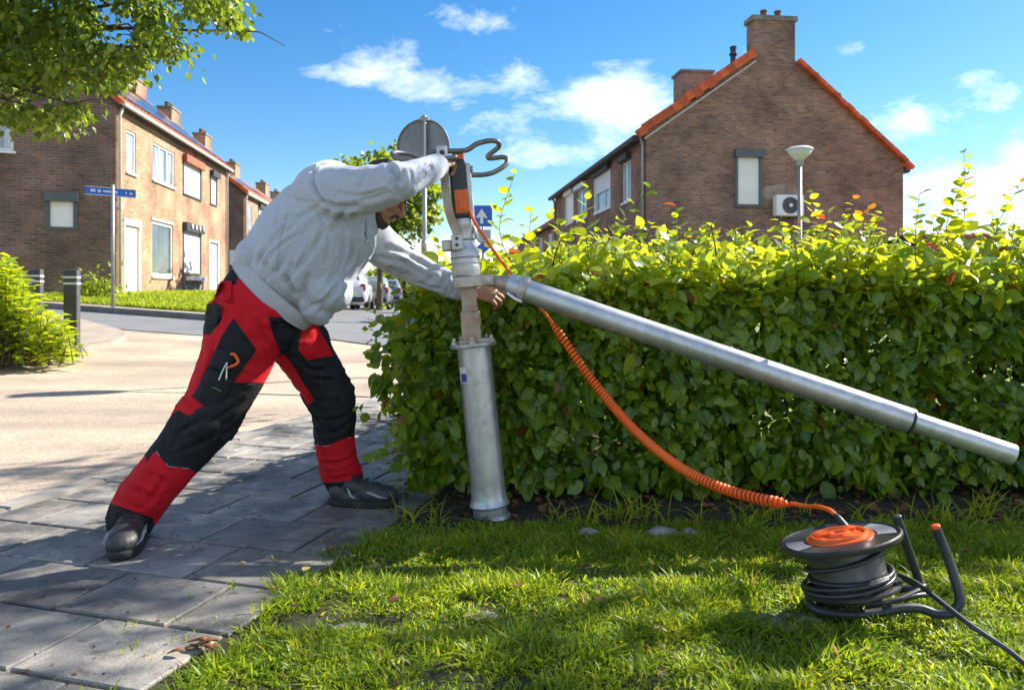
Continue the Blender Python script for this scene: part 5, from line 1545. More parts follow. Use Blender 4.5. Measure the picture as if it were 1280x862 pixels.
# ------------------------------------------------------------------ lawn grass
def in_poly(px, py, poly):
    inside = np.zeros(len(px), bool)
    n = len(poly); j = n - 1
    for i in range(n):
        xi, yi = poly[i]; xj, yj = poly[j]
        c = ((yi > py) != (yj > py)) & (px < (xj - xi) * (py - yi) / (yj - yi + 1e-12) + xi)
        inside ^= c; j = i
    return inside
def blade_mesh(name, base, lean, height, width, tint, parent=None):
    """grass blades: 3-segment tapering ribbons"""
    n = len(base)
    ang = rng.uniform(0, 2 * np.pi, n)
    side = np.stack([np.cos(ang), np.sin(ang), np.zeros(n)], 1) * width[:, None]
    lean3 = np.concatenate([lean, np.zeros((n, 1))], 1) * height[:, None]
    up = np.zeros((n, 3)); up[:, 2] = height
    V = np.zeros((n, 7, 3))
    for i, (t, w) in enumerate(((0.0, 0.8), (0.4, 1.0), (0.75, 0.65))):
        c = base + up * (t - 0.25 * t * t * np.linalg.norm(lean, axis=1)[:, None]) + lean3 * (t ** 1.8)
        V[:, 2 * i] = c - side * w; V[:, 2 * i + 1] = c + side * w
    V[:, 6] = base + up * (1 - 0.25 * np.linalg.norm(lean, axis=1)[:, None]) + lean3
    tri = np.array([(0, 1, 3), (0, 3, 2), (2, 3, 5), (2, 5, 4), (4, 5, 6)])
    Fc = (tri[None] + (np.arange(n) * 7)[:, None, None]).reshape(-1, 3)
    T = np.repeat(tint, 7)
    return link(name, np_mesh(name, V.reshape(-1, 3), Fc, ['grass'], attr={'tint': T, 'rib': np.ones(len(T))}), parent)
def build_lawn():
    poly = LAWN
    # tufts: clumped density, with a few bare spots where old paving shows
    n = 43000
    x = rng.uniform(-1.3, 2.9, n); y = 0.9 + (3.02 - 0.9) * rng.uniform(0, 1, n) ** 0.85
    jx = 0.05 * noise3(np.stack([x, y, np.zeros(n)], 1), 7.0, 2.0)
    ok = in_poly(x + jx, y + jx, poly)
    q = np.stack([x, y, np.zeros(n)], 1)
    den = noise3(q, 3.2, 5.0) + 0.5 * noise3(q, 9.0, 8.0)
    near_edge = sstep(-1.0, 0.4, x)
    ok &= rng.uniform(size=n) < np.clip(0.62 + 0.9 * den + 0.30 * near_edge, 0.03, 1.0)
    bare = noise3(q, 6.5, 21.0)
    ok &= ~((bare < -0.36) & (x < 0.5) & (y < 2.5) & (rng.uniform(size=n) < 0.85))
    x, y = x[ok], y[ok]
    nt_ = len(x)
    per = 8
    bx = np.repeat(x, per) + rng.normal(0, 0.013, nt_ * per); by = np.repeat(y, per) + rng.normal(0, 0.013, nt_ * per)
    m = len(bx)
    cq = np.stack([x, y, np.zeros(nt_)], 1); clump = 0.95 + 1.0 * noise3(cq, 5.0, 31.0) + 0.5 * noise3(cq, 14.0, 37.0)
    cl = np.repeat(np.clip(clump, 0.45, 1.7) * rng.uniform(0.75, 1.2, nt_), per)
    h = np.clip(rng.normal(0.024, 0.008, m), 0.009, 0.058) * cl
    lean = np.stack([(bx - np.repeat(x, per)) * 45 + rng.normal(0, 0.4, m), (by - np.repeat(y, per)) * 45 + rng.normal(0, 0.4, m)], 1)
    tint = np.clip(np.repeat(rng.normal(0.48, 0.15, nt_) + 0.25 * noise3(cq, 6.0, 41.0), per) + rng.normal(0, 0.09, m), 0, 1.0)
    dry = rng.uniform(size=m) < 0.02; tint[dry] = 1.6
    base = np.stack([bx, by, np.full(m, 0.026)], 1)
    o = blade_mesh('lawn_grass', base, lean, h, rng.uniform(0.0018, 0.0044, m), tint)
    tag(o, 'short bright green tufted grass in front of the hedge', 'grass', kind='stuff')
    # taller weeds and tufts at the hedge foot
    k = 46
    cx = rng.uniform(-0.5, 3.0, k); cx[(cx > -0.28) & (cx < 0.08)] += 0.5; cy = rng.normal(2.99, 0.05, k)
    per = 9
    bx = np.repeat(cx, per) + rng.normal(0, 0.02, k * per); by = np.repeat(cy, per) + rng.normal(0, 0.02, k * per); m = k * per
    base = np.stack([bx, by, np.full(m, 0.03)], 1)
    o = blade_mesh('weed_tufts', base, np.stack([rng.normal(0, 0.8, m), rng.normal(-0.3, 0.6, m)], 1), rng.uniform(0.05, 0.15, m), rng.uniform(0.002, 0.005, m), rng.uniform(0.35, 0.9, m))
    tag(o, 'longer loose grass tufts along the bare soil of the hedge', 'grass', kind='stuff')
    # grass in the pavement joints and along its edge
    k = 260
    a = rng.uniform(-2.2, 1.5, k); bb = np.clip(rng.normal(1.62, 0.10, k), 1.2, 1.9)
    pts = np.array([pav(float(i), float(j))[:] for i, j in zip(a, bb)])
    per = 7
    base = np.repeat(pts, per, 0) + rng.normal(0, 0.012, (k * per, 3)) * [1, 1, 0]; base[:, 2] = 0.02
    m = k * per
    o = blade_mesh('edge_grass', base, rng.normal(0, 0.7, (m, 2)), rng.uniform(0.012, 0.04, m), rng.uniform(0.0015, 0.003, m), rng.uniform(0.3, 0.9, m))
    tag(o, 'thin grass creeping over the pavement edge', 'grass', kind='stuff')
    # bank lawn by the left houses
    R_, N_ = BANK_R, BANK_N
    VV = BANK_V.reshape(R_, N_, 3)
    m = 26000
    fu = rng.uniform(0, N_ - 1.001, m); fv = rng.uniform(0, 1, m) ** 1.4 * (R_ - 1.001)
    iu, iv = fu.astype(int), fv.astype(int); du, dv = fu - iu, fv - iv
    b = (VV[iv, iu] * ((1 - du) * (1 - dv))[:, None] + VV[iv, iu + 1] * (du * (1 - dv))[:, None] + VV[iv + 1, iu] * ((1 - du) * dv)[:, None] + VV[iv + 1, iu + 1] * (du * dv)[:, None])
    o = blade_mesh('bank_grass', b, rng.normal(0, 0.6, (m, 2)), rng.uniform(0.06, 0.17, m), rng.uniform(0.008, 0.016, m), np.clip(rng.normal(0.6, 0.2, m), 0.1, 1.0))
    tag(o, 'sunny bright grass verge in front of the pale brick house', 'grass', kind='stuff')

# ------------------------------------------------------------------ trees and shrubs
def grow_tree(name, base, label, group, trunk_h, limbs, trunk_r, leaf_fn, mat, tpl, singles=0):
    base = Vector(base)
    par = thing(name, base, label, 'tree', group)
    mb = MB()
    top = base + Vector((0, 0, trunk_h))
    mb.tube(catmull([base - Vector((0, 0, 0.1)), base + Vector((0.03, 0.02, trunk_h * 0.5)), top], 5), [trunk_r * (1.25 - 0.55 * i / 10) for i in range(11)], 10)
    ends = []
    for (tip, r) in limbs:
        tip = Vector(tip); s = base + Vector((0, 0, trunk_h * random.uniform(0.8, 1.0)))
        mid = s.lerp(tip, 0.5) + Vector((0, 0, 0.12 * (tip - s).length))
        pth = catmull([s, mid, tip], 6)
        mb.tube(pth, [r * (1 - 0.85 * i / (len(pth) - 1)) for i in range(len(pth))], 7)
        for k in range(9):
            q = pth[random.randrange(4, len(pth))]
            e = q + Vector((random.gauss(0, 0.22), random.gauss(0, 0.3), random.gauss(-0.05, 0.15)))
            mb.tube([q, q.lerp(e, 0.5) + Vector((0, 0, 0.06)), e], [r * 0.22, r * 0.14, 0.004], 5); ends.append((q, e))
        ends.append((mid, tip))
    mb.build('trunk', 'bark', par, smooth=True)
    data = leaf_fn(ends)
    if singles:
        pos, size = data[0], data[3]
        rel = pos - np.array([0, 0, H]); zz = rel[:, 1]
        vis = (zz > 0.5) & (np.abs(rel[:, 0] / zz) < 0.66) & (rel[:, 2] / zz < 0.38)
        big = np.argsort(-np.where(vis, size / np.maximum(zz, 0.5), 0))[:singles]
        mk = np.zeros(len(pos), bool); mk[big] = True
        single_leaves('leaf', tpl, [d[mk] for d in data], mat, par, 6)
        data = [d[~mk] for d in data]
    leaves_object('crown', tpl, data, mat, par)
    return par
def cluster_leaves(centres, per, spread, size, droop, tint_mu):
    c = np.asarray(centres, float); n = len(c)
    k = per
    off = rng.normal(0, 1, (n * k, 3)); off *= (rng.uniform(0.3, 1.0, (n * k, 1)) * np.asarray(spread))
    pos = np.repeat(c, k, 0) + off
    m = n * k
    out = off / np.maximum(np.linalg.norm(off, axis=1, keepdims=True), 1e-3)
    dirs = out * 0.7 + rng.normal(0, 0.4, (m, 3)) + np.array([0, 0, -droop])
    norms = rng.normal(0, 0.45, (m, 3)) + np.array([0, 0, 0.9])
    ti = np.clip(np.repeat(rng.normal(tint_mu, 0.12, n), k) + rng.normal(0, 0.13, m), 0, 1.1)
    return [pos, dirs, norms, np.clip(rng.normal(size, size * 0.22, m), size * 0.5, size * 1.5), ti]
def build_corner_tree():
    """broadleaf tree on the island; one side of its crown hangs into the upper left of the view"""
    Z = 7.8
    base = Vector((-7.6, 8.9, float(gz(-7.6, 8.9))))
    tips_px = [(60, 60, 7.6), (160, 30, 7.8), (215, 60, 7.6), (295, 38, 7.9), (30, 130, 7.2), (90, 130, 7.4), (250, -10, 8.2), (130, 95, 7.3), (-40, 60, 7.8), (20, -30, 8.2), (120, -40, 8.4)]
    limbs = [(P(u, v, z_), 0.05) for (u, v, z_) in tips_px]
    limbs += [((base.x + dx, base.y + dy, base.z + dz), 0.07) for (dx, dy, dz) in ((-1.6, 0.5, 4.2), (-0.6, 1.6, 4.9), (0.5, -1.5, 4.6), (1.2, 1.2, 5.2), (-1.3, -1.2, 4.0), (0, 0, 5.9))]
    # boundary of the hanging part in the photograph, leaf clusters sampled inside it
    poly = [(-160, -160), (250, -160), (285, -10), (306, 38), (296, 46), (262, 20), (228, 14), (202, 22), (236, 66), (222, 74), (192, 68), (160, 92), (178, 100), (150, 112), (126, 104), (98, 112), (84, 124), (110, 140), (104, 152), (76, 150), (84, 166), (60, 150), (42, 150), (36, 166), (16, 150), (0, 150), (-30, 140), (-160, 150)]
    def leaf_fn(ends):
        cs = []
        nn = 0
        while nn < 1900:
            u = random.uniform(-160, 310); v = random.uniform(-160, 170)
            if not in_poly(np.array([u]), np.array([v]), poly)[0]: continue
            # fine gaps
            if mnoise.noise((u * 0.022, v * 0.03, 3.3)) < -0.20: continue
            cs.append(P(u, v, random.uniform(7.0, 8.8))[:]); nn += 1
        d1 = cluster_leaves(cs, 16, (0.12, 0.12, 0.075), 0.068, 0.8, 0.38)
        c2 = []
        while len(c2) < 520:
            q = np.array([random.uniform(-10.2, -5.2), random.uniform(6.8, 11.5), random.uniform(3.4, 7.6)])
            e = (q - np.array([-7.6, 9.1, 5.2])) / np.array([2.7, 2.5, 2.4])
            if e @ e < 1: c2.append(q)
        d2 = cluster_leaves(c2, 12, (0.24, 0.24, 0.16), 0.10, 0.6, 0.35)
        # long spray at the right
        c3 = [P(u, v, 7.9)[:] for (u, v) in zip(np.linspace(235, 308, 26), np.interp(np.linspace(235, 308, 26), [235, 262, 285, 308], [-6, 4, 22, 42]))]
        d3 = cluster_leaves(c3, 14, (0.06, 0.06, 0.05), 0.062, 0.8, 0.55)
        return [np.concatenate([a, b, c]) for a, b, c in zip(d1, d2, d3)]
    grow_tree('corner_tree', base, 'leafy green tree with drooping sprays hanging into the sky by the pale house', None, 2.7, limbs, 0.13, leaf_fn, 'leaf_tree', HORN, singles=260)
def build_round_tree(base, r, zc, label, n=260, seed=1, size=0.16, tint=0.55, name='street_tree', flat=0.85, group=None, per=16):
    rs = np.random.default_rng(seed)
    base = Vector(base)
    def leaf_fn(ends):
        cs = []
        while len(cs) < n:
            d = rs.normal(size=3); d /= np.linalg.norm(d); rad = rs.uniform(0.25, 1.0) ** 0.5
            bumpy = 1 + 0.28 * mnoise.noise((d[0] * 2.2 + seed, d[1] * 2.2, d[2] * 2.2))
            cs.append(np.array([base.x, base.y, zc]) + d * rad * r * bumpy * np.array([1, 1, flat]))
        return cluster_leaves(cs, per, (r * 0.10, r * 0.10, r * 0.07), size, 0.5, tint)
    limbs = []
    for k in range(8):
        a = k * 0.785 + seed; limbs.append(((base.x + math.cos(a) * r * 0.7, base.y + math.sin(a) * r * 0.7, zc + random.uniform(-0.2, 0.7) * r), 0.06))
    return grow_tree(name, base, label, group, max(1.2, zc - r * 0.75), limbs, 0.12, leaf_fn, 'leaf_tree', LIND)
def build_shrub():
    z0 = float(gz(-5.9, 9.2))
    cen = Vector((-6.3, 9.1, z0 + 0.03))
    par = thing('leafy_shrub', cen, 'bright yellow-green leafy shrub on the paved island beside the bollards', 'shrub')
    st = MB(); sp, sd, sn_, ss_, st_ = [], [], [], [], []
    poly = [(-80, 350), (-30, 316), (10, 312), (22, 330), (34, 345), (46, 366), (58, 386), (74, 394), (94, 407), (94, 424), (84, 433), (40, 438), (0, 440), (-80, 440)]
    for k in range(520):
        Z = random.uniform(8.5, 9.9)
        while True:
            u, v = random.uniform(-80, 104), random.uniform(312, 438)
            if in_poly(np.array([u]), np.array([v]), poly)[0]: break
        tip = P(u, v, Z); zz = float(gz(tip.x, tip.y)) + 0.05
        tip.z = max(tip.z, zz + 0.1)
        b = Vector((tip.x * 1.0 + random.gauss(0, 0.12), Z + random.gauss(0, 0.1), zz))
        st.tube([b, b.lerp(tip, 0.5) + Vector((random.gauss(0, 0.03), 0, 0)), tip], [0.006, 0.005, 0.002], 4)
        L = (tip - b).length; m = max(4, int(L / 0.045)); m = min(m, 16); ph = random.uniform(0, 6)
        for i in range(m):
            t = 1 - (i / m) * min(1, 0.6 / max(L, 0.1)); q = b.lerp(tip, t); ph += 2.4
            d = Vector((math.cos(ph), math.sin(ph), 0.35 - 0.5 * (i / m)))
            sp.append(q[:]); sd.append(d[:]); sn_.append((random.gauss(0, 0.25) - d.x * 0.3, random.gauss(0, 0.25) - d.y * 0.3, 1)); ss_.append(random.uniform(0.08, 0.15)); st_.append(random.uniform(0.15, 1.0))
    tag(st.build('stems', 'wood_twig', par), kind='stuff')
    leaves_object('foliage', HORN, [np.array(a, float) for a in (sp, sd, sn_, ss_, st_)] + [rng.uniform(0.7, 1.1, len(sp))], 'leaf_shrub', par)
    # low weeds at the foot of the gable
    for (u, Z, n, lab) in ((118, 20.0, 60, 'low green weeds at the foot of the dark gable wall'),):
        sp, sd, sn_, ss_, st_ = [], [], [], [], []
        p0 = P(u, 355, Z); par = thing('wall_weeds', (p0.x, p0.y, 0.7), lab, 'shrub')
        for k in range(420):
            q = np.array([p0.x + random.gauss(0, 0.38), p0.y + random.gauss(0, 0.12), 0.72 + abs(random.gauss(0, 0.30))])
            sp.append(q); sd.append(unit(1)[0] + [0, 0, 0.3]); sn_.append(unit(1)[0] * 0.5 + [0, 0, 1]); ss_.append(random.uniform(0.10, 0.18)); st_.append(random.uniform(0.2, 0.8))
        leaves_object('foliage', LANCE, [np.array(a, float) for a in (sp, sd, sn_, ss_, st_)], 'leaf_shrub', par)
        mb = MB()
        for k in range(12):
            b = Vector((p0.x + random.gauss(0, 0.3), p0.y, 0.6)); mb.tube([b, b + Vector((random.gauss(0, 0.1), 0, 0.6))], [0.012, 0.004], 5)
        mb.build('stems', 'wood_twig', par)
# ------------------------------------------------------------------ hinged lamp post being set up
ZP = 3.05
def build_post():
    foot = P(614.5, 655, ZP); foot.z = -0.02
    top = P(592, 431, ZP); ax = (top - P(614.5, 655, ZP)).normalized()
    par = thing('hinged_mast', (foot.x, foot.y, 0.0), 'galvanised steel ground tube with a long grey mast hinged down across the hedge', 'mast')
    r = 21.3 / F * ZP
    f0 = P(614.5, 655, ZP) - ax * 0.12
    L = (top - f0).length
    def hz(v): return (P(614.5 + (592 - 614.5) * (655 - v) / 224.0, v, ZP) - f0).length
    h1, h2 = hz(629), hz(645.5)
    prof = [(r * 0.93, 0.0), (r * 0.93, h2 - 0.012), (r * 1.14, h2 - 0.007), (r * 1.19, h2), (r * 1.14, h2 + 0.007), (r * 1.0, h2 + 0.013), (r * 1.0, h1 - 0.011), (r * 1.13, h1 - 0.006), (r * 1.18, h1), (r * 1.12, h1 + 0.006), (r * 1.03, h1 + 0.03), (r * 1.0, h1 + 0.08), (r * 0.985, L - 0.004)]
    mb = MB(); mb.lathe(f0, ax, prof, 40, ref=(1, 0, 0)); tube = mb.build('ground_tube', 'galvanised', par, auto=40)
    # sticker, curved on the tube
    ex = (Vector((1, 0, 0)) - ax * ax.x).normalized(); ey = ax.cross(ex)
    if ey.y > 0: ey = -ey
    def tp(ang, h, rr): return f0 + ax * h + (ex * math.sin(ang) - Vector(-ey) * 0 + ey * math.cos(ang)) * rr
    for (v0, v1, a0, a1, mat, nm, k) in ((475, 456, -1.20, -0.52, 'sticker_white', 'sticker', 1.004), (474, 464, -1.02, -0.56, 'sticker_blue', 'sticker_print', 1.010)):
        mb = MB(); h0, h1_ = hz(v0), hz(v1); n = 8
        vs = [tp(a0 + (a1 - a0) * i / n, h, r * k) for h in (h0, h1_) for i in range(n + 1)]
        mb.add(vs, [(i, i + 1, n + 2 + i, n + 1 + i) for i in range(n)]); mb.build(nm, mat, tube, smooth=True)
    # flange plate with bolts
    fc = P(591.5, 430, ZP)
    mb = MB(); R = 29.5 / F * ZP
    mb.lathe(fc, ax, [(0, -0.010), (R * 0.98, -0.010), (R, -0.007), (R, 0.004), (R * 0.97, 0.007), (0, 0.007)], 40, ref=(1, 0, 0)); fl = mb.build('flange', 'galvanised', par, auto=40)
    mb = MB(); mb.bbox(fc + ax * 0.014 + ex * 0.01, ex * 0.062, ey * 0.045, ax * 0.008, 0.003); mb.build('base_plate', 'steel_rusty', par)
    for (dx, dy) in ((-0.072, 0.03), (0.075, 0.03), (-0.05, -0.06), (0.05, -0.06), (0.0, 0.078)):
        mb = MB(); c = fc + ex * dx + ey * dy
        mb.lathe(c, ax, [(0.013, 0), (0.013, 0.016), (0.010, 0.018), (0.007, 0.018), (0.007, 0.032), (0, 0.033)], 6); mb.build('bolt', 'steel_worn', fl)
    # square inner post in two sizes
    a = P(590.5, 427, ZP); b = P(587.5, 387, ZP); c = P(585, 352, ZP)
    d1 = (b - a); ex1 = (Vector((1, 0, 0.05))).normalized()
    mb = MB(); mb.bbox((a + b) / 2 - d1.normalized() * 0.004, ex1 * 0.038, Vector((0, 1, 0)) * 0.036, d1 / 2, 0.007); mb.build('square_post', 'steel_rusty', par)
    mb = MB(); mb.lathe(b, d1.normalized(), [(0.040, -0.006), (0.043, 0.0), (0.040, 0.006)], 4, ref=(1, 1, 0)); mb.build('post_collar', 'steel_worn', par)
    d2 = (c - b); mb = MB(); mb.bbox((b + c) / 2, ex1 * 0.030, Vector((0, 1, 0)) * 0.030, d2 / 2, 0.006); mb.build('square_post', 'steel_rusty', par)
    # hinge: cross bar, pin, link arm
    p0, p1 = P(568, 354, ZP - 0.03), P(617, 349.5, ZP - 0.03)
    d = (p1 - p0)
    for dy in (-0.034, 0.040):
        mb = MB(); mb.bbox((p0 + p1) / 2 + Vector((0, dy, 0)), d / 2, Vector((0, 0.010, 0)), Vector((-d.z, 0, d.x)).normalized() * 0.022, 0.004); mb.build('hinge_plate', 'steel_worn', par)
    mb = MB(); mb.bbox(p0.lerp(p1, 0.34), d * 0.33, Vector((0, 0.03, 0)), Vector((-d.z, 0, d.x)).normalized() * 0.017, 0.004); mb.build('hinge_block', 'steel_worn', par)
    pin = P(608.5, 350, ZP - 0.03)
    mb = MB(); mb.lathe(pin + Vector((0, -0.066, 0)), (0, 1, 0), [(0.0, 0.0), (0.016, 0.002), (0.018, 0.008), (0.018, 0.03), (0.012, 0.032), (0.012, 0.12), (0, 0.121)], 18); mb.build('hinge_pin', 'steel_worn', par, auto=40)
    # mast: link arm > clamp collar > long tube > joint ring > thinner end
    m0 = P(615, 350.5, ZP - 0.02); m1 = P(634, 355, ZP - 0.02); m2 = P(652, 361, ZP - 0.03); m3 = P(1139, 526, 2.72); m4 = P(1267, 568.5, 2.645)
    mb = MB(); mb.tube([m0, m0.lerp(m1, 0.3), m1, m1.lerp(m2, 0.25)], [0.022, 0.026, 0.034, 0.036], 16); mb.build('mast_arm', 'steel_worn', par, smooth=True)
    r0, r1, r2 = 0.0475, 0.0447, 0.0364
    md = (m3 - m2).normalized()
    s0 = m1 + md * 0.006
    pts = [s0, s0 + md * 0.002] + [s0.lerp(m3, t) for t in np.linspace(0.02, 1, 12)]
    mb = MB(); mb.tube(pts, [r0 * 0.90] + [r0 * 0.95 + (r1 - r0 * 0.95) * min(1, i / 3) for i in range(len(pts) - 1)], 36); mast = mb.build('mast_tube', 'galvanised', par, auto=40)
    cpos = P(655.5, 360, ZP - 0.03)
    cpos = s0 + md * (cpos - s0).dot(md)
    mb = MB(); mb.lathe(cpos - md * 0.014, md, [(r0 * 0.96, 0), (r0 * 1.14, 0.001), (r0 * 1.17, 0.004), (r0 * 1.17, 0.026), (r0 * 1.14, 0.030), (r0 * 0.96, 0.031)], 30); mb.build('clamp_collar', 'steel_worn', mast, auto=40)
    me_ = (m4 - m3).normalized()
    mb = MB(); mb.lathe(m3 - md * 0.008, md, [(r1 * 0.8, 0), (r1 * 1.035, 0.001), (r1 * 1.04, 0.010), (r1 * 0.9, 0.013)], 30); mb.build('joint_ring', 'plastic_dark', mast, auto=40)
    Le = (m4 - m3).length
    mb = MB(); mb.lathe(m3, me_, [(r2, 0.0), (r2, Le - 0.004), (r2 * 0.97, Le), (r2 * 0.86, Le), (r2 * 0.84, Le - 0.06), (0, Le - 0.07)], 32); mb.build('mast_end', 'galvanised', mast, auto=40)
    KEEP_OUT.append((P(630, 330, ZP)[:], P(690, 400, ZP + 0.03)[:], 0.05)); KEEP_OUT.append((m0[:], m3[:], 0.085)); KEEP_OUT.append((m3[:], m4[:], 0.07)); KEEP_OUT.append((foot[:], P(570, 200, ZP)[:], 0.12))
    # strap / white tie at the joint under the collar
    w0, w1 = P(634, 366, ZP - 0.075), P(652, 377, ZP - 0.08)
    mb = MB(); mb.tube(catmull([w0, w0.lerp(w1, 0.5) + Vector((0, -0.004, -0.004)), w1], 4), 0.010, 8, flat=0.5); mb.build('cable_tie', 'plastic_white', par, smooth=True)
    return par
build_post()

def build_breaker():
    Z = ZP
    base = P(583.5, 345, Z)
    par = thing('breaker_hammer', base, 'electric breaker hammer with black and orange housing and bent tube handles on the steel post', 'power tool')
    ax = (P(572, 205, Z) - base).normalized()
    ex = (Vector((1, 0, 0)) - ax * ax.x).normalized(); ey = Vector((0, 1, 0)); ey = (ey - ax * ey.dot(ax)).normalized()
    def at(v, du=0.0, dy=0.0):
        t = (345 - v) / (345 - 205.0)
        c = base.lerp(P(572, 205, Z), t)
        return c + ex * (du / F * Z) + ey * dy
    s = Z / F
    def ln(v): return (at(v) - base).length
    # lower barrel, stepped
    prof = [(17 * s, 0), (18.0 * s, 0.006), (18.0 * s, ln(333)), (17 * s, ln(332)), (17 * s, ln(330)), (18.2 * s, ln(329)), (18.2 * s, ln(316)), (17.5 * s, ln(312)), (15.5 * s, ln(310)), (13.5 * s, ln(305)), (13.5 * s, ln(286)), (14.5 * s, ln(284)), (14.5 * s, ln(276)), (13.5 * s, ln(274))]
    mb = MB(); mb.lathe(base, ax, prof, 32, ref=(1, 0, 0)); mb.build('barrel', 'cast_alu', par, auto=35)
    for v in (322, 300):
        mb = MB(); mb.lathe(at(v), ax, [(17.9 * s, -0.004), (18.9 * s, -0.002), (18.9 * s, 0.002), (17.9 * s, 0.004)] if v > 310 else [(13.3 * s, -0.004), (14.6 * s, -0.002), (14.6 * s, 0.002), (13.3 * s, 0.004)], 32); mb.build('barrel_ring', 'gutter_grey', par, smooth=True)
    # side latch levers at the barrel shoulder
    mb = MB(); mb.bbox(at(306, -21, -0.02), ex * 0.020, ey * 0.02, ax * 0.022, 0.006); mb.build('latch', 'steel_worn', par)
    mb = MB(); mb.tube(catmull([at(284, 13, -0.01), at(294, 16, -0.02), at(303, 20, -0.02), at(304.5, 27, -0.02)], 4), 0.0075, 8); mb.build('latch_lever', 'cast_alu', par, smooth=True)
    # motor housing
    def slab(v0, v1, w0, w1, dep, mat, nm, du=0.0, dy=0.0, b=0.008):
        a, c = at(v0, du, dy), at(v1, du, dy)
        bm_ = MB(); hs = []
        n = 6
        ringz = [(a, w0), (a.lerp(c, 0.5), (w0 + w1) / 2), (c, w1)]
        bm_.bbox((a + c) / 2, ex * ((w0 + w1) / 4 * s * 2 / 1.0 * 0.5), ey * dep, (c - a) / 2, b)
        return bm_.build(nm, mat, par)
    slab(274, 200, 21, 21, 0.036, 'housing_black', 'motor_housing', du=-0.5, b=0.012)
    slab(268, 238, 17, 17, 0.0385, 'housing_orange', 'orange_panel', du=1.5, b=0.006)
    slab(264, 243, 10, 10, 0.0405, 'cable_orange', 'panel_inset', du=2.0, b=0.004)
    slab(205, 190, 15, 15, 0.022, 'housing_orange', 'top_grip', du=1.5, b=0.012)
    slab(274, 206, 6, 6, 0.030, 'cast_alu', 'side_rail', du=12.5, b=0.005)
    # flat steel lever bar along the left side, bowed
    path = [P(553, 186, Z - 0.05), P(554.5, 200, Z - 0.05), P(557.5, 240, Z - 0.055), P(563, 270, Z - 0.05), P(571, 292, Z - 0.05), P(573, 309, Z - 0.05)]
    pth = catmull(path, 5)
    mb = MB(); w = 0.0165; n = len(pth)
    vs = []
    for i, p in enumerate(pth):
        t = (pth[min(n - 1, i + 1)] - pth[max(0, i - 1)]).normalized(); sd = Vector((-t.z, 0, t.x)) * w
        vs += [p - sd + Vector((0, -0.006, 0)), p + sd + Vector((0, -0.006, 0)), p + sd + Vector((0, 0.006, 0)), p - sd + Vector((0, 0.006, 0))]
    fs = [(4 * i + k, 4 * i + (k + 1) % 4, 4 * i + 4 + (k + 1) % 4, 4 * i + 4 + k) for i in range(n - 1) for k in range(4)] + [(3, 2, 1, 0), (4 * n - 4, 4 * n - 3, 4 * n - 2, 4 * n - 1)]
    mb.add(vs, fs); mb.build('lever_bar', 'steel_rusty', par)
    # clamp block at the barrel end of the bar
    mb = MB(); mb.bbox(P(571.5, 303, Z - 0.052), ex * 0.022, ey * 0.012, ax * 0.030, 0.004); blk = mb.build('lever_clamp', 'cast_alu', par)
    for v in (298, 306):
        mb = MB(); mb.lathe(P(571, v, Z - 0.066), (0, -1, 0), [(0.0065, -0.004), (0.0065, 0.003), (0, 0.003)], 8); mb.build('clamp_bolt', 'lead_dark', blk)
    # top eye plate
    mb = MB(); mb.bbox(P(552.5, 191, Z - 0.052), ex * 0.021, ey * 0.015, ax * 0.026, 0.006); eye = mb.build('eye_plate', 'cast_alu', par)
    mb = MB(); mb.lathe(P(552.5, 190.5, Z - 0.069), (0, -1, 0), [(0.010, -0.004), (0.010, 0.002), (0.0, 0.002)], 12); mb.build('eye_hole', 'lead_dark', eye)
    # bent tube handles
    hr = 0.0105
    right = [P(539, 190, Z - 0.03), P(556, 189, Z - 0.03), P(582, 188, Z - 0.02), P(596, 180, Z), P(612, 176, Z + 0.01), P(622, 177.5, Z + 0.02), P(623, 184, Z + 0.05), P(611, 194, Z + 0.10), P(612, 198, Z + 0.12), P(628, 196.5, Z + 0.13), P(633.5, 199, Z + 0.12), P(632, 206, Z + 0.10), P(618, 215, Z + 0.07), P(603, 218.5, Z + 0.05), P(583, 218.5, Z + 0.03)]
    left = [P(571, 196.5, Z - 0.06), P(548, 199.5, Z - 0.08), P(526, 203, Z - 0.12), P(508, 200, Z - 0.15), P(494, 196, Z - 0.12), P(490.5, 193, Z - 0.08), P(494, 191, Z - 0.03), P(510, 193, Z + 0.01), P(530, 199.5, Z + 0.02), P(548, 202, Z + 0.01), P(572, 200, Z)]
    for pp in (right, left):
        mb = MB(); mb.tube(catmull(pp, 6), hr, 12); h = mb.build('handle', 'handle_grey', par, smooth=True)
    mb = MB(); mb.lathe(P(580, 212, Z - 0.01), (1, 0, 0), [(0.012, -0.01), (0.012, 0.02), (0.015, 0.02), (0.015, 0.035), (0, 0.036)], 12); mb.build('handle_bolt', 'gutter_grey', par, smooth=True)
    return par
build_breaker()

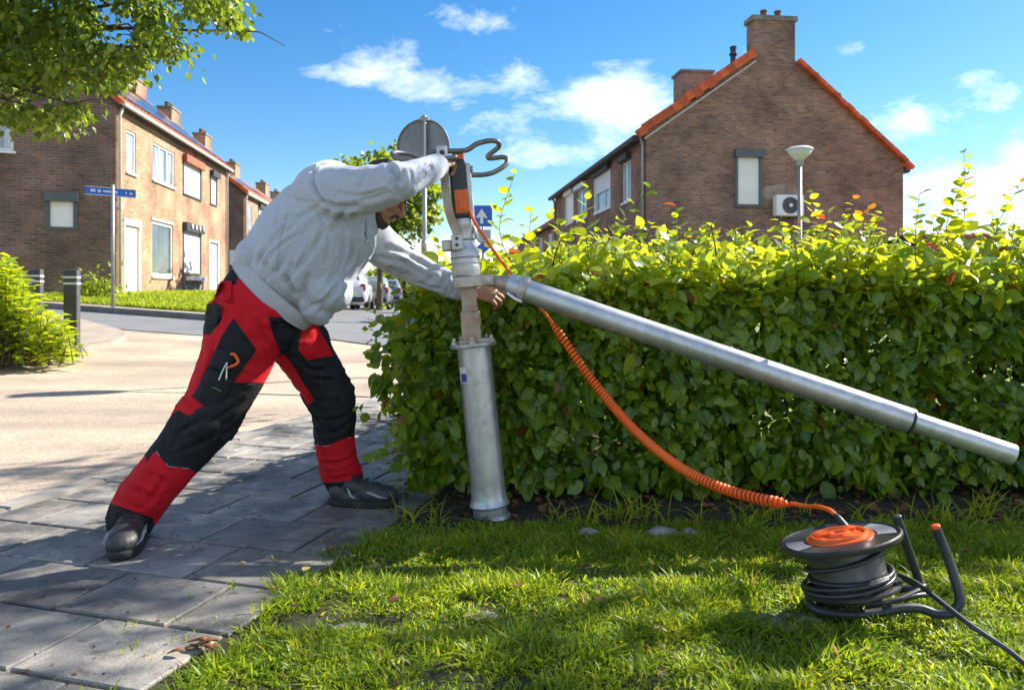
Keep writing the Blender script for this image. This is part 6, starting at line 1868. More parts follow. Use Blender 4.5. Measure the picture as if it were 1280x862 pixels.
# ------------------------------------------------------------------ spiral supply cable and reel
ZR = 2.27
PLUG = P(1062, 664, ZR)
def build_cable():
    par = thing('spiral_cable', P(985, 630, 2.45), 'orange spiral power cable hanging from the breaker down to the reel', 'cable')
    head = [P(585, 258, ZP - 0.03), P(592, 275, ZP - 0.03), P(606, 297, ZP - 0.02), P(622, 320, ZP + 0.03), P(640, 343, ZP + 0.055), P(655, 360, ZP + 0.055), P(668, 375, ZP + 0.05), P(680, 390, ZP + 0.025), P(687, 399, ZP - 0.01)]
    mb = MB(); mb.tube(catmull(head, 5), 0.0065, 8); mb.build('straight_lead', 'cable_orange', par, smooth=True)
    ctr = catmull([P(687, 399, ZP - 0.01), P(705, 425, ZP - 0.05), P(740, 475, ZP - 0.10), P(790, 534, ZP - 0.17), P(840, 577, ZP - 0.25), P(890, 605, ZP - 0.36), P(940, 621, ZP - 0.47), P(988, 630.5, ZP - 0.58)], 24)
    # resample the spine evenly
    cum = [0.0]
    for i in range(1, len(ctr)): cum.append(cum[-1] + (ctr[i] - ctr[i - 1]).length)
    Lc = cum[-1]; turns = 92; per = 10
    N_ = turns * per
    arr = np.array([p[:] for p in ctr]); cu = np.array(cum)
    s = np.linspace(0, 1, N_ + 1)
    # turns stretched near the top, tight near the reel
    f = s + 0.055 * np.sin(2 * np.pi * s)
    q = np.stack([np.interp(f * Lc, cu, arr[:, k]) for k in range(3)], 1)
    T = np.gradient(q, axis=0); T /= np.linalg.norm(T, axis=1, keepdims=True)
    nx = np.cross(T, [0, 1, 0]); nx /= np.linalg.norm(nx, axis=1, keepdims=True); ny = np.cross(T, nx)
    ph = np.arange(N_ + 1) * (2 * np.pi / per)
    rad = 0.0138 * np.clip(np.minimum(s * 25, (1 - s) * 40), 0.25, 1) * (0.92 + 0.12 * sstep(0.3, 1, s))
    hel = q + (nx * np.cos(ph)[:, None] + ny * np.sin(ph)[:, None]) * rad[:, None]
    mb = MB(); mb.tube([Vector(p) for p in hel], 0.0062, 6); mb.build('coil', 'cable_orange', par, smooth=True)
    tail = [Vector(hel[-1]), P(1005, 632, 2.42), P(1022, 633, 2.35), P(1036, 637, 2.29), P(1045, 644, 2.25)]
    mb = MB(); mb.tube(catmull(tail, 5), 0.0072, 8); mb.build('straight_lead', 'cable_orange', par, smooth=True)
    mb = MB(); a, b = P(1044, 643, 2.25), P(1066, 669, 2.27 * 0.962); mb.tube([a, a.lerp(b, 0.2), a.lerp(b, 0.9), b], [0.008, 0.0105, 0.0125, 0.012], 10); mb.build('plug', 'plastic_dark', par, smooth=True)
build_cable()

P0 = P
def build_reel():
    KZ = 0.962      # the stand rests on top of the grass
    ZR = 2.27 * KZ
    def P(u, v, Z): return P0(u, v, Z * KZ)
    par = thing('cable_reel', G(1085, 760, 0.04), 'black cable reel with orange hub and tubular stand lying on the grass', 'cable reel')
    c = P(1050, 673, ZR)
    ax = Vector((-0.20, 0.13, 1)).normalized()
    ex = (Vector((1, 0, 0)) - ax * ax.x).normalized(); ey = ax.cross(ex)
    R = 70 / F * ZR
    rd = 43 / F * ZR
    mb = MB(); mb.lathe(c, ax, [(R * 0.52, -0.004), (R * 0.94, -0.006), (R * 0.98, -0.010), (R, -0.004), (R, 0.004), (R * 0.97, 0.007), (R * 0.93, 0.002), (R * 0.54, 0.004)], 56, ref=(1, 0, 0)); top = mb.build('flange', 'reel_black', par, auto=50)
    # pale worn cover windows on the flange
    for (a0, a1) in ((-0.5, 0.55), (2.75, 3.5)):
        n = 10; vs = [c + ax * 0.0045 + (ex * math.cos(a0 + (a1 - a0) * i / n) + ey * math.sin(a0 + (a1 - a0) * i / n)) * rr for rr in (R * 0.60, R * 0.90) for i in range(n + 1)]
        mb = MB(); mb.add(vs, [(i, i + 1, n + 2 + i, n + 1 + i)[::-1] for i in range(n)]); mb.build('flange_window', 'gutter_grey', top)
    mb = MB(); mb.lathe(c, ax, [(0, 0.012), (R * 0.10, 0.013), (R * 0.12, 0.020), (R * 0.18, 0.020), (R * 0.2, 0.011), (R * 0.40, 0.011), (R * 0.42, 0.017), (R * 0.46, 0.017), (R * 0.48, 0.010), (R * 0.55, 0.008), (R * 0.565, 0.0), (R * 0.565, -0.004)][::-1], 40, ref=(1, 0, 0)); hub = mb.build('hub_cover', 'reel_orange', par, auto=40)
    for k in range(3):
        a = k * 2.094 + 0.6; q = c + ax * 0.013 + (ex * math.cos(a) + ey * math.sin(a)) * R * 0.32
        mb = MB(); mb.lathe(q, ax, [(0.017, -0.002), (0.017, 0.006), (0.013, 0.008), (0, 0.008)], 16); mb.build('socket_lid', 'reel_orange', hub, auto=40)
    hd = 0.125
    mb = MB(); mb.lathe(c - ax * hd, ax, [(rd * 1.02, 0), (rd * 1.02, 0.01), (rd, 0.014), (rd * 0.98, hd - 0.006), (rd * 1.1, hd - 0.003)], 40); mb.build('drum', 'drum_grey', par, auto=40)
    # lower flange with cut-outs suggested by a rim and spokes
    lc = c - ax * (hd + 0.004)
    mb = MB(); mb.lathe(lc, ax, [(rd * 0.9, -0.005), (R * 0.77, -0.006), (R * 0.8, -0.002), (R * 0.8, 0.004), (R * 0.76, 0.007), (rd * 0.9, 0.006)], 48); mb.build('flange', 'reel_black', par, auto=50)
    # black mains cable wound loosely round the drum and over the lower flange
    pts = []
    turns = 3.2
    for i in range(int(turns * 26)):
        a = 2 * math.pi * i / 26 + 0.8; k = i / (turns * 26)
        h = -hd + 0.006 + 0.010 * (k * turns) + 0.004 * math.sin(a * 1.3)
        rr = rd + 0.008 + 0.022 * (1 - k) ** 2 + 0.006 * math.sin(a * 0.7 + 1)
        pts.append(c + ax * h + (ex * math.cos(a) + ey * math.sin(a)) * rr)
    last = pts[-1]
    for j in range(12):   # one slack turn rising across the drum
        a = 2 * math.pi * (turns) + 0.8 + j * 0.32; h = -hd + 0.045 + j * 0.0045
        pts.append(c + ax * h + (ex * math.cos(a) + ey * math.sin(a)) * (rd + 0.008))
    mb = MB(); mb.tube(pts, 0.0062, 7); mb.build('wound_cable', 'reel_black', par, smooth=True)
    # tubular stand: ring on the ground running out into two raised prongs
    Zg = 2.19
    tr = 0.0125
    path = [P(1121, 645, 2.30), P(1126, 660, 2.30), P(1138, 695, 2.31), P(1147, 722, 2.32), P(1146, 736, 2.33), P(1120, 739, 2.36), P(1085, 735, 2.38), P(1045, 733, 2.38), P(1018, 740, 2.32), P(1011, 750, 2.24), P(1020, 761, 2.19), P(1050, 767, 2.165), P(1090, 766.5, 2.16), P(1125, 760, 2.165), P(1150, 760, 2.165), P(1172, 767, 2.15), P(1190, 765, 2.14), P(1199, 752, 2.14), P(1197, 735, 2.15), P(1186, 700, 2.17), P(1175, 672, 2.18), P(1169, 657, 2.18)]
    path = [Vector((p.x, p.y, max(p.z, tr + 0.036))) for p in path]
    pc = catmull(path, 6)
    mb = MB(); mb.tube(pc, tr, 12); st = mb.build('stand_tube', 'reel_tube', par, smooth=True)
    for (p, q) in ((pc[0], pc[1]), (pc[-1], pc[-2])):
        d = (p - q).normalized(); mb = MB(); mb.lathe(p - d * 0.012, d, [(tr * 1.02, 0.006), (tr * 1.02, 0.0125), (tr * 0.8, 0.0145), (0, 0.0148)], 14); mb.build('end_cap', 'reel_orange' if p is pc[-1] else 'reel_tube', st, smooth=True)
    # inner loop of cable and cross strap on the stand
    loop = [P(1020, 752, 2.25), P(1060, 757, 2.21), P(1105, 752, 2.20), P(1145, 744, 2.22), P(1160, 741, 2.25), P(1140, 728, 2.30), P(1118, 716, 2.30), P(1105, 712, 2.27)]
    mb = MB(); mb.tube(catmull(loop, 6), 0.0075, 7); mb.build('cable_loop', 'reel_black', par, smooth=True)
    mb = MB(); mb.tube(catmull([P(1075, 760, 2.20), P(1110, 752, 2.2), P(1145, 738, 2.23), P(1155, 730, 2.26)], 5), 0.009, 8, flat=0.6); mb.build('strap', 'plastic_dark', par, smooth=True)
    # mains lead running off across the grass
    lead = [P(1100, 716, 2.26), P(1118, 717, 2.24), P(1145, 728, 2.17), P(1180, 755, 2.07), P(1215, 782, 1.98), P(1260, 812, 1.90), P(1310, 850, 1.80), P(1380, 880, 1.72), P(1500, 900, 1.7)]
    lead = [Vector((p.x, p.y, max(p.z, 0.045))) for p in lead]
    mb = MB(); mb.tube(catmull(lead, 8), 0.0068, 8); mb.build('mains_lead', 'reel_tube', par, smooth=True)
build_reel()
# ------------------------------------------------------------------ the man
def ring_loft(mb, path, radii, n=16, caps=True, ref=(0, 1, 0)):
    """closed tapered limb; radii entries r or (ra, rb): ra along ref side, rb across; rounded ends"""
    path = [Vector(p) for p in path]
    rr = [(r, r) if isinstance(r, (int, float)) else r for r in radii]
    m = len(path)
    # dense resample with Catmull-Rom
    dense, rd = [], []
    k = 5
    cp = catmull(path, k)
    for i, p in enumerate(cp):
        t = i / k; a = min(m - 1, int(t)); b = min(m - 1, a + 1); f = t - a; f = f * f * (3 - 2 * f)
        dense.append(p); rd.append((rr[a][0] * (1 - f) + rr[b][0] * f, rr[a][1] * (1 - f) + rr[b][1] * f))
    # rounded caps
    def cap(p, d, r):
        return [(p + d * (math.sin(a) * 0.6 * min(r)), (r[0] * math.cos(a), r[1] * math.cos(a))) for a in (0.6, 1.1, 1.45)]
    d0 = (dense[0] - dense[1]).normalized(); d1 = (dense[-1] - dense[-2]).normalized()
    pre = list(reversed(cap(dense[0], d0, rd[0]))); post = cap(dense[-1], d1, rd[-1])
    pts = [p for p, _ in pre] + dense + [p for p, _ in post]; rs = [r for _, r in pre] + rd + [r for _, r in post]
    V = []
    M_ = len(pts)
    for i in range(M_):
        t = (pts[min(M_ - 1, i + 1)] - pts[max(0, i - 1)]).normalized()
        a = Vector(ref); a = (a - t * a.dot(t)); a = a.normalized() if a.length > 1e-4 else t.orthogonal().normalized()
        b = t.cross(a)
        for j in range(n):
            th = 2 * math.pi * j / n; V.append(pts[i] + a * math.cos(th) * rs[i][0] + b * math.sin(th) * rs[i][1])
    fs = [(i * n + j, i * n + (j + 1) % n, (i + 1) * n + (j + 1) % n, (i + 1) * n + j) for i in range(M_ - 1) for j in range(n)]
    fs += [tuple(reversed(range(n))), tuple(range((M_ - 1) * n, M_ * n))]
    mb.add(V, fs)
def ellipsoid(mb, c, ax, ay, az, n=14, m=10):
    c, ax, ay, az = Vector(c), Vector(ax), Vector(ay), Vector(az)
    V = []; fs = []
    for i in range(1, m):
        ph = math.pi * i / m
        for j in range(n):
            th = 2 * math.pi * j / n
            V.append(c + ax * (math.sin(ph) * math.cos(th)) + ay * (math.sin(ph) * math.sin(th)) + az * math.cos(ph))
    V += [c + az, c - az]; T_, B_ = len(V) - 2, len(V) - 1
    for i in range(m - 2):
        for j in range(n): fs.append((i * n + j, (i + 1) * n + j, (i + 1) * n + (j + 1) % n, i * n + (j + 1) % n))
    for j in range(n): fs.append((T_, j, (j + 1) % n)); fs.append((B_, (m - 2) * n + (j + 1) % n, (m - 2) * n + j))
    if ax.cross(ay).dot(az) < 0: fs = [tuple(reversed(f)) for f in fs]
    mb.add(V, fs)
def remesh(mb, voxel, smooth=6, factor=0.5):
    me = mb.mesh('tmp'); o = bpy.data.objects.new('tmp', me); COL.objects.link(o)
    r = o.modifiers.new('r', 'REMESH'); r.mode = 'VOXEL'; r.voxel_size = voxel; r.use_smooth_shade = True
    if smooth:
        s = o.modifiers.new('s', 'SMOOTH'); s.iterations = smooth; s.factor = factor
    dg = bpy.context.evaluated_depsgraph_get(); dg.update()
    out = bpy.data.meshes.new_from_object(o.evaluated_get(dg))
    bpy.data.objects.remove(o); bpy.data.meshes.remove(me)
    return out
def get_co(me):
    a = np.empty(len(me.vertices) * 3, np.float32); me.vertices.foreach_get('co', a); return a.reshape(-1, 3).astype(float)
def get_no(me):
    a = np.empty(len(me.vertices) * 3, np.float32); me.vertices.foreach_get('normal', a); return a.reshape(-1, 3).astype(float)
def set_co(me, co): me.vertices.foreach_set('co', co.astype(np.float32).ravel()); me.update()
def ridged(q, seed=0.0):
    """soft-crested folds: sharp valleys, rounded crests"""
    n = np.array([mnoise.noise((p[0] + seed, p[1], p[2])) for p in q])
    return 1 - 2.2 * np.abs(n)
def creases(co, no, lines, depth, w):
    """press fold lines into cloth: a valley with a raised lip on one side"""
    d = np.zeros(len(co))
    for (pl, k) in lines:
        best = np.full(len(co), 9.0); tt = np.zeros(len(co)); n = len(pl) - 1
        for i in range(n):
            a = np.array(pl[i][:]); b = np.array(pl[i + 1][:]); dd = b - a; L2 = dd @ dd + 1e-12
            t = np.clip(((co - a) @ dd) / L2, 0, 1); dist = np.linalg.norm(co - (a + t[:, None] * dd), axis=1)
            m = dist < best; best = np.where(m, dist, best); tt = np.where(m, (i + t) / n, tt)
        fade = np.sin(np.pi * np.clip(0.08 + 0.84 * tt, 0, 1)) ** 0.6
        d += k * fade * depth * (-np.exp(-(best / w) ** 2) + 0.45 * np.exp(-((best - 2.6 * w) / (1.5 * w)) ** 2))
    return d
def bone_coords(co, a, b, ref=(0, 1, 0)):
    a = np.array(a); d = np.array(b) - a; L = np.linalg.norm(d); d = d / L
    rel = co - a; t = rel @ d
    r = np.array(ref, float); r -= d * (r @ d); r /= np.linalg.norm(r); s = np.cross(d, r)
    return t, np.arctan2(rel @ s, rel @ r), L
def px_of(co):
    return U0 + co[:, 0] / co[:, 1] * F, V0 - (co[:, 2] - H) / co[:, 1] * F

# joints (right side is towards the camera)
J = dict(
    hipR=P(322, 402, 2.88), kneeR=P(256, 524, 2.84), ankR=P(163, 650, 2.76),
    hipL=P(368, 398, 3.04), kneeL=P(416, 492, 3.18), ankL=P(434, 612, 3.24),
    pelvis=P(338, 386, 2.96), waist=P(352, 345, 2.97), chest=P(412, 278, 2.98), neck=P(452, 250, 3.0),
    shR=P(418, 240, 2.80), elR=P(500, 228, 2.70), wrR=P(545, 207, 2.93),
    shL=P(448, 285, 3.13), elL=P(516, 334, 3.25), wrL=P(588, 363, 3.15),
    head=P(479, 243, 2.99))

def hand(mb, wrist, fwd, dorsal, thumb_side, curls, spread=0.1, s=1.0, thumb_curl=0.5):
    """palm with five separate bent fingers"""
    wrist = Vector(wrist); f = Vector(fwd).normalized(); u = Vector(dorsal); u = (u - f * u.dot(f)).normalized()
    sd = f.cross(u).normalized()
    if sd.dot(Vector(thumb_side)) < 0: sd = -sd
    pl = 0.092 * s
    ring_loft(mb, [wrist - f * 0.05, wrist, wrist + f * pl * 0.45, wrist + f * pl], [(0.021 * s, 0.028 * s), (0.018 * s, 0.027 * s), (0.016 * s, 0.038 * s), (0.014 * s, 0.041 * s)], 14, ref=u)
    tips = []
    for k, (off, ln, cu) in enumerate(zip((0.034, 0.0115, -0.0115, -0.033), (0.074, 0.082, 0.076, 0.060), curls)):
        p = wrist + f * (pl * (0.98 - 0.06 * (k == 3))) + sd * off * s + u * 0.001
        d = (f + sd * (off * spread * 10)).normalized()
        pts = [p - d * 0.02, p]; ang = 0
        for (fr, c) in ((0.46, cu[0]), (0.30, cu[1]), (0.24, cu[2])):
            ang += c
            dd = d * math.cos(ang) - u * math.sin(ang)
            p = p + dd * ln * s * fr; pts.append(p)
        ring_loft(mb, pts, [0.0098 * s, 0.0098 * s, 0.009 * s, 0.0085 * s, 0.0072 * s], 10, ref=sd); tips.append(p)
        ellipsoid(mb, pts[1] + u * 0.003, f * 0.011, u * 0.010, sd * 0.010, 10, 8)
    # thumb from the side of the palm near its base
    p = wrist + f * pl * 0.25 + sd * 0.028 * s - u * 0.004
    d = (f * 0.65 + sd * 0.75).normalized()
    p1 = p + d * 0.036 * s; d2 = (f * 0.9 + sd * 0.25 - u * thumb_curl).normalized(); p2 = p1 + d2 * 0.032 * s; d3 = (f * 0.85 - sd * 0.1 - u * thumb_curl * 1.5).normalized(); p3 = p2 + d3 * 0.026 * s
    ring_loft(mb, [p - d * 0.02, p, p1, p2, p3], [0.013 * s, 0.015 * s, 0.0125 * s, 0.011 * s, 0.008 * s], 10, ref=u)

def build_person():
    root_loc = Vector(((J['ankR'].x + J['ankL'].x) / 2, (J['ankR'].y + J['ankL'].y) / 2, 0.037))
    par = thing('person', root_loc, 'man in grey sweatshirt and red-black work trousers leaning forward to grip the steel post', 'person')
    # -------- head frame: facing right and downwards
    hc = J['head']
    face = Vector((0.80, -0.10, -0.56)).normalized()      # direction the face looks
    upv = Vector((0.55, 0.02, 0.82)); upv = (upv - face * upv.dot(face)).normalized()
    lat = face.cross(upv).normalized()                   # to his right / the camera
    if lat.y > 0: lat = -lat
    def hp(f, u, l): return hc + face * f + upv * u + lat * l
    mb = MB()
    # skull, jaw, cheeks, nose, brow, ears, neck
    ellipsoid(mb, hp(-0.012, 0.028, 0), face * 0.098, upv * 0.094, lat * 0.076, 20, 14)
    ellipsoid(mb, hp(0.030, -0.045, 0), face * 0.060, upv * 0.070, lat * 0.058, 18, 12)
    ellipsoid(mb, hp(0.062, -0.085, 0), face * 0.026, upv * 0.024, lat * 0.030)
    for s in (-1, 1):
        ellipsoid(mb, hp(0.058, -0.020, 0.036 * s), face * 0.026, upv * 0.024, lat * 0.024)
        ellipsoid(mb, hp(0.078, 0.022, 0.030 * s), face * 0.018, upv * 0.010, lat * 0.026)
        ellipsoid(mb, hp(-0.004, -0.010, 0.078 * s), face * 0.018, upv * 0.031, lat * 0.010)
        ellipsoid(mb, hp(-0.010, -0.012, 0.082 * s), face * 0.008, upv * 0.018, lat * 0.010)
    ring_loft(mb, [hp(0.080, 0.020, 0), hp(0.094, 0.0, 0), hp(0.108, -0.022, 0), hp(0.092, -0.032, 0)], [(0.008, 0.009), (0.010, 0.011), (0.013, 0.016), (0.009, 0.014)], 10, ref=face)
    ellipsoid(mb, hp(0.088, -0.050, 0), face * 0.010, upv * 0.006, lat * 0.022); ellipsoid(mb, hp(0.086, -0.061, 0), face * 0.010, upv * 0.007, lat * 0.020)
    ring_loft(mb, [J['chest'], J['neck'], hp(-0.035, -0.075, 0), hp(-0.015, -0.02, 0)], [0.075, 0.066, 0.056, 0.05], 16)
    # trunk and limbs under the clothes, one skin with head and hands
    ring_loft(mb, [J['pelvis'], J['waist'], J['chest'], J['neck']], [(0.13, 0.10), (0.12, 0.10), (0.14, 0.11), (0.08, 0.07)], 18)
    ring_loft(mb, [J['chest'], J['shR'], J['elR'], J['wrR']], [0.055, 0.05, 0.04, 0.027], 14); ring_loft(mb, [J['chest'], J['shL'], J['elL'], J['wrL']], [0.055, 0.05, 0.04, 0.027], 14)
    ring_loft(mb, [J['pelvis'], J['hipR'], J['kneeR'], J['ankR']], [0.08, 0.075, 0.05, 0.035], 14); ring_loft(mb, [J['pelvis'], J['hipL'], J['kneeL'], J['ankL']], [0.08, 0.075, 0.05, 0.035], 14)
    # right hand closes on the lever bar, left hand holds the post from behind
    fR = (P(556, 203, 2.99) - J['wrR']).normalized()
    hand(mb, J['wrR'] + fR * 0.002, fR, Vector((0.05, -0.8, 0.75)), Vector((0.3, 0.2, 1)), [(0.9, 1.1, 0.7)] * 4, 0.05, 0.98, 0.9)
    fL = Vector((0.95, -0.25, -0.16)).normalized()
    hand(mb, J['wrL'] + Vector((0.012, 0.0, -0.004)), fL, Vector((0.12, -0.75, 0.62)), Vector((0.4, 0.4, 1)), [(0.55, 0.95, 0.6), (0.6, 1.0, 0.6), (0.68, 1.0, 0.6), (0.75, 1.0, 0.6)], 0.08, 1.0, 0.5)
    me = remesh(mb, 0.0036, 3, 0.4); me.materials.append(M('skin')); me.name = 'body'
    link('body', me, par)
    for s in (-1, 1):
        m = MB(); ellipsoid(m, hp(0.070, 0.004, 0.030 * s), face * 0.012, upv * 0.010, lat * 0.013); m.build('eye', 'eye', par, smooth=True)
        m = MB(); m.tube(catmull([hp(0.094, 0.020, 0.010 * s), hp(0.094, 0.027, 0.028 * s), hp(0.078, 0.021, 0.048 * s)], 4), [0.003, 0.0045, 0.005, 0.005, 0.005, 0.005, 0.005, 0.004, 0.002], 6); m.build('eyebrow', 'hair', par, smooth=True)
    # hair cap and beard
    m = MB()
    ellipsoid(m, hp(-0.022, 0.044, 0), face * 0.098, upv * 0.088, lat * 0.081, 22, 16); ellipsoid(m, hp(-0.055, -0.005, 0), face * 0.056, upv * 0.070, lat * 0.074, 18, 12)
    for s in (-1, 1): ring_loft(m, [hp(0.004, 0.03, 0.072 * s), hp(0.010, -0.02, 0.070 * s)], [(0.012, 0.02), (0.008, 0.014)], 8)
    me = remesh(m, 0.006, 3); co = get_co(me); no = get_no(me)
    rel = co - np.array(hc); cf = rel @ np.array(face); cu = rel @ np.array(upv)
    # hairline: press the cap back inside the skull where the face begins
    inside = (cf > 0.052) & (cu < 0.075)
    co[inside] -= np.array(face) * np.minimum(cf[inside] - 0.052, 0.05)[:, None]
    co += no * (0.004 * noise3(co, 90))[:, None]
    set_co(me, co); me.materials.append(M('hair')); link('hair', me, par)
    m = MB()
    ellipsoid(m, hp(0.056, -0.092, 0), face * 0.034, upv * 0.026, lat * 0.036)
    for s in (-1, 1): ring_loft(m, [hp(0.010, -0.02, 0.066 * s), hp(0.018, -0.058, 0.060 * s), hp(0.045, -0.090, 0.040 * s), hp(0.066, -0.098, 0.012 * s)], [(0.012, 0.014), (0.014, 0.022), (0.018, 0.024), (0.02, 0.022)], 10)
    ring_loft(m, [hp(0.086, -0.058, -0.026), hp(0.098, -0.040, -0.012), hp(0.099, -0.038, 0.0), hp(0.098, -0.040, 0.012), hp(0.086, -0.058, 0.026)], [0.006, 0.0065, 0.006, 0.0065, 0.006], 8)
    me = remesh(m, 0.005, 3); co = get_co(me); co += get_no(me) * (0.003 * noise3(co, 110))[:, None]; set_co(me, co)
    me.materials.append(M('beard')); link('beard', me, par)

    # -------- sweatshirt
    m = MB()
    tref = (0, 1, 0)
    def pq(u, v, Z): return P(u, v, Z)
    ring_loft(m, [pq(352, 350, 2.95), pq(364, 336, 2.955), pq(385, 310, 2.96), pq(410, 279, 2.965), pq(427, 256, 2.975)],
              [(0.165, 0.165), (0.19, 0.205), (0.205, 0.218), (0.205, 0.210), (0.165, 0.172)], 28, ref=tref)
    ellipsoid(m, pq(404, 355, 2.93), Vector((0.10, 0, -0.08)), Vector((0, 0.13, 0)), Vector((0.055, 0, 0.075)))      # belly sag
    ellipsoid(m, pq(392, 378, 2.93), Vector((0.060, 0, -0.075)), Vector((0, 0.10, 0)), Vector((0.045, 0, 0.045)))
    ellipsoid(m, pq(322, 322, 2.94), Vector((0.055, 0, -0.06)), Vector((0, 0.13, 0)), Vector((0.05, 0, 0.055)))      # back blouse over the hem
    ellipsoid(m, pq(404, 233, 2.93), Vector((0.11, 0, 0.06)), Vector((0, 0.15, 0)), Vector((-0.04, 0, 0.078)))      # upper back
    ring_loft(m, [pq(392, 248, 2.86), J['shR'], pq(455, 238, 2.735), J['elR'] + Vector((-0.01, 0, 0)), pq(512, 222, 2.74), pq(530, 215, 2.83), pq(543, 208.5, 2.905)],
              [(0.095, 0.095), (0.090, 0.098), (0.082, 0.088), (0.066, 0.068), (0.058, 0.060), (0.050, 0.054), (0.046, 0.050)], 22)
    ring_loft(m, [pq(432, 290, 3.08), J['shL'], pq(482, 312, 3.19), J['elL'], pq(552, 352, 3.21), pq(578, 361, 3.165)],
              [(0.10, 0.11), (0.092, 0.10), (0.078, 0.082), (0.064, 0.068), (0.054, 0.058), (0.048, 0.050)], 22)
    ring_loft(m, [pq(438, 262, 2.985), pq(453, 256, 2.985), pq(462, 254, 2.985)], [0.105, 0.085, 0.078], 20)
    me = remesh(m, 0.0056, 12, 0.5)
    co = get_co(me); no = get_no(me)
    d = np.zeros(len(co))
    from mathutils.bvhtree import BVHTree
    bv0 = BVHTree.FromPolygons([Vector(c) for c in co.tolist()], [tuple(p.vertices) for p in me.polygons])
    def hitp(uu, vv):
        d_ = (P(uu, vv, 1.0) - Vector((0, 0, H))).normalized(); h_ = bv0.ray_cast(Vector((0, 0, H)), d_)
        return h_[0] if h_[0] is not None else P(uu, vv, 2.85)
    def pxl(*pts): return catmull([hitp(*p) for p in pts], 4)
    folds = [(pxl((394, 212), (392, 232), (404, 251)), 1.0), (pxl((404, 252), (424, 258), (446, 257)), 1.3), (pxl((398, 257), (362, 285), (326, 320)), 0.8), (pxl((386, 266), (362, 274), (340, 280)), 0.6),
             (pxl((444, 266), (440, 316), (418, 362), (382, 388)), 1.1), (pxl((457, 292), (452, 333), (432, 368)), 1.0), (pxl((433, 258), (424, 275), (414, 288)), 0.9), (pxl((323, 330), (332, 316)), 0.9), (pxl((346, 340), (354, 324)), 0.9),
             (pxl((371, 366), (358, 346)), 1.0), (pxl((386, 384), (380, 362), (384, 345)), 1.0), (pxl((334, 333), (341, 314)), 0.7), (pxl((360, 352), (366, 330)), 0.8), (pxl((400, 390), (412, 370)), 0.8),
             (pxl((499, 226), (490, 213), (480, 205)), 1.1), (pxl((516, 226), (524, 214), (536, 206)), 1.0), (pxl((499, 243), (496, 230), (503, 216)), 1.0), (pxl((470, 206), (455, 222), (448, 236)), 0.6), (pxl((486, 240), (470, 246), (450, 250)), 0.7), (pxl((520, 232), (532, 222), (540, 212)), 0.8),
             (pxl((463, 330), (490, 336), (512, 345)), 0.9), (pxl((474, 321), (507, 327), (538, 347)), 1.1), (pxl((485, 309), (518, 324), (545, 338)), 1.0), (pxl((548, 362), (556, 350), (553, 340)), 0.8), (pxl((565, 366), (570, 356), (566, 347)), 0.8), (pxl((530, 354), (540, 345)), 0.7),
             (pxl((430, 300), (424, 335), (402, 366)), 0.7), (pxl((412, 262), (398, 300), (372, 338)), 0.7), (pxl((350, 255), (345, 285)), 0.4)]
    d += creases(co, no, folds, 0.0130, 0.0085)
    fine = [(pxl((425, 214), (450, 218), (474, 214)), 1.0), (pxl((424, 242), (452, 244), (482, 236)), 1.0), (pxl((540, 214), (537, 207), (538, 202)), 1.2), (pxl((531, 221), (528, 212), (530, 205)), 1.2), (pxl((508, 236), (514, 226), (512, 215)), 1.0), (pxl((488, 232), (494, 220), (488, 208)), 1.0),
            (pxl((340, 300), (360, 280), (384, 268)), 0.8), (pxl((330, 330), (352, 306), (380, 290)), 0.8), (pxl((400, 268), (410, 300), (406, 330)), 0.9), (pxl((446, 300), (444, 330), (430, 352)), 1.1), (pxl((462, 296), (463, 318), (452, 344)), 1.1), (pxl((395, 372), (412, 350), (420, 325)), 1.0), (pxl((365, 345), (378, 325), (388, 300)), 0.8),
            (pxl((490, 318), (515, 334), (540, 352)), 1.0), (pxl((500, 345), (530, 356), (556, 362)), 1.0), (pxl((558, 346), (562, 356), (558, 366)), 1.2), (pxl((572, 350), (575, 360), (572, 370)), 1.2), (pxl((418, 204), (400, 208), (380, 222)), 0.7), (pxl((358, 240), (372, 250), (392, 252)), 0.6)]
    d += creases(co, no, fine, 0.0070, 0.0055)
    # arms: compression folds across the sleeve, strongest at the elbow and wrist
    for (a, b, c, seed) in ((J['shR'], J['elR'], J['wrR'], 1.0), (J['shL'], J['elL'], J['wrL'], 7.0)):
        for (p, q, k) in ((a, b, 0), (b, c, 1)):
            t, th, L = bone_coords(co, p, q)
            dist = seg_dist(co, p[:], q[:])
            w = np.exp(-(dist / 0.10) ** 4) * ((t > -0.05) & (t < L + 0.06)) * 0.6
            wl = (0.35 + 0.9 * np.exp(-((t - L) / 0.09) ** 2)) if k == 0 else (0.75 + 0.5 * np.exp(-((t - L) / 0.08) ** 2) + 0.3 * np.exp(-(t / 0.07) ** 2))
            qv = np.stack([(t * 26 + np.sin(th + seed) * 1.6), np.cos(th) * 0.9, np.sin(th) * 0.9 + seed * 3], 1)
            d += w * wl * 0.003 * ridged(qv, seed * 5)
    # torso: long diagonal drapes from shoulder towards the hem and bunching above the rib
    t, th, L = bone_coords(co, J['waist'], J['chest'])
    wt = np.exp(-(seg_dist(co, J['waist'][:], J['chest'][:]) / 0.26) ** 6)
    arm = np.minimum(seg_dist(co, J['shR'][:], J['elR'][:]), seg_dist(co, J['shL'][:], J['elL'][:])); wt = wt * sstep(0.07, 0.14, arm)
    qv = np.stack([th * 2.6 + t * 5.0, t * 3.0, np.full(len(t), 2.0)], 1)
    d += wt * 0.0015 * ridged(qv, 3.0)
    qv = np.stack([th * 5.0 - t * 3.0, t * 9.0, np.full(len(t), 8.0)], 1)
    d += wt * 0.0025 * ridged(qv, 11.0) * np.exp(-((t + 0.01) / 0.10) ** 2)
    d += 0.002 * noise3(co, 12.0, 3.0)
    co = co + no * d[:, None]
    set_co(me, co)
    sm = me
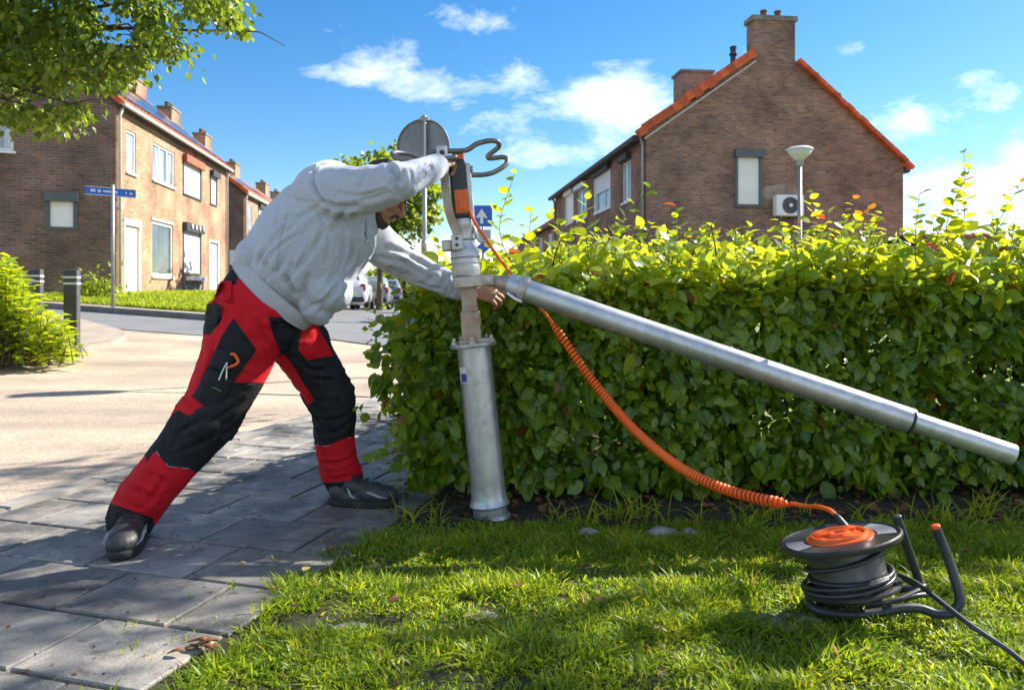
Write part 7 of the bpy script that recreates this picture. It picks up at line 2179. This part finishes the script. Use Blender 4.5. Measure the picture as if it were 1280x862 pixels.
    sm.materials.append(M('hoodie'))
    sh = link('sweatshirt', sm, par)
    # ribbed hem, cuffs and collar
    def rib_band(name, c, axis, ra, rb, width, ref, n=96, amp=0.0022, bulge=0.006, nrows=6, tilt=0.0):
        axis = Vector(axis).normalized(); a = Vector(ref); a = (a - axis * a.dot(axis)).normalized(); b = axis.cross(a)
        V = []; fs = []
        for i in range(nrows):
            f = i / (nrows - 1); h = (f - 0.5) * width; bu = bulge * math.sin(math.pi * f)
            for j in range(n):
                th = 2 * math.pi * j / n; k = amp * (1 if j % 2 else -1)
                V.append(Vector(c) + axis * h + a * math.cos(th) * (ra + bu + k) + b * math.sin(th) * (rb + bu + k))
        for i in range(nrows - 1):
            for j in range(n): fs.append((i * n + j, i * n + (j + 1) % n, (i + 1) * n + (j + 1) % n, (i + 1) * n + j))
        # inward lips so that the band reads as thick cloth
        for (row, s) in ((0, -1), (nrows - 1, 1)):
            o = len(V)
            for j in range(n): p = V[row * n + j]; V.append(p + (Vector(c) + axis * ((row / (nrows - 1)) - 0.5) * width - p) * 0.12)
            for j in range(n):
                q = (row * n + j, o + j, o + (j + 1) % n, row * n + (j + 1) % n); fs.append(q if s > 0 else q[::-1])
        q = MB(); q.add(V, fs); return q.build(name, 'rib_knit', sh, smooth=True)
    hem_c = P(344, 364, 2.95); hem_ax = (P(388, 318, 2.955) - P(344, 364, 2.95))
    rib_band('hem', hem_c, hem_ax, 0.158, 0.184, 0.060, (0, 1, 0), 260, 0.0011)
    rib_band('cuff', P(545.5, 207.3, 2.925), (P(545, 207, 2.93) - P(530, 215, 2.83)), 0.041, 0.044, 0.045, (0, 1, 0), 60, 0.0016, 0.002)
    rib_band('cuff', P(579, 361.2, 3.163), (J['wrL'] - P(552, 352, 3.21)), 0.042, 0.044, 0.05, (0, 1, 0), 60, 0.0016, 0.002)
    rib_band('collar', P(459, 259, 2.985), (hp(-0.02, -0.03, 0) - J['chest']), 0.080, 0.076, 0.055, (0, 1, 0), 60, 0.0012, 0.003)
    # stitched seams: armhole, shoulder, side
    bvs = BVHTree.FromPolygons([Vector(c) for c in co.tolist()], [tuple(p.vertices) for p in sm.polygons])
    def onshirt(uu, vv, lift=0.0012):
        d_ = (P(uu, vv, 1.0) - Vector((0, 0, H))).normalized(); h_ = bvs.ray_cast(Vector((0, 0, H)), d_)
        return h_[0] + h_[1] * lift if h_[0] is not None else None
    for ln in ([(396, 204), (392.5, 218), (393, 232), (398, 244), (407, 253)], [(360, 262), (352, 290), (347, 318), (346, 340)], [(476, 296), (470, 306), (468, 318)]):
        pts = [q_ for q_ in (onshirt(p_.x, p_.y) for p_ in catmull([Vector((a_, b_, 0)) for (a_, b_) in ln], 8)) if q_ is not None]
        if len(pts) > 3:
            q = MB(); q.tube(pts, 0.0013, 5); q.build('seam', 'rib_knit', sh, smooth=True)
    # half-zip placket hanging open below the collar
    q = MB(); a, b = P(456, 268, 2.885), P(459, 296, 2.87)
    q.tube(catmull([a, a.lerp(b, 0.5) + Vector((0.006, -0.006, 0)), b], 5), 0.010, 8, flat=0.45); q.build('zip_placket', 'rib_knit', sh, smooth=True)
    q = MB(); a2 = P(459, 298, 2.862); q.tube([a2, a2 + Vector((0.003, -0.002, -0.02))], 0.003, 6); q.build('zip_pull', 'chrome', sh, smooth=True)

    # -------- trousers
    m = MB()
    ring_loft(m, [P(344, 358, 2.955), P(334, 376, 2.955), P(328, 398, 2.955), P(338, 418, 2.965)], [(0.150, 0.165), (0.168, 0.180), (0.172, 0.180), (0.14, 0.13)], 26)
    ring_loft(m, [P(310, 388, 2.90), P(304, 420, 2.885), P(292, 458, 2.865), P(266, 512, 2.845), P(247, 538, 2.835), P(215, 578, 2.80), P(186, 612, 2.775), P(168, 640, 2.762), P(162, 651, 2.758), P(157, 660, 2.752)],
              [(0.125, 0.142), (0.125, 0.140), (0.115, 0.128), (0.100, 0.110), (0.096, 0.103), (0.087, 0.092), (0.082, 0.086), (0.076, 0.080), (0.074, 0.078), (0.070, 0.074)], 24)
    ring_loft(m, [P(358, 392, 3.02), P(372, 424, 3.06), P(390, 455, 3.12), P(412, 492, 3.17), P(418, 515, 3.19), P(418, 550, 3.21), P(424, 584, 3.23), P(433, 606, 3.24), P(438, 623, 3.243)],
              [(0.125, 0.125), (0.118, 0.115), (0.108, 0.103), (0.098, 0.092), (0.094, 0.088), (0.086, 0.080), (0.080, 0.078), (0.074, 0.070), (0.068, 0.064)], 24)
    me = remesh(m, 0.0062, 8, 0.5)
    co = get_co(me); no = get_no(me); d = np.zeros(len(co))
    bv0 = BVHTree.FromPolygons([Vector(c) for c in co.tolist()], [tuple(p.vertices) for p in me.polygons])
    def hitp(uu, vv):
        d_ = (P(uu, vv, 1.0) - Vector((0, 0, H))).normalized(); h_ = bv0.ray_cast(Vector((0, 0, H)), d_)
        return h_[0] if h_[0] is not None else P(uu, vv, 2.85)
    def pxl(*pts): return catmull([hitp(*p) for p in pts], 4)
    folds = [(pxl((228, 562), (262, 545), (286, 520)), 1.0), (pxl((222, 540), (246, 528), (262, 516)), 0.9), (pxl((300, 498), (280, 516), (258, 526)), 0.8), (pxl((345, 440), (330, 420), (322, 400)), 1.0), (pxl((352, 432), (344, 410), (340, 396)), 1.0), (pxl((360, 440), (356, 412)), 0.9),
             (pxl((152, 606), (172, 612), (190, 622)), 1.0), (pxl((168, 585), (188, 592), (208, 602)), 0.8), (pxl((182, 632), (196, 612), (206, 596)), 0.8), (pxl((150, 622), (176, 634)), 0.8), (pxl((318, 470), (300, 466), (290, 476)), 0.7), (pxl((268, 430), (262, 452), (254, 474)), 0.6), (pxl((286, 372), (300, 392), (304, 412)), 0.6),
             (pxl((394, 472), (412, 474), (432, 468)), 1.0), (pxl((392, 496), (414, 500), (436, 494)), 1.0), (pxl((398, 522), (418, 524), (438, 514)), 1.0), (pxl((400, 540), (420, 540), (434, 530)), 0.8), (pxl((404, 578), (424, 578), (442, 568)), 1.0), (pxl((414, 598), (430, 596), (448, 586)), 1.1), (pxl((376, 452), (390, 462), (404, 462)), 0.8), (pxl((424, 460), (434, 476), (438, 490)), 0.7)]
    d += creases(co, no, folds, 0.0125, 0.0070)
    dR = np.minimum(seg_dist(co, J['hipR'][:], J['kneeR'][:]), seg_dist(co, J['kneeR'][:], J['ankR'][:]))
    dL = np.minimum(seg_dist(co, J['hipL'][:], J['kneeL'][:]), seg_dist(co, J['kneeL'][:], J['ankL'][:]))
    isR = dR < dL
    for (h, k, a, mask, seed) in ((J['hipR'], J['kneeR'], J['ankR'], isR, 2.0), (J['hipL'], J['kneeL'], J['ankL'], ~isR, 9.0)):
        for (p, q, lo) in ((h, k, 0), (k, a, 1)):
            t, th, L = bone_coords(co, p, q)
            w = mask * ((t > -0.03) & (t < L + 0.03))
            if lo: wl = 0.55 + 0.9 * np.exp(-((t - L * 0.95) / 0.10) ** 2) + 0.7 * np.exp(-(t / 0.08) ** 2)
            else: wl = 0.5 + 0.8 * np.exp(-((t - L) / 0.09) ** 2) + 0.6 * np.exp(-((t - 0.05) / 0.08) ** 2)
            qv = np.stack([t * 17 + np.sin(th * 1.0 + seed) * 1.9, np.cos(th) * 1.1, np.sin(th) * 1.1 + seed], 1)
            d += w * wl * 0.0065 * ridged(qv, seed * 3)
    d += 0.004 * noise3(co, 10.0, 5.0)
    co = co + no * d[:, None]
    # hem cut: keep hems flat
    set_co(me, co)
    # panels: garment pattern, drawn on the side of each leg
    vR = np.minimum(seg_dist(co, J['hipR'][:], J['kneeR'][:]), seg_dist(co, J['kneeR'][:], J['ankR'][:])); vL = np.minimum(seg_dist(co, J['hipL'][:], J['kneeL'][:]), seg_dist(co, J['kneeL'][:], J['ankL'][:]))
    u, v = px_of(co)
    u = u + 1.0 * np.sin(v * 0.11)
    blackR = [[(292, 397), (320, 437), (292, 478), (330, 478), (328, 502), (312, 534), (290, 560), (262, 596), (238, 586), (210, 582), (193, 563), (184, 577), (176, 556), (222, 512), (236, 519), (255, 509), (242, 497), (271, 432)],
              [(335, 396), (384, 396), (378, 437), (351, 446), (347, 433)], [(120, 628), (143, 630), (192, 647), (200, 680), (120, 680)], [(306, 338), (334, 350), (330, 362), (306, 352)], [(270, 330), (300, 330), (296, 357), (282, 352)], [(240, 376), (269, 381), (278, 398), (264, 418), (240, 418)]]
    redL = [[(382, 398), (394, 398), (416, 444), (383, 450), (372, 437)], [(343, 444), (353, 442), (371, 463), (392, 500), (384, 506), (368, 480), (345, 456)], [(380, 556), (396, 555), (404, 558), (438, 545), (470, 545), (474, 582), (456, 590), (438, 600), (412, 603), (390, 603)], [(330, 330), (380, 380), (384, 396), (330, 420)]]
    def signed(polys_):
        best = np.full(len(u), -99.0)
        for pl in polys_:
            dm = np.full(len(u), 99.0)
            for i in range(len(pl)):
                (x0, y0), (x1, y1) = pl[i - 1], pl[i]
                ex, ey = x1 - x0, y1 - y0; L2 = ex * ex + ey * ey + 1e-9
                t = np.clip(((u - x0) * ex + (v - y0) * ey) / L2, 0, 1)
                dm = np.minimum(dm, np.hypot(u - x0 - t * ex, v - y0 - t * ey))
            sd = np.where(in_poly(u, v, pl), dm, -dm); best = np.maximum(best, sd)
        return best
    pan = np.where(vR < vL, signed(blackR), -signed(redL))
    at = me.attributes.new('panel', 'FLOAT', 'POINT'); at.data.foreach_set('value', np.clip(0.5 + pan * 0.05, 0, 1).astype(np.float32))
    me.materials.append(M('trousers'))
    tr = link('trousers', me, par)
    # surface finder on the trousers for pockets and seams
    bvh = BVHTree.FromPolygons([Vector(c) for c in co.tolist()], [tuple(p.vertices) for p in me.polygons])
    O = Vector((0, 0, H))
    def onleg(uu, vv, lift=0.0):
        d_ = P(uu, vv, 1.0) - O; d_.normalize()
        hit = bvh.ray_cast(O, d_)
        if hit[0] is None: return P(uu, vv, 2.8)
        return hit[0] + hit[1] * lift
    def patch(name, corners, mat, lift=0.010, n=10, parent=tr, edge=0.006):
        """cloth piece lying on the leg: bilinear patch snapped to the surface, with thickness"""
        (a, b, c, e) = corners
        top = []
        for i in range(n + 1):
            for j in range(n + 1):
                s, t = i / n, j / n
                uu = (a[0] * (1 - s) + b[0] * s) * (1 - t) + (e[0] * (1 - s) + c[0] * s) * t; vv = (a[1] * (1 - s) + b[1] * s) * (1 - t) + (e[1] * (1 - s) + c[1] * s) * t
                ed = min(min(s, 1 - s), min(t, 1 - t)); 
                top.append(onleg(uu, vv, lift * (0.55 + 0.45 * min(1, ed * 5))))
        bot = [onleg(*px_of(np.array([p[:]]))[0:0] or (0, 0)) if False else p for p in top]
        V = top[:]; w = n + 1
        fs = [(i * w + j, i * w + j + 1, (i + 1) * w + j + 1, (i + 1) * w + j) for i in range(n) for j in range(n)]
        rim = [j for j in range(w)] + [i * w + n for i in range(1, w)] + [n * w + j for j in range(n - 1, -1, -1)] + [i * w for i in range(n - 1, 0, -1)]
        o = len(V); V += [V[k] + (V[k] - O).normalized() * (lift + 0.012) for k in rim]
        m_ = len(rim); fs += [(rim[k], rim[(k + 1) % m_], o + (k + 1) % m_, o + k) for k in range(m_)]
        q = MB(); q.add(V, fs); ob = q.build(name, mat, parent, auto=60)
        return ob
    patch('cargo_pocket', [(261, 460), (292, 474), (272, 512), (242, 496)], 'trouser_black', 0.016)
    patch('pocket_flap', [(272, 434), (294, 442), (288, 466), (262, 457)], 'trouser_black', 0.014)
    patch('knee_pad_pocket', [(246, 512), (306, 488), (286, 534), (212, 566)], 'trouser_black', 0.010, n=12)
    patch('hem_band', [(144, 632), (188, 648), (183, 660), (139, 643)], 'trouser_black', 0.006)
    patch('belt_loop', [(309, 340), (333, 350), (327, 362), (306, 351)], 'trouser_black', 0.012)
    patch('rear_pocket', [(276, 352), (291, 352), (290, 380), (268, 372)], 'trouser_red', 0.012)
    patch('hip_flap', [(268, 378), (279, 384), (273, 408), (264, 405)], 'trouser_black', 0.014)
    patch('knee_pad_pocket', [(398, 458), (430, 462), (436, 505), (400, 510)], 'trouser_black', 0.008, n=10)
    # stitching lines along panel edges
    for ln, mat in (([(292, 398), (306, 418), (320, 437), (305, 458), (293, 478), (306, 480), (318, 480)], 'trouser_black'), ([(268, 484), (278, 489)], 'leaf_green'), ([(277, 498), (283, 484)], 'shoe_trim'), ([(255, 509), (268, 513)], 'shoe_trim'), ([(196, 564), (211, 582), (237, 585)], 'shoe_trim'), ([(396, 555), (410, 557), (437, 546)], 'shoe_trim')):
        q = MB(); q.tube([onleg(a, b, 0.004 if mat != 'leaf_green' else 0.018) for (a, b) in ln], 0.0014, 5)
        if mat == 'leaf_green': mat = 'tag_green'
        q.build('stitching', mat, tr, smooth=True)
    # -------- shoes
    def shoe(heel, toe, label, twist):
        heel = Vector(heel); toe = Vector(toe); f = (toe - heel); L = f.length; f.normalize(); s = Vector((f.y, -f.x, 0)); up = Vector((0, 0, 1))
        z0 = 0.038; WS = 1.13
        def sp(a, b, c): return Vector((heel.x, heel.y, z0)) + f * (a * L) + s * (b * WS) + up * c
        m = MB()
        ellipsoid(m, sp(0.80, 0, 0.048), f * (L * 0.20), s * 0.056, up * 0.042); ellipsoid(m, sp(0.62, 0, 0.052), f * (L * 0.25), s * 0.055, up * 0.050); ellipsoid(m, sp(0.17, 0, 0.055), f * (L * 0.17), s * 0.043, up * 0.055)
        ring_loft(m, [sp(0.70, 0, 0.06), sp(0.45, 0, 0.078), sp(0.27, 0, 0.085), sp(0.22, 0, 0.098)], [(0.044, 0.030), (0.042, 0.036), (0.039, 0.042), (0.036, 0.040)], 14, ref=s[:])
        ring_loft(m, [sp(0.10, 0, 0.035), sp(0.5, 0, 0.035), sp(0.85, 0, 0.034)], [(0.038, 0.032), (0.046, 0.034), (0.048, 0.03)], 14, ref=s[:])
        me = remesh(m, 0.005, 4); c_ = get_co(me); c_[:, 2] = np.maximum(c_[:, 2], z0 + 0.016)
        c_ += get_no(me) * (0.0022 * ridged(np.stack([c_ @ np.array(f) * 40, c_[:, 2] * 14, c_ @ np.array(s) * 10], 1)))[:, None] * (np.abs((c_ - np.array(sp(0.6, 0, 0.06))) @ np.array(f)) < 0.06)[:, None]
        set_co(me, c_); me.materials.append(M('shoe_black'))
        o = link('shoe', me, par); o['label'] = label
        # sole
        out = []
        for k in range(40):
            a = 2 * math.pi * k / 40; x = math.cos(a); w = 0.047 + 0.008 * (x > 0) * math.sin(a * 1) * 0 + 0.006 * x
            out.append(sp(0.5 + 0.515 * x * (abs(math.cos(a)) ** -0.12 if abs(math.cos(a)) > 0.05 else 1) * 0.985, math.copysign(abs(math.sin(a)) ** 0.75, math.sin(a)) * w, 0.0))
        q = MB(); V = []; n = 40
        for (h, kx) in ((0.0, 0.95), (0.006, 1.0), (0.022, 1.0), (0.028, 0.96)):
            cc = sp(0.5, 0, 0)
            V += [cc + (p - cc) * kx + up * (h + (0.010 * max(0, ((p - cc).dot(f) / L - 0.32)) * 3 if h > 0 else 0.004 * max(0, ((p - cc).dot(f) / L - 0.3)) * 6)) for p in out]
        q.add(V, [(i * n + j, i * n + (j + 1) % n, (i + 1) * n + (j + 1) % n, (i + 1) * n + j) for i in range(3) for j in range(n)] + [tuple(reversed(range(n))), tuple(range(3 * n, 4 * n))])
        q.build('sole', 'shoe_sole', o, auto=50)
        # toe guard, side trims, laces
        bv = BVHTree.FromPolygons([Vector(c) for c in c_.tolist()], [tuple(p.vertices) for p in me.polygons])
        def near(p, lift=0.002):
            h = bv.find_nearest(p); return h[0] + h[1] * lift
        for sd in (-1, 1):
            q = MB(); q.tube([near(sp(a_, sd * 0.06, z_)) for (a_, z_) in ((0.93, 0.04), (0.80, 0.050), (0.66, 0.066), (0.60, 0.075))], [0.001, 0.005, 0.0065, 0.003], 6); q.build('side_trim', 'shoe_trim', o, smooth=True)
            q = MB(); q.tube([near(sp(a_, sd * 0.06, z_)) for (a_, z_) in ((0.42, 0.045), (0.36, 0.06), (0.31, 0.078))], [0.003, 0.006, 0.003], 6); q.build('side_trim', 'shoe_trim', o, smooth=True)
        for a_ in (0.60, 0.53, 0.46, 0.39):
            q = MB(); q.tube([near(sp(a_ - 0.01, x, 0.14), 0.004) for x in np.linspace(-0.026, 0.026, 7)], 0.0028, 6); q.build('lace', 'shoe_sole', o, smooth=True)
        q = MB(); t_ = near(sp(0.40, 0.0, 0.14), 0.006); q.tube(catmull([t_, t_ + s * 0.03 + up * 0.008, t_ + s * 0.05 - up * 0.012 + f * 0.01], 4), 0.0022, 5); q.build('lace', 'shoe_sole', o, smooth=True)
    shoe(Vector((-1.365, 2.815, 0)), Vector((-1.290, 2.515, 0)), 'dusty black work shoe with its toe towards the lawn side', 0)
    hl = P(411, 640, 3.20); tl = P(497, 638, 3.17); shoe(Vector((hl.x, hl.y, 0)), Vector((tl.x, tl.y, 0)), 'black work shoe with pale side trim pointing to the hedge', 0)
    # -------- pliers tucked in the side pocket
    a = onleg(281, 470, 0.016); pl = thing('pliers', a, 'silver pliers with an orange grip sticking out of the trouser pocket', 'pliers')
    q = MB(); q.tube(catmull([onleg(277, 474, 0.024), onleg(281, 464, 0.026), onleg(286, 452, 0.026)], 4), [0.004] * 9, 6); q.build('jaw', 'chrome', pl, smooth=True)
    q = MB(); q.tube(catmull([onleg(284, 474, 0.024), onleg(287, 464, 0.026), onleg(286, 456, 0.028)], 4), [0.0035] * 9, 6); q.build('jaw', 'chrome', pl, smooth=True)
    q = MB(); q.tube(catmull([onleg(288, 459, 0.024), onleg(295, 456, 0.022), onleg(297.5, 449, 0.022), onleg(295, 443, 0.022), onleg(291, 442.5, 0.022)], 5), 0.0055, 8); q.build('grip', 'reel_orange', pl, smooth=True)
simple('tag_green', (0.12, 0.35, 0.05), rough=0.7)
KEEP_OUT.append((J['shL'][:], J['elL'][:], 0.12)); KEEP_OUT.append((J['elL'][:], J['wrL'][:], 0.09)); KEEP_OUT.append((J['wrL'][:], P(632, 372, 3.05)[:], 0.075))
KEEP_OUT.append((J['ankL'][:], J['kneeL'][:], 0.13))
build_person()
build_hedge()
build_lawn()
build_corner_tree()
tb = P(440, 392, 30.0)
build_round_tree((P(474, 392, 31.0).x, 31.0, 0), 2.45, H + (V0 - 252) / F * 31, 'round green tree down the street behind the leaning man', n=300, seed=3, size=0.20, tint=0.55)
build_shrub()
def build_far_bushes():
    for i, (u, Z, r, lab) in enumerate(((484, 52, 1.9, 'rounded green bush at the end of the parked cars'), (503, 47, 1.5, 'small green bush beside the street behind the hedge corner'))):
        p = P(u, 380, Z); par = thing('street_bush', (p.x, p.y, 0), lab, 'bush')
        d = unit(170); c = np.array([p.x, p.y, r * 0.6]) + d * r * rng.uniform(0.5, 1, (170, 1)) * [1, 1, 0.75]; c[:, 2] = np.maximum(c[:, 2], 0.1)
        leaves_object('foliage', LIND, cluster_leaves(c, 9, (0.25, 0.25, 0.2), 0.24, 0.3, 0.4), 'leaf_tree', par)
        mb = MB()
        for k in range(7): mb.tube([(p.x + random.gauss(0, 0.2), p.y, 0), (p.x + random.gauss(0, 0.6), p.y + random.gauss(0, 0.4), r)], [0.05, 0.015], 5)
        mb.build('stems', 'wood_twig', par)
build_far_bushes()

def build_shade_tree():
    """tree standing to the right of the lawn; its loose crown dapples the grass and the near slabs"""
    base = Vector((7.9, 4.3, 0))
    rs = np.random.default_rng(5)
    def leaf_fn(ends):
        cs = []
        while len(cs) < 170:
            q = np.array([rs.uniform(3.9, 10.0), rs.uniform(4.0, 6.05), rs.uniform(4.7, 6.9)])
            e = (q - np.array([6.9, 5.0, 5.8])) / np.array([3.1, 1.15, 1.25])
            if e @ e > 1: continue
            if q[1] > 5.95 - (5.5 - q[2]) * 0.68: continue
            if mnoise.noise(Vector(q * 0.9)) < -0.02: continue
            cs.append(q)
        for k in range(34):
            cs.append((np.array([4.25, 7.5, 5.5]) if k < 26 else np.array([4.85, 8.8, 5.5])) + rs.normal(size=3) * [0.42, 0.22, 0.12])
        return cluster_leaves(cs, 13, (0.17, 0.17, 0.11), 0.085, 0.6, 0.4)
    limbs = [((x, y, z), 0.06) for (x, y, z) in ((5.0, 4.9, 5.4), (6.2, 5.4, 6.2), (7.4, 5.0, 6.6), (8.8, 5.2, 6.0), (9.4, 4.6, 5.4), (4.3, 7.5, 5.5), (4.9, 8.7, 5.6))]
    grow_tree('lawn_tree', base, 'loose broadleaf tree to the right of the lawn casting dappled shade', None, 3.2, limbs, 0.13, leaf_fn, 'leaf_tree', HORN)
build_shade_tree()
# ------------------------------------------------------------------ small things on the ground
def stone(c, r, seed, name='stone', mat='rock'):
    bm = bmesh.new(); bmesh.ops.create_icosphere(bm, subdivisions=2, radius=1)
    for v in bm.verts:
        k = 1 + 0.35 * mnoise.noise(v.co * 1.3 + Vector((seed, 0, 0)))
        v.co = Vector((v.co.x * r[0] * k, v.co.y * r[1] * k, v.co.z * r[2] * k)) + Vector(c)
    me = bpy.data.meshes.new(name); bm.to_mesh(me); bm.free(); me.materials.append(M(mat))
    return link(name, me)
def build_debris():
    tag(stone(G(828, 672, 0.02) + Vector((0, 0, 0.02)), (0.055, 0.04, 0.022), 2), 'pale flat stone at the lawn edge below the hedge', 'stone', 'stones at the hedge foot')
    tag(stone(G(862, 674, 0.02) + Vector((0, 0, 0.02)), (0.035, 0.03, 0.02), 6), 'small pale stone beside the flat one at the hedge foot', 'stone', 'stones at the hedge foot')
    tag(stone(G(735, 672, 0.02) + Vector((0, 0, 0.02)), (0.04, 0.03, 0.016), 9), 'grey stone in the soil near the ground tube', 'stone', 'stones at the hedge foot')
    # old paving pieces showing through the thin grass
    for i, (u, v, rx, ry, lab) in enumerate(((440, 785, 0.05, 0.03, 'grey paving fragment showing through thin grass beside the pavement'), (520, 800, 0.04, 0.025, 'pale paving fragment sunk among lit grass tufts'), (410, 815, 0.045, 0.03, 'paving fragment under tufts close to the brown bark scraps'), (985, 778, 0.10, 0.06, 'dark paving stone in the grass beside the cable reel'), (600, 770, 0.05, 0.03, 'small paving fragment in the middle of the lawn'))):
        g = G(u, v, 0.03); n = 9
        pts = [Vector((g.x + rx * math.cos(a) * (1 + 0.2 * mnoise.noise((a, i, 0))), g.y + ry * math.sin(a) * (1 + 0.2 * mnoise.noise((a, i, 4))), 0.022)) for a in np.linspace(0, 2 * math.pi, n, endpoint=False)]
        mb = MB(); mb.prism(pts, (0, 0, 0.012)); tag(mb.build('paving_fragment', 'kerb_stone'), lab, 'paving stone', 'old paving in the lawn')
    # curled bark scraps
    g = G(262, 816, 0.03)
    par = thing('bark_scrap', (g.x, g.y, 0.03), 'brown curled bark scraps on the pavement edge by the grass', 'bark')
    for k in range(11):
        a = Vector((g.x + random.uniform(-0.07, 0.05), g.y + random.gauss(0, 0.016), 0.040 + 0.002 * k))
        d = Vector((random.uniform(0.02, 0.06), random.gauss(0, 0.012), random.uniform(-0.006, 0.012)))
        mb = MB(); mb.tube(catmull([a - d * 0.5, a + Vector((0, 0, 0.006)), a + d * 0.5], 4), [0.003, 0.006, 0.008, 0.009, 0.010, 0.009, 0.008, 0.005, 0.002], 6, flat=0.28); mb.build('bark_curl', 'dry_leaf', par, smooth=True)
    # fallen leaves and crumbs on slabs and lawn, one by one
    spots = [(300, 700, 'p'), (405, 688, 'y'), (385, 712, 'y'), (340, 740, 'b'), (420, 683, 'b'), (230, 648, 'b'), (470, 655, 'y'), (515, 640, 'y'), (480, 600, 'b'), (150, 640, 'y'), (270, 575, 'y'), (565, 718, 'b'), (500, 752, 'b'), (575, 712, 'b'), (820, 787, 'y'), (830, 790, 'y'), (968, 708, 'b'), (1040, 800, 'b'), (640, 735, 'b'), (760, 755, 'b'), (445, 700, 'y'), (365, 760, 'b'), (700, 690, 'b'), (545, 690, 'b'), (905, 700, 'b'), (1200, 690, 'b')]
    for i, (u, v, c) in enumerate(spots):
        g = G(u, v, 0.05)
        V, Fc = HORN
        sz = random.uniform(0.022, 0.042)
        W = V.copy(); W[:, 2] *= random.uniform(-2, 2.5); W *= sz
        a = random.uniform(0, 6.28); R_ = np.array([[math.cos(a), -math.sin(a), 0], [math.sin(a), math.cos(a), 0], [0, 0, 1]])
        W = W @ R_.T; on_lawn = in_poly(np.array([g.x]), np.array([g.y]), LAWN)[0]
        W[:, 2] += (0.062 if on_lawn else 0.044) - W[:, 2].min() * 0.5; W[:, :2] += [g.x, g.y]
        o = link('fallen_leaf', np_mesh('fallen_leaf', W, Fc, ['dry_leaf' if c == 'b' else 'pale_leaf']))
        where = 'in the lawn grass' if on_lawn else 'on the grey paving slabs'
        tag(o, ('curled brown fallen leaf lying ' if c == 'b' else 'pale yellow fallen leaf lying ') + where, 'leaf', ('brown' if c == 'b' else 'yellow') + ' fallen leaves ' + where)
    n = 700
    a = rng.uniform(-2.2, 3.5, n); b = np.clip(rng.normal(1.2, 0.5, n), 0.1, 1.75)
    mb = MB()
    for i in range(n):
        p = pav(float(a[i]), float(b[i]), 0.041); s_ = random.uniform(0.0008, 0.0028)
        mb.obox(p, (s_ * 1.5, s_ * random.uniform(-1, 1), 0), (-s_ * 0.5, s_, 0), (0, 0, s_ * 0.5), random.choice(('dry_leaf', 'soil', 'rock')))
    o = mb.build('pavement_crumbs'); tag(o, 'tiny crumbs of soil and leaf scattered over the paving', 'crumbs', kind='stuff')
build_debris()
